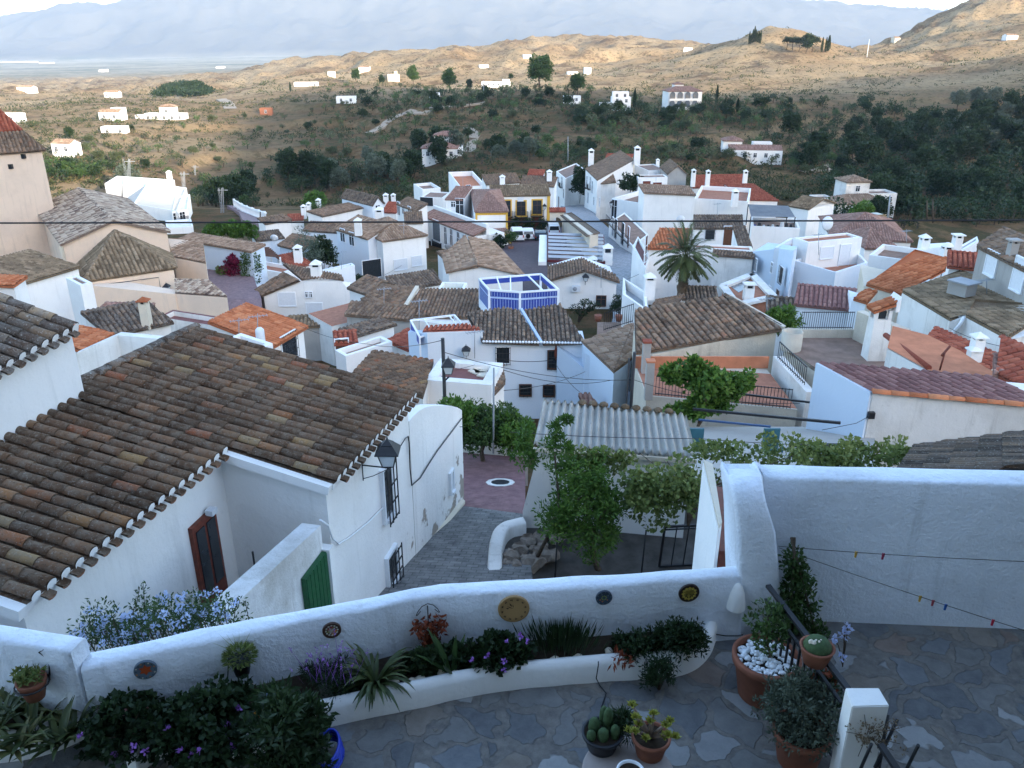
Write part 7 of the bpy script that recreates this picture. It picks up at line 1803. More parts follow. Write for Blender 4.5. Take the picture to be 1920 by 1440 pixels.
for i in range(17): bar(bm, a.lerp(b, i / 16), a.lerp(b, i / 16) + UPV * .85, .022)
bar(bm, a + UPV * .85, b + UPV * .85, .045); bar(bm, a + UPV * .1, b + UPV * .1, .035); link('railing', bm, M['iron'], root)
zt_ = zat(1560, 660, 38); q = [PZ(1470, 650, zt_), PZ(1530, 690, zt_), PZ(1700, 700, zt_), PZ(1612, 634, zt_), PZ(1490, 634, zt_)]
root, cen = poly_house('roof_terrace', 'brown-floored roof terrace with a fat white chimney and a railing at the back', [p - V((0, 0, .02)) for p in q], -16, 'creamrough', [], None, cat='terrace')
bm = BM(); prism(bm, [p + V((0, 0, .01)) for p in q], zt_ - .2); link('floor', bm, M['brownfloor'], root)
bkA, bkB = PZ(1488, 634, zt_), PZ(1600, 634, zt_); bm = BM(); prism(bm, [bkA + V((0, 0, .45)), bkB + V((0, 0, .45)), bkB + V((0, .25, .45)), bkA + V((0, .25, .45))], zt_ - .3); link('parapet', bm, M['creamrough'], root)
iron_rail(root, bkA + V((.3, .1, .45)), bkB + V((-.1, .1, .45)), .95, 24)
wR = [PZ(1598, 636, zt_), PZ(1680, 680, zt_)]; h1_ = PY(1590, 600, wR[0].y + .3)
bm = BM(); prism(bm, [wR[0] + V((0, 0, 1.5)), wR[1] + V((.1, 0, 1.6)), wR[1] + V((.5, .2, 1.6)), wR[0] + V((.4, .2, 1.5))], zt_ - .3); link('side_wall', bm, M['creamrough'], root)
cb = PZ(1640, 672, zt_); bm = BM(); top = PY(1650, 596, cb.y); hh = top.z - cb.z
for z0, z1, w0, w1 in ((-.2, hh, .52, .40),):
 prof_ = [cb + V((x * w0, y * w0 * .8, z0)) for x, y in ((-1, -1), (1, -1), (1, 1), (-1, 1))]; pt_ = [V((top.x + x * w1, top.y + y * w1 * .8, top.z)) for x, y in ((-1, -1), (1, -1), (1, 1), (-1, 1))]
 for i in range(4): face(bm, [prof_[i], prof_[(i + 1) % 4], pt_[(i + 1) % 4], pt_[i]])
 face(bm, pt_)
ch_ = link('chimney', bm, M['whiteold'], root)
bm = BM()
bm.free()
for x, y in ((-1, -1), (1, -1), (1, 1), (-1, 1)): bm = BM(); box(bm, top + V((x * .32, y * .25, .22)), (.16, .16, .45)); link('lantern_pier', bm, M['whiteold'], ch_)
bm = BM(); box(bm, top + V((0, 0, .2)), (.4, .3, .4)); link('flue', bm, M['glass'], ch_)
z_ = top.z + .44; q_ = [V((top.x + x * .55, top.y + y * .45, z_ + (.0 if x < 0 else .42))) for x, y in ((-1, -1), (1, -1), (1, 1), (-1, 1))]
roof(ch_, [[q_[3], q_[0], q_[1], q_[2]]], M['t_orange'], .26, .4, 5, name='cap', th=.12)
bm = BM(); prism(bm, [q_[1] + V((-.1, -.02, -.02)), q_[1] + V((.08, -.02, .3)), q_[2] + V((.08, 0, .3)), q_[2] + V((-.1, 0, -.02))], z_ - .02); link('cap_end', bm, M['white'], ch_)
bm = BM(); c = PZ(1482, 655, zt_); lathe(bm, [(.5, 0), (.5, .95), (.45, .95), (.45, .5), (0, .5)], c, 20); tag(link('water_tank', bm, M['creamrough']), 'round cream tub at the left end of the brown-floored roof terrace', 'tub')
E = PY(1737, 692, 31); q = [E] + [RS(x, y, E, .06) for x, y in ((1960, 778), (1960, 738), (1850, 690), (1800, 657), (1740, 628), (1674, 611), (1664, 652))]
root, cen = poly_house('house', 'house with a smooth orange sealed roof on the right, beside the fat chimney', [p - V((0, 0, .05)) for p in q], -16, 'whiteold', [], None)
bm = BM(); face(bm, q); link('roof', bm, M['orangeflat'], root)
bm = BM();
a, b = PY(1660, 628, 35), PY(1742, 690, 31); n_ = 9
tube(bm, [a, a.lerp(b, .5), b], .12, 8); link('coping', bm, M['t_red'], root)
bm = BM(); c = PY(1762, 694, 29.5); tube(bm, [c, c + V((.05, 0, .75))], .04); tube(bm, [c + V((-.05, 0, .58)), c + V((.25, .1, .95))], .05); tag(link('flue_pipe', bm, M['redwood']), 'rusty forked flue pipe on the smooth orange roof', 'pipe')
zr_ = zat(1765, 660, 37); E = PY(1760, 655, 37)
house('house', 'red-brown ribbed roof house with white chimneys between the orange and mossy roofs', (1735, 642), (1850, 696), (1869, 669), 37, 'mono', h=.7, tile='t_red', base=-18, sq=False, ch=[(1829, 662, .5, dict(w=.45, h=.9)), (1822, 676, .2, dict(w=.4, h=.6))])
house('house', 'pinkish tiled roof cut by the right edge above the orange sealed roof', (1868, 702), (1990, 700), (1985, 668), 28, 'mono', h=.5, tile='t_pink', base=-15, sq=False)
house('house', 'red ribbed tile roof cut by the right edge beside the orange sealed roof', (1872, 702), (2000, 765), (2000, 690), 28, 'mono', h=.5, tile='t_red', base=-14, sq=False)
E = PY(1637, 737, 25); q = [E, PY(1990, 768, 23.8), RS(1960, 712, E, .12), RS(1770, 696, E, .12), RS(1535, 682, E, .12)]
q[1].z = E.z - .05
root, cen = poly_house('house', 'near house with a purple-brown ribbed roof, orange coping and rough white wall on the right', [q[0] - V((0, 0, .02)), q[1] - V((0, 0, .02)), V((q[2].x, q[2].y, q[2].z - .2)), V((q[4].x, q[4].y, q[4].z - .05))], -13, 'whiteold', [], None)
u_ = (q[1] - q[0]).normalized(); v_ = (q[4] - q[0]); L4 = v_.length; v_ = v_.normalized(); nz = u_.cross(v_).normalized(); nz = nz if nz.z > 0 else -nz
bm = BM(); lay = bm.faces.layers.float.new('tcol'); LU = (q[1] - q[0]).length; nc = 17; pw = LU / nc
for i in range(nc):
 for j in range(int(L4 / .42) + 1):
  a0, a1 = j * .42, min(j * .42 + .46, L4); A, B = [], []
  for kk in range(9):
   x_ = i * pw + pw * kk / 8; hgt = .12 * math.sin(math.pi * min(1, kk / 5)) if kk < 5 else -.01
   A.append(bm.verts.new(q[0] + u_ * x_ + v_ * a0 + nz * (hgt + .05))); B.append(bm.verts.new(q[0] + u_ * x_ + v_ * a1 + nz * (hgt + .02)))
  col = random.random()
  for kk in range(8): f = bm.faces.new((A[kk], A[kk + 1], B[kk + 1], B[kk])); f[lay] = col; f.smooth = True
rp_ = [p + nz * .3 for p in (q[0], q[1], q[2], q[3], q[4])]
clip_convex(bm, rp_, nz if (rp_[1] - rp_[0]).cross(rp_[2] - rp_[1]).dot(nz) > 0 else -nz)
link('roof', bm, M['t_purple'], root)
bm = BM(); lay = bm.faces.layers.float.new('tcol'); ridge_caps(bm, q[0] + V((-.05, -.02, .05)), q[1] + V((0, -.02, .05)), lay, .14, .55); link('coping', bm, M['t_orange'], root)
bm = BM(); prism(bm, [q[4] + V((-.1, 0, .03)), q[0] + V((-.1, -.02, .03)), q[0] + V((-.02, .02, .03)), q[4] + V((-.02, .02, .03))], -13); link('side_wall', bm, M['bluewall'], root)
bm = BM(); p = q[0] + V((.02, -.12, -.75)); box(bm, p, (.2, .14, .22)); tube(bm, [p, p + V((-.5, -.1, -.25)), p + V((-1.6, -.1, -.5))], .012, 4); tag(link('junction_box', bm, M['iron']), 'black junction box with a cable on the corner of the rough white wall', 'box')
M['t_black'] = tile_mat('blackened_roof_tiles', [(0, (.035, .027, .022)), (.5, (.10, .073, .056)), (.85, (.18, .125, .088)), (.95, (.30, .19, .11)), (1, (.36, .25, .15))], lichen=(.14, .125, .11), la=.5)
E = PY(1690, 900, 13.5); z0 = E.z
qa, qb, qc, qd = PY(1672, 905, 12.6), PY(1715, 842, 16.2), PY(1990, 800, 16.6), PY(2020, 915, 12.2)
qc.z = qb.z + .45; qd.z = qa.z + .45
poly_house('house', 'dark lichened roof with its tile rows running sideways, behind the tall white patio wall', [p - V((0, 0, .15)) for p in (qa, qb, V((qc.x, qc.y, qb.z)), V((qd.x, qd.y, qa.z)))], -10, 'whiteold', [[qb, qa, qd, qc]], 't_black', .27, .42, 6)
M['teal2'] = plain('blue_painted_bar', (.03, .07, .16), .5, .4)
for i, (a, b, w, lab) in enumerate(((PY(1300, 767, 26), PY(1576, 793, 23.5), .08, 'long rusty beam spanning the yard below the cream terrace'), (PY(1360, 735, 30), PY(1533, 756, 28), .07, 'dark bar crossing before the cream terrace wall'), (PY(1310, 787, 25), PY(1445, 800, 24), .06, 'blue bar in the yard beside the teal chairs'), (PY(1480, 834, 19), PY(1615, 836, 19), .09, 'black beam above the vine at the foot of the blue wall'))):
 bm = BM(); bar(bm, a, b, w); tag(link('beam', bm, M['teal2' if i == 2 else 'iron']), lab, 'beam')
M['teal'] = plain('teal_plastic', (.03, .11, .14), .45, .4, .1)
for i, (px, py) in enumerate(((1308, 812), (1452, 812))):
 c = PY(px, py, 22.5) - V((0, 0, .62)); rt = empty('garden_chair', c - V((0, 0, .4)), ['teal plastic garden chair beside the corrugated roof', 'teal plastic garden chair at the foot of the blue wall'][i], 'chair', 'teal chairs in the yard')
 bm = BM(); box(bm, c, (.5, .48, .05)); link('seat', bm, M['teal'], rt); bm = BM(); box(bm, c + V((0, .24, .35)), (.5, .06, .62)); link('backrest', bm, M['teal'], rt)
 for s in (-.24, .24): bm = BM(); tube(bm, [c + V((s, .22, .25)), c + V((s, -.2, .25)), c + V((s, -.22, 0))], .025); link('armrest', bm, M['teal'], rt)
 for sx in (-.2, .2):
  for sy in (-.2, .2): bm = BM(); box(bm, c + V((sx, sy, -.25)), (.05, .05, .5)); link('leg', bm, M['teal'], rt)
slab('yard_floor', [PY(1290, 900, 18.5), PY(1290, 800, 27.5), PY(1640, 800, 27.5), PY(1640, 900, 18.5)], 'grey', .3)
tb_ = PY(1310, 800, 27);
root = empty('leafy_tree', tb_ - V((0, 0, 1.5)), 'bright green broad-leaved tree in front of the cream terrace', 'tree')
bm, ends = crown(PY(1330, 715, 28), .9, .8, .6, 40, 50, .2, .14, .42)
for px, py, rx, rz, kk in ((1300, 690, .35, .35, 12), (1265, 705, .45, .3, 14), (1385, 715, .55, .35, 18), (1320, 760, .7, .45, 26), (1280, 768, .5, .25, 14), (1345, 745, .6, .4, 18)):
 b2, e2 = crown(PY(px, py, 28), rx, rx, rz, kk, 50, .2, .14, .5); merge(bm, b2); ends += e2
link('crown', bm, LM['bright'], root); link('trunk', trunk(tb_ - V((0, 0, 2)), PY(1325, 740, 28), .1, .05, ends), M['bark'], root)
def gp(px, py, z): return PZ(px, py, z)
def strip(name, L, Rr, mat, off=.0, th=1.5):
 """paved strip between two lists of points"""
 bm = BM(); n = len(L); T = []
 for a, b in zip(L, Rr): T.append((bm.verts.new(a + V((0, 0, off))), bm.verts.new(b + V((0, 0, off))), bm.verts.new(a - V((0, 0, th))), bm.verts.new(b - V((0, 0, th)))))
 for p, q in zip(T, T[1:]):
  bm.faces.new((p[0], p[1], q[1], q[0])); bm.faces.new((p[2], p[0], q[0], q[2])); bm.faces.new((p[1], p[3], q[3], q[1]))
 bmesh.ops.recalc_face_normals(bm, faces=bm.faces[:])
 if sum(f.normal.z for f in bm.faces) < 0: bmesh.ops.reverse_faces(bm, faces=bm.faces[:])
 return tag(link(name, bm, M[mat]), kind='structure')
strip('stone_street', [PY(1130, 640, 62), PY(1150, 596, 72), PY(1150, 545, 84), PY(1132, 490, 100), PY(1098, 440, 118), PY(1065, 402, 150), PY(1050, 384, 188)],
   [PY(1225, 640, 62), PY(1222, 596, 72), PY(1208, 545, 84), PY(1200, 490, 100), PY(1172, 455, 118), PY(1122, 410, 150), PY(1100, 384, 188)], 'streetstone')
strip('square', [PY(915, 560, 80), PY(930, 500, 97), PY(940, 455, 122), PY(940, 426, 140)], [PY(1060, 560, 80), PY(1040, 500, 97), PY(1062, 452, 122), PY(1064, 426, 140)], 'plaza')
strip('church_street', [PY(380, 620, 68), PY(385, 560, 74), PY(382, 505, 86), PY(380, 480, 92)], [PY(490, 620, 68), PY(490, 560, 74), PY(470, 505, 86), PY(470, 480, 92)], 'purplepave')
strip('balustraded_road', [PY(425, 385, 200), PY(448, 398, 172), PY(455, 412, 150), PY(500, 425, 138)], [PY(452, 385, 200), PY(475, 400, 172), PY(505, 414, 152), PY(540, 420, 142)], 'purplepave')
b0 = [PY(440, 386, 190), PY(455, 396, 176), PY(476, 405, 164), PY(500, 413, 152)]
root = empty('balustrade', b0[1], 'white balustrade along the curve of the road left of the village', 'balustrade')
bm = BM()
for a, b in zip(b0, b0[1:]): bar(bm, a + V((0, 0, 1.3)), b + V((0, 0, 1.3)), .35, .3); bar(bm, a + V((0, 0, .1)), b + V((0, 0, .1)), .4, .3)
link('rail', bm, M['white'], root)
for a, b in zip(b0, b0[1:]):
 for i in range(9):
  p = a.lerp(b, i / 9); bm = BM(); box(bm, p + V((0, 0, .65)), (.45 if i % 4 == 0 else .28, .3, 1.2 if i % 4 else 1.9)); link('baluster', bm, M['white'], root)
def track(name, pts, w, mat):
 P = [hit(*p) for p in pts]; P = along([p for p in P if p], 5); L, Rr = [], []
 for i, p in enumerate(P):
  d = (P[min(i + 1, len(P) - 1)] - P[max(i - 1, 0)]); d.z = 0; d.normalize(); n = V((-d.y, d.x, 0))
  for s, O in ((1, L), (-1, Rr)):
   q = p + n * s * w / 2; q.z = max(terr(q.x, q.y), p.z) + .12; O.append(q)
 return strip(name, L, Rr, mat, 0, .8)
M['track'] = plain('pale_dust_road', (.36, .29, .22), .95, .1, .12, 1)
track('farm_track', [(690, 250), (720, 235), (740, 220), (760, 213), (800, 212), (850, 200), (910, 192)], 3.2, 'track')
track('farm_track', [(878, 285), (885, 272), (890, 255), (878, 240)], 4, 'track')
track('farm_track', [(415, 186), (425, 192), (433, 205)], 6, 'track')
track('farm_track', [(1500, 322), (1530, 320), (1560, 318)], 3, 'track')
M['carwhite'] = plain('white_car_paint', (.70, .71, .72), .25, .6, .02); M['carblack'] = plain('black_car_paint', (.012, .014, .017), .2, .6, .1)
M['rubber'] = plain('tyre_rubber', (.012, .012, .012), .85, .2, .1); M['carglass'] = plain('car_glass', (.02, .025, .03), .08, .6, .1); M['redlamp'] = plain('red_lamp', (.35, .01, .01), .3, .5); M['chrome'] = plain('wheel_alloy', (.45, .46, .47), .3, .5, .05, metal=1)
def car(name, label, p, rz, mat, kind='van', cat='car', L=4.4, W=1.8):
 """kind: outline seen from the side; x forward"""
 out = {'van': [(-.5, .35), (-.5, 1.0), (-.485, 1.15), (-.47, 1.86), (-.40, 1.95), (.12, 1.93), (.20, 1.84), (.34, 1.15), (.47, 1.0), (.5, .75), (.5, .35)],
     'car': [(-.5, .38), (-.5, .85), (-.46, .95), (-.36, 1.38), (-.22, 1.46), (.05, 1.45), (.24, .98), (.44, .86), (.5, .68), (.5, .38)],
     'suv': [(-.5, .42), (-.5, 1.0), (-.48, 1.1), (-.44, 1.62), (-.36, 1.72), (.06, 1.70), (.22, 1.10), (.45, 1.0), (.5, .78), (.5, .42)]}[kind]
 root = empty(name, p, label, cat, 'vehicles parked on the square'); root.rotation_euler = (0, 0, rz)
 zb = {'van': 1.12, 'car': .90, 'suv': 1.04}[kind]
 def side(x, z): return W / 2 * (1 - .14 * max(0, z - zb) / .8)
 bm = BM(); A = [bm.verts.new((x * L, side(x, z), z)) for x, z in out]; B = [bm.verts.new((x * L, -side(x, z), z)) for x, z in out]
 for i in range(len(out)): j = (i + 1) % len(out); bm.faces.new((A[i], A[j], B[j], B[i]))
 bm.faces.new(A[::-1]); bm.faces.new(B); bmesh.ops.recalc_face_normals(bm, faces=bm.faces[:])
 bmesh.ops.bevel(bm, geom=bm.edges[:], offset=.04, segments=2, affect='EDGES')
 def lk(nm, bm, m, par=root):
  o = link(nm, bm, M[m], None); o.parent = par; return o
 lk('body', bm, mat)
 top = max(z for x, z in out); zw = zb + .08; zt_ = top - .14
 def edge(z, front):
  pts = out if front else out[::-1]
  best = None
  for (x0, z0), (x1, z1) in zip(out, out[1:]):
   if min(z0, z1) <= z <= max(z0, z1) and z0 != z1:
    x = x0 + (x1 - x0) * (z - z0) / (z1 - z0)
    if best is None or (x > best if front else x < best): best = x
  return best
 for s in (1, -1):
  bm = BM(); q = [(edge(zw, 0) + .04, zw), (edge(zw, 1) - .05, zw), (edge(zt_, 1) - .03, zt_), (edge(zt_, 0) + .03, zt_)]
  if kind == 'van': q = [(-.1, zw), q[1], q[2], (-.1, zt_)]
  face(bm, [V((x * L, s * (side(x, z) + .012), z)) for x, z in q]); lk('side_window', bm, 'carglass')
 for fr, nm in ((1, 'windscreen'), (0, 'rear_window')):
  bm = BM(); d = .014 if fr else -.014
  face(bm, [V((edge(z, fr) * L + d, y * (side(0, z) - .14), z)) for y, z in ((-1, zw), (1, zw), (1, zt_), (-1, zt_))]); lk(nm, bm, 'carglass')
 for x in (-.31, .31):
  for s in (1, -1):
   bm = BM(); r = .33; tube(bm, [(x * L, s * (W / 2 - .2), r), (x * L, s * (W / 2 + .01), r)], r, 16); o = lk('wheel', bm, 'rubber')
   bm = BM(); tube(bm, [(x * L, s * (W / 2 - .05), r), (x * L, s * (W / 2 + .022), r)], r * .58, 12); lk('rim', bm, 'chrome', o)
 for s in (1, -1):
  bm = BM(); box(bm, (-.497 * L, s * (W / 2 - .14), zb - .08), (.06, .16, .36 if kind != 'car' else .16)); lk('tail_light', bm, 'redlamp')
  bm = BM(); box(bm, (.487 * L, s * (W / 2 - .28), zb - .22), (.08, .34, .15)); lk('headlight', bm, 'shutter')
 bm = BM(); box(bm, (-.503 * L, 0, .62), (.04, .52, .11)); lk('number_plate', bm, 'shutter')
 bm = BM(); box(bm, (-.5 * L, 0, .42), (.1, W - .1, .14)); box(bm, (.5 * L, 0, .42), (.1, W - .1, .14)); lk('bumpers', bm, 'iron')
 if kind == 'suv':
  bm = BM(); tube(bm, [(-.5 * L, .1, .95), (-.5 * L - .2, .1, .95)], .34, 16); lk('spare_wheel', bm, 'rubber')
 return root
def sqz(px, py):
 d = ray(px, py); E = PY(940, 426, 140); G_ = PY(940, 455, 122); s = (E.z - G_.z) / 18
 Y = (CAMZ - G_.z + s * 122) / (s - d.z / d.y); return PY(px, py, Y)
car('parked_van', 'white van with a dark rear window, leftmost on the square', sqz(969, 450), R(95), 'carwhite', 'van', 'van', 4.4, 1.85)
car('parked_car', 'white off-road car with a spare wheel, between the van and the dark car', sqz(989, 448), R(94), 'carwhite', 'suv', 'car', 4.2, 1.8)
car('parked_car', 'dark car parked on the square right of the white off-road car', sqz(1013, 449), R(90), 'carblack', 'car', 'car', 4.4, 1.8)
car('parked_van', 'white van before the archway, rightmost on the square', sqz(1037, 440), R(92), 'carwhite', 'van', 'van', 4.6, 1.85)
car('parked_car', 'dark car under the trees below the pale hip-towered house', PY(1646, 414, 128) - V((0, 0, .3)), R(20), 'carblack', 'car', 'car', 4.3, 1.8)
def ball_tree(px, py, r, lab, group=None, base=None):
 c = PY(px, py, 138); b = V((c.x, c.y, zat(px, 432, 138)))
 tree('topiary_tree', lab, b, c.z - b.z + r, r, r, 'dark', 22, 40, .28, .16, group, .12, ch=c.z - b.z, cr=.5)
for px, lab in ((965, 'clipped ball tree before the town hall, leftmost of the three'), (992, 'clipped ball tree before the town hall, middle of the three'), (1017, 'clipped ball tree before the town hall door, rightmost of the three')):
 ball_tree(px, 420, 1.0, lab, 'ball trees before the town hall')
b = sqz(958, 470); tree('potted_tree', 'small tree in a brown pot on the square beside the ochre-trimmed block', b, 2.8, .8, .9, 'mid', 22, 40, .25, .14, None, .08, 'potted tree', ch=2.0)
bm = BM(); lathe(bm, [(0, 0), (.3, 0), (.42, .6), (.36, .6), (0, .5)], b, 12); link('pot', bm, M['terracotta'], bpy.data.objects['potted_tree.001'])
b = PY(938, 468, 116); bush('clipped_bush', 'round clipped bush at the corner of the red-shuttered front', b + V((0, 0, 1)), 1.2, 1.2, 1.0, 'dark', 30, 50, .25, .14)
b = PY(1085, 592, 71); root = empty('cloud_pruned_tree', b, 'cloud-pruned dark tree with flat round pads before the white gable', 'tree')
bm, lay = fol(); tk_ = BM()
for px, py, r in ((1084, 578, 1.05), (1098, 567, .75), (1114, 572, .8), (1090, 586, .8), (1106, 580, .5)):
 p = PY(px, py, 71); clump(bm, lay, p, r * .75, 260, .14, .08, flat=.42, upb=.5); tube(tk_, [b - V((0, 0, .6)), b.lerp(p, .5) + V((.1, 0, 0)), p], [.09, .07, .05], 5)
link('crown', bm, LM['dark'], root); link('trunk', tk_, M['bark'], root)
b = PY(1161, 588, 72); bush('clipped_bush', 'dark rounded bush at the foot of the white gable, by the street corner', b + V((0, 0, .7)), .75, .75, .95, 'dark', 26, 60, .16, .09)
a_, b_ = PY(1132, 620, 62), PY(1186, 604, 60); root = empty('railing', a_, 'dark iron railing with plant pots, left of the big brown roof', 'railing'); iron_rail(root, a_, b_, 1.5, 14, 'bars', .035)
for px, lab in ((1121, 'terracotta pot behind the dark railing, left'), (1160, 'terracotta pot behind the dark railing, right')):
 c = PY(px, 602, 63); bm = BM(); lathe(bm, [(0, 0), (.22, 0), (.32, .5), (.28, .5), (0, .4)], c, 12); tag(link('plant_pot', bm, M['terracotta']), lab, 'pot', 'pots behind the railing')
slab('terrace_floor_slab', [PY(1120, 640, 58), PY(1120, 604, 66), PY(1200, 604, 66), PY(1200, 640, 58)], 'brownfloor', 1.0)
LM['palm'] = leaf_mat('palm_fronds', [(0, (.05, .055, .02)), (.5, (.10, .125, .045)), (1, (.17, .19, .08))])
def palm():
 c = PY(1285, 482, 67); b = V((c.x - .2, c.y, zat(1285, 560, 67) - 2.5))
 root = empty('palm_tree', b, 'date palm with a big drooping crown and orange fruit, beside the stone street', 'palm tree')
 bm = BM(); tube(bm, [b, b.lerp(c, .5), c - V((0, 0, .1))], [.42, .34, .36], 10)
 for i in range(60):
  a = i * 2.4; z = b.z + (c.z - b.z) * (.35 + .65 * i / 60); box(bm, V((c.x + .36 * math.cos(a), c.y + .36 * math.sin(a), z)), (.16, .12, .22), rz=a)
 link('trunk', bm, M['palmbark'], root)
 bm, lay = fol()
 for i in range(74):
  a = i * 2.39996; t = i / 74; el = R(84 - 122 * t ** .85) ; L = random.uniform(2.3, 3.0) * (1 if t < .8 else .85); d = V((math.cos(a) * math.cos(el), math.sin(a) * math.cos(el), math.sin(el))); p = c + d * .15; st = []
  for k in range(13):
   st.append((p.copy(), d.copy())); p = p + d * L / 12; d = (d - V((0, 0, .055 + .018 * k * (1 - abs(d.z))))).normalized()
  s0 = V((-math.sin(a), math.cos(a), 0)); col = random.uniform(.2, .9) if t < .85 else random.uniform(0, .3)
  for k in range(12):
   (q, dd), (q2, _) = st[k], st[k + 1]; w = .03
   f = face(bm, [q - s0 * w, q2 - s0 * w * .8, q2 + s0 * w * .8, q + s0 * w]);
   if f: f[lay] = .8
   if k < 2: continue
   for m in range(3):
    r_ = q.lerp(q2, m / 3); ll = .62 * math.sin(math.pi * min(1, (k + m / 3 + 1) / 13.5)) ** .6
    for s in (-1, 1): leaf(bm, lay, r_, s0 * s * .75 + dd * .7 - V((0, 0, .25)) + rdir() * .1, ll, .085, max(0, min(1, col + random.uniform(-.15, .15))), up=V((0, 0, 1)))
 link('fronds', bm, LM['palm'], root)
 bm, lay = fol()
 for i in range(260):
  d = rdir(); p = c + V((d.x * .42, d.y * .42 - .25, d.z * .5 - .55)); leaf(bm, lay, p, rdir() - V((0, 0, 1)), .2, .06, random.random())
 link('fruit', bm, leaf_mat('orange_dates', [(0, (.25, .07, .01)), (1, (.50, .19, .03))]), root)
palm()
zp = zat(480, 475, 90)
P4 = [PZ(452, 475, zp), PZ(525, 482, zp), PZ(506, 464, zp), PZ(458, 466, zp)]
root = empty('slatted_pergola', P4[1] - V((0, 0, 3)), 'brown slatted pergola on a white terrace, hung with creeper', 'pergola')
for i in range(8):
 t = i / 7; bm = BM(); bar(bm, P4[0].lerp(P4[3], t), P4[1].lerp(P4[2], t), .12); link('slat', bm, M['brownwood'], root)
for p in P4: bm = BM(); bar(bm, p - V((0, 0, 3)), p, .16); link('post', bm, M['white'], root)
house('house', 'white terrace block with a dark door under the brown slatted pergola', (462, 500), (530, 512), (540, 497), 86, 'flat', base=-24, ph=.4, floor='terracotta_floor', wab=[])
bush('bougainvillea', 'crimson bougainvillea beside the brown slatted pergola', PY(442, 505, 84), 1.1, .8, 1.5, 'crimson', 50, 50, .25, .2)
bm, lay = fol()
for i in range(60):
 py = random.uniform(478, 590); w = 16 - (py - 478) * .06; clump(bm, lay, PY(470 + (py - 478) * .05 + random.uniform(-w, w), py, 83), .42, 40, .2, .15)
root = empty('creeper', PY(472, 590, 83), 'long dark green creeper hanging down the white wall by the church street', 'plant'); link('leaves', bm, LM['mid'], root)
bush('shrub', 'round yellow-green bush on the church street pavement', PY(418, 506, 84), .8, .8, .6, 'vine', 20, 50, .2, .12)
c = PY(575, 478, 92); tree('garden_tree', 'tall feathery grey-green tree between the hipped white house and the pergola', V((c.x, c.y, -25)), -25 * -1 + c.z + 2.4, 1.9, 2.6, 'grey', 60, 30, .3, .1, ch=c.z + 25)
bush('creeper', 'dark green creeper covering the wall left of the hipped white house', PY(604, 478, 96), 1.5, .8, 2.2, 'dark', 70, 50, .3, .2)
bush('hedge', 'bright green hedge above the pale blue house', PY(428, 434, 104), 3.6, 1.2, 1.1, 'bright', 90, 50, .4, .26)
bush('shrub', 'dark green bush on the stone street before the beige flank wall', PY(1088, 345, 180), 1.8, 1.6, 4.2, 'dark', 70, 40, .5, .3)
bush('shrub', 'bushy green tree top in the yard between the beige flank and the white blocks', PY(1183, 345, 160), 2.2, 1.8, 1.6, 'dark', 50, 40, .45, .28)
bush('shrub', 'yellow-green bushy fern beside the roof terrace railing', PY(1462, 605, 46), 1.0, .8, .9, 'bright', 40, 50, .3, .1)
bush('shrub', 'small dark shrub at the foot of the hipped white house', PY(660, 525, 92), 1.2, .8, .8, 'dark', 26, 40, .25, .16)
bush('shrub', 'bright young tree at the edge of the gully above the village', PY(590, 375, 150), 2.2, 1.6, 1.6, 'bright', 40, 40, .45, .25)
bush('shrub', 'spiky tree beside the three short chimneys', PY(592, 402, 136), 1.5, 1.0, 2.0, 'mid', 40, 40, .4, .14)
tb = PY(1617, 402, 165); bush('shrub', 'round yellow-green tree before the pale hip-towered house', tb + V((0, 0, .5)), 2.2, 2.0, 1.9, 'bright', 50, 40, .45, .28)
def wire(label, pts_, s=.3, r=.012, mat='iron', group='overhead cables'):
 bm = BM()
 for a, b in zip(pts_, pts_[1:]): tube(bm, sag(a, b, s), r, 5)
 return tag(link('cable', bm, M[mat]), label, 'cable', group)
wire('thick black cable stretched straight across the whole view above the village', [PY(-300, 419, 12), PY(2220, 412, 12)], .0, .013)
pb = PY(838, 790, 26.8); ptp = PY(830, 634, 27.2)
root = empty('lamp_post', V((ptp.x, ptp.y, -11)), 'dark lamp post with a lantern, in front of the maroon-roofed box house', 'lamp post')
bm = BM(); tube(bm, [V((ptp.x, ptp.y, -11)), ptp], .065, 8); link('pole', bm, M['iron'], root)
lc = PY(841, 692, 27.0); lantern(root, lc, .75); bm = BM(); tube(bm, [V((ptp.x, ptp.y, lc.z - .55)), V((lc.x, lc.y, lc.z - .3))], .03, 6); bar(bm, V((ptp.x, ptp.y, lc.z + .1)), V((ptp.x, ptp.y, lc.z - .8)), .09); link('bracket', bm, M['iron'], root)
bm = BM(); p = PY(925, 760, 24.5); tube(bm, [PY(926, 690, 24.5), PY(925, 850, 24.5)], .03, 6); tag(link('thin_pole', bm, M['greytin']), 'thin grey pole rising out of the orange bush', 'pole')
bm = BM(); p = PY(1190, 660, 33); tube(bm, [p, V((p.x - .05, p.y, -15))], .07, 7); tube(bm, [p + V((-.22, 0, -.3)), V((p.x - .22, p.y, -15))], .04, 6); tag(link('utility_pole', bm, M['iron']), 'dark pole with pipes at the left end of the cream terrace', 'pole')
t0 = PY(831, 660, 27.2); t1 = PY(1188, 712, 33)
wire('black cable from the lamp post to the dark pole by the cream terrace', [t0, t1, PY(1500, 756, 30)], .35)
wire('cable sagging from the lamp post to the left across the small houses', [PY(829, 638, 27.2), PY(690, 645, 40), PY(560, 610, 44)], .2)
wire('thin cable along the front of the pale blue house', [PY(945, 675, 44), PY(1037, 675, 44)], .1, .02)
wire('cable sagging before the pale blue house from the box house corner', [PY(945, 694, 30), PY(1145, 713, 40)], .35, .014)
wire('cable rising to the wall hook on the pale blue slope', [PY(945, 732, 30), PY(1097, 697, 42)], .2, .014)
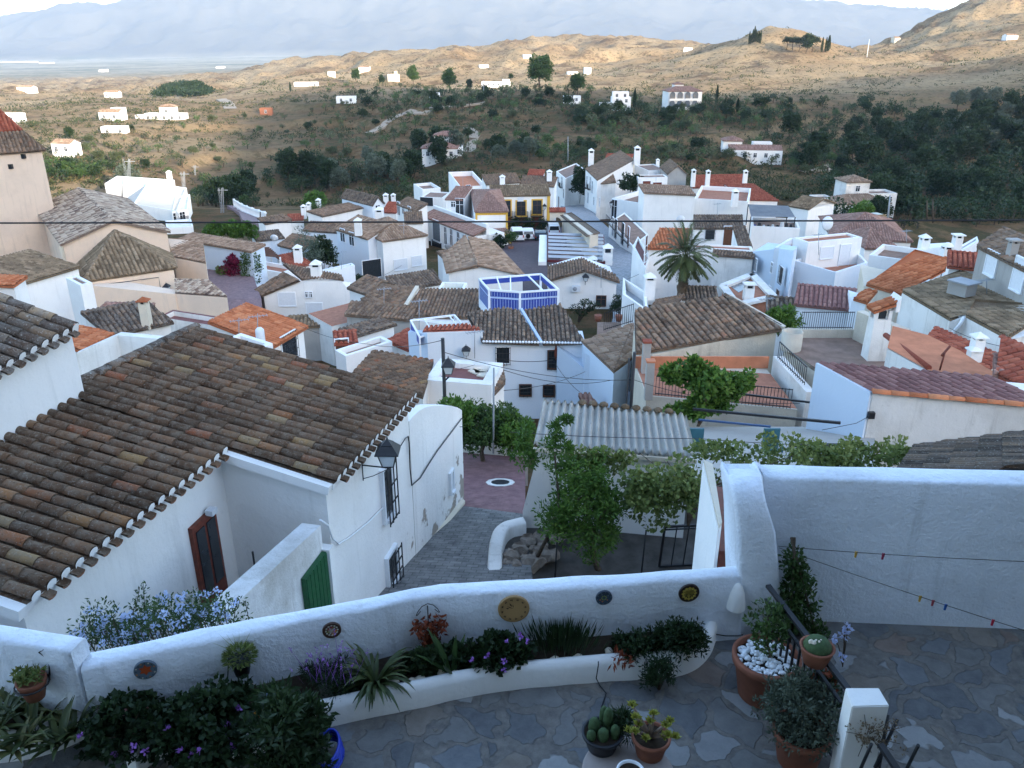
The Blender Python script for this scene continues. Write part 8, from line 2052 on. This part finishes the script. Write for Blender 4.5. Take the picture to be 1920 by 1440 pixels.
wire('cable running down the pale blue slope to the stair hood', [PY(1042, 683, 43), PY(1087, 735, 41)], .15, .014)
wire('thin cable crossing the corrugated roof', [PY(765, 790, 21), PY(870, 800, 20.5)], .05, .008)
wire('long thin cable crossing over the corrugated roof and the vine', [PY(955, 810, 18), PY(1310, 822, 18), PY(1600, 835, 18)], .05, .008)
wire('cable from the lamp post lantern over the maroon roof', [PY(846, 694, 27), PY(890, 684, 31)], .02, .01)
for i, (px, p0, p1, Y, lab) in enumerate(((1669, 366, 414, 120, 'pale concrete pole behind the brown hipped roofs'), (680, 349, 372, 150, 'thin pole behind the grey-roofed gable house'), (488, 397, 415, 150, 'short pole at the balustraded road'), (1065, 256, 297, 250, 'pale pole on the slope behind the village'), (229, 338, 366, 160, 'leaning pale pole behind the nave roof'), (1738, 376, 408, 150, 'dark pole at the edge of the wood, left of a pair'), (1749, 374, 412, 148, 'dark pole at the edge of the wood, right of a pair'), (907, 150, 190, 420, 'tall pale pole among the hillside trees'))):
 bm = BM(); a, b = PY(px, p0, Y), PY(px - (5 if i in (0,) else 0), p1 + 6, Y); tube(bm, [b, a], [.16, .10], 6); tag(link('utility_pole', bm, M['greytin'] if i in (0, 3, 4, 7) else M['bark']), lab, 'pole')
def pylon(px, p0, p1, Y, lab):
 a, b = PY(px, p0, Y), PY(px, p1, Y); root = empty('pylon', b, lab, 'pylon', 'lattice pylons'); bm = BM(); h = a.z - b.z; w = h * .05
 c = [(-1, -1), (1, -1), (1, 1), (-1, 1)]
 for x, y in c: bar(bm, b + V((x * w, y * w, 0)), V((a.x + x * .12, a.y + y * .12, a.z)), .05)
 for k in range(8):
  for i in range(4):
   z0, z1 = k / 8, (k + 1) / 8; x, y = c[i]; x2, y2 = c[(i + 1) % 4]; w0, w1 = w + (.12 - w) * z0, w + (.12 - w) * z1
   bar(bm, b + V((x * w0, y * w0, h * z0)), b + V((x2 * w1, y2 * w1, h * z1)), .025)
 link('tower', bm, M['greytin'], root); bm = BM(); bar(bm, a + V((-1.1, 0, -.5)), a + V((1.1, 0, -.5)), .1); link('crossarm', bm, M['greytin'], root)
pylon(242, 298, 360, 175, 'lattice pylon behind the nave roof, leftmost'); pylon(345, 322, 362, 190, 'lattice pylon beside the bright white houses'); pylon(417, 352, 404, 180, 'lattice pylon before the balustraded road'); pylon(366, 310, 330, 260, 'small lattice pylon up the slope')
bm = BM(); p = hit(1625, 108); tube(bm, [p, p + V((0, 0, 13))], [.35, .12], 5); mst = tag(link('radio_mast', bm, M['whitepaint']), 'white-footed radio mast on the far sunlit saddle', 'mast')
def antenna(px, p0, p1, Y, lab):
 a, b = PY(px, p0, Y), PY(px, p1, Y); root = empty('tv_antenna', b, lab, 'antenna', 'television antennas'); bm = BM(); tube(bm, [b, a], .025, 5); link('mast', bm, M['greytin'], root)
 bm = BM(); bar(bm, a + V((-.5, -.2, -.15)), a + V((.5, .2, -.15)), .03)
 for k in range(6): q = a + V((-.45 + .18 * k, -.18 + .072 * k, -.15)); bar(bm, q + V((.1, -.25, 0)), q + V((-.1, .25, 0)), .018)
 link('aerial', bm, M['greytin'], root)
for a in ((448, 596, 625, 45, 'rusty antenna on the clean orange roof'), (483, 588, 622, 44.5, 'pale antenna above the white box of the orange roof house'), (786, 560, 640, 50, 'antenna on the small light blue pergola'), (890, 618, 672, 44.5, 'antenna on the left end of the pale blue house'), (1535, 437, 478, 72, 'tall antenna on the wall of the modern house'), (1127, 500, 540, 79, 'antenna on the white gable with the air conditioner'), (1438, 556, 590, 50, 'rusty antenna behind the big brown roof')): antenna(*a)
bm = BM(); c = PY(487, 622, 44); lathe(bm, [(.25, -.9), (.25, 0), (.24, .12), (.13, .24), (0, .27)], c, 14); tag(link('water_tank', bm, M['shutter']), 'small white round-topped tank on the white box by the orange roof', 'tank')
for px, py, Y, lab in ((514, 447, 103, 'grey satellite dish on the grey-brown low roof'), (840, 463, 116, 'dark satellite dish on the museum front'), (1276, 412, 97, 'white satellite dish above the orange-red roof by the street')):
 bm = BM(); lathe(bm, [(0, 0), (.25, .03), (.5, .12), (.49, .14), (.25, .05), (0, .02)], (0, 0, 0), 16); bm.transform(Matrix.Translation(PY(px, py, Y)) @ Matrix.Rotation(R(-70), 4, 'X')); tube(bm, [PY(px, py, Y), PY(px, py + 10, Y)], .03); tag(link('dish_antenna', bm, M['greytin' if px == 840 else 'shutter']), lab, 'satellite dish')
for a in ((640, 470, 505, 84, 'thin antenna beside the chimney of the small orange-roofed house'), (757, 420, 455, 100, 'antenna on the tan hipped roof'), (868, 330, 352, 135, 'antenna above the pinkish stair tower roof'), (1230, 322, 345, 150, 'antenna over the block with two red-brown doors'), (1345, 380, 404, 98, 'antenna on the dark lichened terrace roof'), (1700, 430, 455, 75, 'antenna by the curved roof-terrace house'), (1850, 520, 552, 44, 'antenna on the big mottled mossy roof'), (720, 538, 575, 60, 'antenna on the left of the twin brown roofs')): antenna(*a)
wire('thin cable crossing from the gabled house to the museum', [PY(660, 545, 76), PY(795, 470, 115)], .3, .02)
wire('thin cable across the stone street by the white gable', [PY(1155, 528, 79), PY(1212, 506, 84)], .2, .02)
wire('cable running along the pale house with the mossy roof', [PY(1780, 615, 40), PY(1920, 655, 34)], .2, .015)
M['brick'] = plain('brick_red_render', (.30, .12, .07), .9, .1, .15, 2)
def farm(label, px, py, w, d, h, rz=0.0, roofk='flat', tile='t_tan', mat='white', nw=3, extra=None, name='farmhouse', floors=1):
 p = hit(px, py, 60)
 if p is None: return None
 root = empty(name, p, label, 'house'); c_, s_ = math.cos(rz), math.sin(rz)
 def L(x, y, z): return p + V((x * c_ - y * s_, x * s_ + y * c_, z))
 rot = Matrix.Rotation(rz, 3, 'Z')
 def block(x, y, w, d, h, rk, nm=''):
  bm = BM(); q = [L(x - w / 2, y - d / 2, h), L(x + w / 2, y - d / 2, h), L(x + w / 2, y + d / 2, h), L(x - w / 2, y + d / 2, h)]
  if rk == 'flat': flat_top(root, q, p.z - 4, mat, 'terracotta_floor' if random.random() < .4 else 'brownfloor', .5, .3); bm.free()
  else:
   r_ = d * .22; k = V((0, 0, .08)); m0, m1 = (q[0] + q[3]) / 2 + V((0, 0, r_)), (q[1] + q[2]) / 2 + V((0, 0, r_))
   if rk == 'gable': prism(bm, [q[0], q[1], m1, q[2], q[3], m0], p.z - 4); pol = [[q[0] + k, q[1] + k, m1 + k, m0 + k], [q[2] + k, q[3] + k, m0 + k, m1 + k]]
   else:
    cc = (q[0] + q[2]) / 2; o = lambda v_: v_ + (v_ - cc).normalized() * .5 + k; ax = (q[1] - q[0]).normalized() * max(0, (w - d) / 2); a0, a1 = cc - ax + V((0, 0, r_)), cc + ax + V((0, 0, r_))
    prism(bm, q, p.z - 4); pol = [[o(q[0]), o(q[1]), a1, a0] if w > d else [o(q[0]), o(q[1]), a1], [o(q[2]), o(q[3]), a0, a1] if w > d else [o(q[2]), o(q[3]), a0], [o(q[1]), o(q[2]), a1], [o(q[3]), o(q[0]), a0]]
   link('wall', bm, M[mat], root); roof(root, pol, M[tile], .5, .8, 2)
  n = max(1, int(w / 3.2)) if nw else 0
  for f_ in range(floors if nm == '' else 1):
   for i in range(n):
    xx = x - w / 2 + w * (i + .5) / n; ce = L(xx, y - d / 2, h - 1.5 - 2.9 * f_)
    opening(root, ce - (rot @ V((0, 1, 0))) * .02, rot @ V((1, 0, 0)), rot @ V((0, -1, 0)), 1.0, 1.3, 'win')
 block(0, 0, w, d, h, roofk)
 for e in extra or (): block(*e)
 return root
farm('white two-step villa with tan roofs alone on the slope above the town hall', 826, 297, 11, 7, 3.4, .0, 'hip', 't_pink', extra=[(1.5, 5, 7, 6, 6.6, 'hip', 'b'), (6, 2.5, 2, 6, 3.6, 'flat', 'c')])
S = farm('large white villa with a two-storey arched porch and a roof turret on the crest', 1277, 203, 15, 9, 7.2, .12, 'hip', 't_pink', nw=0, extra=[(-1, 4, 4, 4, 9.8, 'hip', 'b')], name='villa')
if S:
 for s in range(2):
  for i in range(4):
   c = S.location + V((-5.2 + i * 3.4, -5.15 + (-5.2 + i * 3.4) * .12, 1.6 + 3.5 * s)); bm = BM(); prof_ = []
   box(bm, c, (2.3, .3, 1.9), rz=.12); tube(bm, [c + V((0, -.16, .95)), c + V((0, .14, .95))], 1.15, 14); link('arch', bm, M['glassgrey'], S)
 bm = BM();
 for s in range(2): box(bm, S.location + V((0, -5.3, .5 + 3.5 * s)), (13.4, .2, .9), rz=.12)
 link('balustrade', bm, M['white'], S)
farm('white house with a brown flat upper block between cypresses on the crest', 1163, 206, 8, 7, 5.5, 0, 'flat', extra=[(-6, 1, 6, 5, 3, 'flat', 'b'), (0, 2, 7, 4, 7.5, 'flat', 'c')])
farm('small flat white house among the dark trees on the crest', 1072, 193, 8, 5, 3.2, 0, 'flat')
farm('white farmhouse of several low blocks on the shaded terraces at the right', 1412, 300, 17, 6, 3.4, -.12, 'gable', 't_pink', extra=[(-7, 3, 6, 6, 5.8, 'hip', 'b'), (3, 5, 6, 4, 5.2, 'flat', 'c')])
S = farm('pale house with a hip-roofed tower at the edge of the dark wood', 1600, 408, 13, 8, 4, .1, 'hip', 't_tan', mat='whiteold', extra=[(1, 5, 6, 6, 8.2, 'hip', 'b'), (8, 5, 7, 6, 5.4, 'flat', 'c'), (-7, 4, 4, 5, 4.6, 'flat', 'd')], name='villa')
farm('row of pale blue-white flats behind trees on the crest', 930, 164, 20, 6, 3.8, 0, 'flat', extra=[(7, -1, 5, 5, 5.4, 'flat', 'b')], floors=1)
farm('little white hut beside a trailer at the left of the track', 815, 184, 5, 4, 2.6, .2, 'flat', nw=1)
farm('small blue-white house hidden among trees left of the crest', 650, 193, 9, 6, 3, .1, 'flat')
farm('brick-red house on the left slope', 500, 214, 5.5, 4, 2.8, .1, 'flat', mat='brick', nw=2)
farm('ochre ruin among eucalyptus on the crest', 738, 152, 9, 6, 5, .2, 'flat', mat='cream', nw=0, extra=[(2, 2, 2.4, 2.4, 7, 'flat', 'b')], name='ruin')
farm('long flat white house on the lit crest at the left', 575, 162, 15, 6, 2.6, .1, 'flat')
farm('bright white villa with a brown-edged terrace, left of a larger one on the lit slope', 212, 226, 9, 5, 3.4, -.1, 'gable', 't_tan', extra=[(1.5, 3, 5, 3.5, 5, 'flat', 'b')], name='villa')
farm('largest bright white villa on the lit left slope with long walls', 313, 224, 17, 5, 2.6, -.05, 'flat', extra=[(0, 3, 6, 5, 5, 'hip', 'b'), (-10, 1, 7, 3, 1.8, 'flat', 'c')], name='villa')
farm('long low white house below the two bright villas', 217, 248, 9, 4, 2.2, .1, 'flat')
farm('bright white house with a red roof edge on the left slope near the tower', 128, 292, 6.5, 5, 3.8, -.2, 'gable', 't_tan')
farm('white house almost hidden behind the tower roof', 22, 232, 9, 7, 4, 0, 'flat')
FAR = [('wide white farm on the left ridge, far behind the church tower', 52, 172, 40, 14, 9), ('white house with a pointed roof far out on the left plain', 213, 184, 26, 12, 9), ('far white house by the burnt hill', 622, 141, 15, 9, 6), ('low white farm below the burnt hill', 684, 131, 26, 10, 5), ('blue-white low house on the sunlit plain in the centre', 907, 127, 22, 9, 6), ('white house on a knoll in the sunlit centre', 988, 109, 22, 12, 8), ('white towered house on the sunlit slope', 1101, 139, 14, 10, 12), ('flat white house left of the white towered one', 1073, 140, 20, 8, 5),
    ('ochre house with a red roof on the right mountain saddle', 1679, 77, 17, 12, 7), ('white arched villa with a red roof at the far right', 1893, 73, 26, 12, 6), ('white house at the foot of the far rocky hill', 1290, 95, 20, 10, 6), ('tiny white farm at the foot of the dark pine hill', 385, 170, 16, 8, 5)]
for lab, px, py, w, d, h in FAR:
 w *= .38; d *= .5; h *= .42
 farm(lab, px, py, w, d, h, random.uniform(-.3, .3), 'gable' if 'red roof' in lab or 'pointed' in lab or w > 9 else 'flat', 't_tan', nw=1 if w < 24 else 0, mat='cream' if 'ochre' in lab or 'pinkish' in lab else 'white')
nv = 0
for px, py, w in [(15, 118, 110), (48, 117, 150), (85, 119, 90), (190, 134, 24), (411, 128, 30)]:
 p = hit(px, py, 1500)
 if p is None: continue
 bm = BM(); prism(bm, [p + V((-w / 2, 0, 6)), p + V((w / 2, 0, 6)), p + V((w / 2, 40, 7)), p + V((-w / 2, 40, 7))], p.z - 30)
 tag(link('distant_building', bm, M['white']), 'one of the far white buildings and greenhouses scattered on the hazy valley floor', 'building', 'far white buildings in the valley')
house('house', 'long bright white building with a grey roof line, left of the village in sunlight', (196, 344), (309, 352), (327, 337), 196, 'flat', base=-42, ph=.3, floor='whiteold', sq=False, ch=[(318, 333, .3, dict(w=1.0, h=1.5))])
house('house', 'brightest white house with two windows below the long sunlit building', (250, 382), (332, 396), (350, 352), 168, 'flat', base=-40, ph=.3, floor='cream', sq=False, wab=[])
house('house', 'white house with small balconies at the right of the sunlit white group', (322, 398), (352, 392), (356, 364), 160, 'flat', base=-38, ph=.3, sq=False, floor='whiteold', wab=[(330, 408, 1.2, 1.8, 'win'), (342, 406, 1.2, 1.8, 'balc')])
house('house', 'lower white terrace wall at the foot of the sunlit white group', (312, 428), (362, 424), (358, 410), 140, 'flat', base=-34, ph=.3, sq=False, floor='whiteold')
PRO = {}
def proto(key, h, r, rz, mat, ncl, nlf, L, W, tr=.18, cr=.36, low=-.8):
 c = V((0, 0, h - rz)); bm, ends = crown(c, r, r, rz, ncl, nlf, L, W, cr, low=low)
 for f in bm.faces: f.material_index = 0
 t = trunk(V((0, 0, -1)), c, tr, tr * .5, ends, 6); merge(bm, t, mi=1)
 me = bpy.data.meshes.new(key); bm.to_mesh(me); bm.free(); me.materials.append(LM[mat]); me.materials.append(M['bark']); PRO[key] = me
random.seed(11)
for i in range(3): proto('olive%d' % i, 4.2, 2.1, 1.6, 'olive', 34, 34, .55, .22)
for i in range(3): proto('round%d' % i, 5.0, 2.4, 2.1, 'dark', 44, 34, .6, .36)
for i in range(2): proto('almond%d' % i, 4.0, 2.0, 1.6, 'mid', 26, 26, .5, .24, cr=.4)
for i in range(3): proto('tall%d' % i, 10.5, 3.2, 4.4, 'dark', 90, 34, .8, .45, .28, .28)
for i in range(2): proto('grey%d' % i, 8.0, 2.8, 3.2, 'grey', 60, 34, .75, .3, .24, .3)
for i in range(2): proto('euca%d' % i, 15.0, 4.6, 5.6, 'mid', 110, 34, 1.0, .5, .4, .26)
proto('pine0', 11, 4.2, 2.6, 'dark', 60, 40, .8, .25, .35, .34)
def cypress(key, h, r):
 bm, lay = fol()
 for i in range(1300):
  t = random.random() ** .8; w = r * math.sin(math.pi * min(1, t * .92 + .1)) ** .7 * (1 - t * .35); a = random.uniform(0, 6.283); k = w * math.sqrt(random.random())
  leaf(bm, lay, V((k * math.cos(a), k * math.sin(a), .4 + t * h)), V((math.cos(a) * .4, math.sin(a) * .4, 1)), .5, .2, random.random() * (.4 + .6 * k / max(w, .01)))
 me = bpy.data.meshes.new(key); bm.to_mesh(me); bm.free(); me.materials.append(LM['dark']); PRO[key] = me
cypress('cyp0', 9, .85); cypress('cyp1', 7, 1.0)
def plant(nm, key, p, s, label, group=None, cat='tree'):
 o = bpy.data.objects.new(nm, PRO[key]); COL.objects.link(o); o.location = p - V((0, 0, .1)); o.scale = (s * random.uniform(.88, 1.14), s * random.uniform(.88, 1.14), s * random.uniform(.85, 1.12)); o.rotation_euler = (0, 0, random.uniform(0, 6.283))
 return tag(o, label, cat, group)
for px, py, key, s, lab in [(1012, 172, 'euca0', 1.25, 'largest bright green eucalyptus standing on the crest in the centre'), (843, 172, 'euca1', .95, 'round grey-green eucalyptus on the crest, left of the white flats'), (775, 162, 'euca1', .85, 'tall pale eucalyptus right of the ochre ruin'), (1082, 180, 'euca0', .75, 'dark eucalyptus right of the largest one'), (668, 156, 'euca0', .6, 'lone slim tree far left on the lit crest'), (716, 160, 'tall0', .62, 'dark tree left of the ochre ruin'), (880, 170, 'tall1', .6, 'dark tree before the white flats'), (958, 150, 'tall2', .5, 'tree rising behind the white flats'),
  (1177, 204, 'cyp0', 1.0, 'cypress beside the white house on the crest, left of the pair'), (1189, 204, 'cyp0', 1.05, 'cypress beside the white house on the crest, right of the pair'), (1343, 195, 'cyp0', .95, 'dark cypress right of the arched villa'), (1382, 212, 'cyp1', .9, 'cypress in the orchard below the rocky hill'), (1358, 205, 'cyp1', .7, 'small cypress next to the one right of the arched villa'), (1700, 408, 'cyp0', .9, 'slim pale cypress in the dark wood'), (545, 173, 'cyp1', .7, 'small cypress before the long flat white house'), (345, 388, 'cyp1', .55, 'small cypress before the sunlit white houses')]:
 p = hit(px, py, 60)
 if p: plant('eucalyptus_tree' if 'euca' in key else 'cypress_tree' if 'cyp' in key else 'hill_tree', key, p, s, lab)
for i in range(8):
 p = hit(1404 + i * 3, 83 - (3 - abs(i - 4)) * 1.0, 500)
 if p: plant('cypress_tree', 'cyp0', p, random.uniform(.8, 1.25), 'one of the tiny cypresses in a row on top of the rocky hill', 'cypresses on the rocky hill')
for px, py, k, s in [(1485, 96, 'pine0', .9), (1498, 97, 'pine0', 1.0), (1512, 100, 'tall0', 1.3), (1522, 97, 'pine0', 1.1), (1540, 99, 'cyp0', 1.3), (1547, 99, 'cyp0', 1.2), (1552, 98, 'cyp1', 1.5), (1475, 94, 'pine0', .8)]:
 p = hit(px, py, 500)
 if p: plant('pine_tree', k, p, s, 'one of the dark pines and cypresses on the saddle right of the rocky hill', 'trees on the saddle')
def inpoly(x, y, P):
 c = False; j = len(P) - 1
 for i in range(len(P)):
  if (P[i][1] > y) != (P[j][1] > y) and x < (P[j][0] - P[i][0]) * (y - P[i][1]) / (P[j][1] - P[i][1]) + P[i][0]: c = not c
  j = i
 return c
REG = [  # picture region, number, kinds, scale, group, label
 ([(1640, 250), (1920, 190), (1960, 420), (1700, 420), (1560, 330)], 60, ['tall0', 'tall1', 'tall2', 'round0', 'round1'], (.8, 1.25), 'trees of the dark wood', 'one of the dense dark trees of the shaded wood at the right'),
 ([(1790, 200), (1900, 190), (1920, 300), (1800, 310)], 12, ['grey0', 'grey1'], (1.0, 1.4), 'grey poplars in the wood', 'one of the big grey-leaved trees standing out of the dark wood'),
 ([(1460, 240), (1640, 190), (1660, 330), (1480, 330)], 34, ['round0', 'round2', 'almond0', 'olive1', 'tall1'], (.6, 1.0), 'trees on the right terraces', 'one of the green orchard trees on the shaded terraces at the right'),
 ([(1080, 205), (1480, 190), (1480, 235), (1080, 240)], 34, ['round0', 'round1', 'olive0', 'almond1', 'round2'], (.6, 1.0), 'trees along the crest', 'one of the dark green trees in the belt along the shaded crest'),
 ([(640, 172), (1080, 168), (1080, 205), (640, 210)], 30, ['round0', 'round1', 'olive2', 'almond0'], (.5, .95), 'trees around the crest houses', 'one of the dark trees around the houses on the crest, left of the arched villa'),
 ([(1000, 245), (1320, 240), (1400, 320), (1000, 300)], 24, ['olive0', 'olive1', 'round1', 'almond1'], (.55, 1.0), 'trees on the middle terraces', 'one of the scattered olive trees on the terraces behind the stone street'),
 ([(760, 280), (1110, 275), (1110, 300), (780, 320)], 20, ['round0', 'round2', 'tall0', 'grey0'], (.55, .95), 'trees behind the town hall', 'one of the bushy dark trees in the hollow behind the town hall'),
 ([(520, 325), (760, 300), (790, 345), (560, 370)], 22, ['round0', 'round1', 'tall1', 'grey1', 'tall2'], (.6, 1.0), 'trees in the gully', 'one of the dense dark trees filling the gully left of the town hall'),
 ([(365, 372), (470, 350), (480, 395), (380, 425)], 12, ['round1', 'round2', 'tall0', 'almond0'], (.6, 1.0), 'trees beside the pylon', 'one of the green trees in the hollow around the lattice pylon'),
 ([(600, 215), (1000, 210), (980, 280), (620, 300)], 26, ['olive0', 'olive1', 'olive2', 'almond0', 'round1'], (.45, .9), 'trees on the left terraces', 'one of the small trees scattered on the terraces around the lone villa'),
 ([(100, 240), (600, 215), (560, 330), (120, 330)], 24, ['olive0', 'olive1', 'almond1', 'round2'], (.4, .8), 'trees on the lit left slope', 'one of the small trees dotted over the half-lit slope at the left'),
 ([(95, 320), (195, 318), (195, 335), (100, 338)], 9, ['round2', 'almond1'], (.6, .9), 'trees above the nave', 'one of the low green trees in a row above the nave roof'),
 ([(1560, 330), (1700, 340), (1700, 420), (1640, 425), (1560, 360)], 14, ['round0', 'tall1', 'round1'], (.55, .9), 'trees beside the hip-towered house', 'one of the dark trees around the pale hip-towered house'),
]
random.seed(5)
tot = 0; POS = []
for P, n, kinds, sc, grp, lab in REG:
 xs = [p[0] for p in P]; ys = [p[1] for p in P]; k = 0; tries = 0
 while k < n and tries < n * 40:
  tries += 1; x, y = random.uniform(min(xs), max(xs)), random.uniform(min(ys), max(ys))
  if not inpoly(x, y, P): continue
  p = hit(x, y, 60)
  if p is None or p.y < 195 and x < 1560: continue
  s = random.uniform(*sc)
  if any((p - q).length < 2.2 * (s + t_) * .8 for q, t_ in POS): continue
  POS.append((p, s)); plant('hill_tree', random.choice(kinds), p, s, lab, grp); k += 1; tot += 1
p = hit(243, 366, 60); plant('hill_tree', 'grey0', p, .9, 'grey-green tree beside the lattice pylon behind the nave roof')
def light_tree(bm, lay, p, s, mi, tone):
 h, r = 4.2 * s, 1.9 * s
 for _ in range(random.randint(7, 11)):
  d = rdir(); d.z = d.z * .7 + .15; c = p + V((d.x * r, d.y * r, h * .6 + d.z * r * .85)); cr_ = r * random.uniform(.3, .6); b_ = tone + random.uniform(-.2, .2)
  for _ in range(20):
   q = rdir(); leaf(bm, lay, c + q * cr_ * random.random() ** .4, q + rdir() * .7, .62 * s, .38 * s, max(0, min(1, b_ + random.uniform(-.25, .25)))).material_index = mi
 for k in range(2):
  f = face(bm, [p + V((-.14, 0, -.5)), p + V((.14, 0, -.5)), p + V((.1 + .3 * k, .1, h * .6)), p + V((-.1 + .3 * k, .1, h * .6))], 3); f[lay] = .2
bm, lay = fol(); random.seed(17)
for P, n, kinds, sc, grp, lab in REG:
 xs = [p[0] for p in P]; ys = [p[1] for p in P]; k = 0; tries = 0
 N_ = int(n * (4.6 if 'wood' in grp else 9 if 'crest' in grp else 3.6))
 if 'poplars' in grp: continue
 while k < N_ and tries < N_ * 25:
  tries += 1; x, y = random.uniform(min(xs) - 30, max(xs) + 30), random.uniform(min(ys) - 6, max(ys) + 6)
  if not inpoly(x, y, P) and random.random() < .8: continue
  p = hit(x, y, 60)
  if p is None or p.y < 200 and x < 1560: continue
  s = random.uniform(*sc) * random.choice((.55, .8, 1.0)) * (1.5 if 'wood' in grp else 1)
  if any((p - q).length < 1.5 * (s + t_) for q, t_ in POS): continue
  POS.append((p, s)); light_tree(bm, lay, p, s, 0 if any(k_.startswith(('round', 'tall')) for k_ in [random.choice(kinds)]) else random.choice((1, 2)), random.uniform(.3, .8)); k += 1
o = link('woodland', bm, [LM['dark'], LM['olive'], LM['mid'], M['bark']]); tag(o, kind='stuff')
bm, lay = fol(); random.seed(3)
def tuft(p, r, n, L, c0, c1):
 for _ in range(n):
  d = rdir(); d.z = abs(d.z) * .8 + .1; leaf(bm, lay, p + V((d.x * r, d.y * r, d.z * r * .8)) * random.random() ** .4, d + rdir() * .6, L * random.uniform(.7, 1.3), L * .5, random.uniform(c0, c1))
k = 0
while k < 9000:
 Y = 215 * (900 / 215) ** (random.random() ** 1.25); a = random.uniform(-.70, .72); x = a * Y
 d = noise.noise((x * .018, Y * .018, 1.5)) + .5 * noise.noise((x * .06, Y * .06, 4))
 if d < random.uniform(-.5, .3): continue
 r = random.uniform(.6, 1.9) * (1 if Y < 450 else 1.3); p = V((x, Y, terr(x, Y) - .1))
 if any((p.x - q.x) ** 2 + (p.y - q.y) ** 2 < 4 for q, _ in POS[:0]): continue
 tuft(p, r, 16 if Y < 480 else 9, r * .55, 0, 1); k += 1
tag(link('scrub', bm, leaf_mat('dry_scrub', [(0, (.018, .028, .01)), (.45, (.04, .055, .02)), (.75, (.075, .08, .032)), (1, (.15, .12, .06))], .8, .15)), kind='stuff')
bm, lay = fol()
for i in range(900):
 x, y = random.uniform(288, 400), random.uniform(153, 184)
 if not inpoly(x, y, [(290, 183), (300, 172), (316, 161), (338, 155), (356, 159), (372, 157), (384, 167), (398, 172), (386, 180), (350, 183), (330, 178), (310, 184)]): continue
 p = hit(x, y, 400)
 if p is None or p.y > 1600: continue
 tuft(p + V((0, 0, .5)), 3.4, 16, 1.8, 0, .5)
tag(link('far_pines', bm, LM['dark']), kind='stuff')
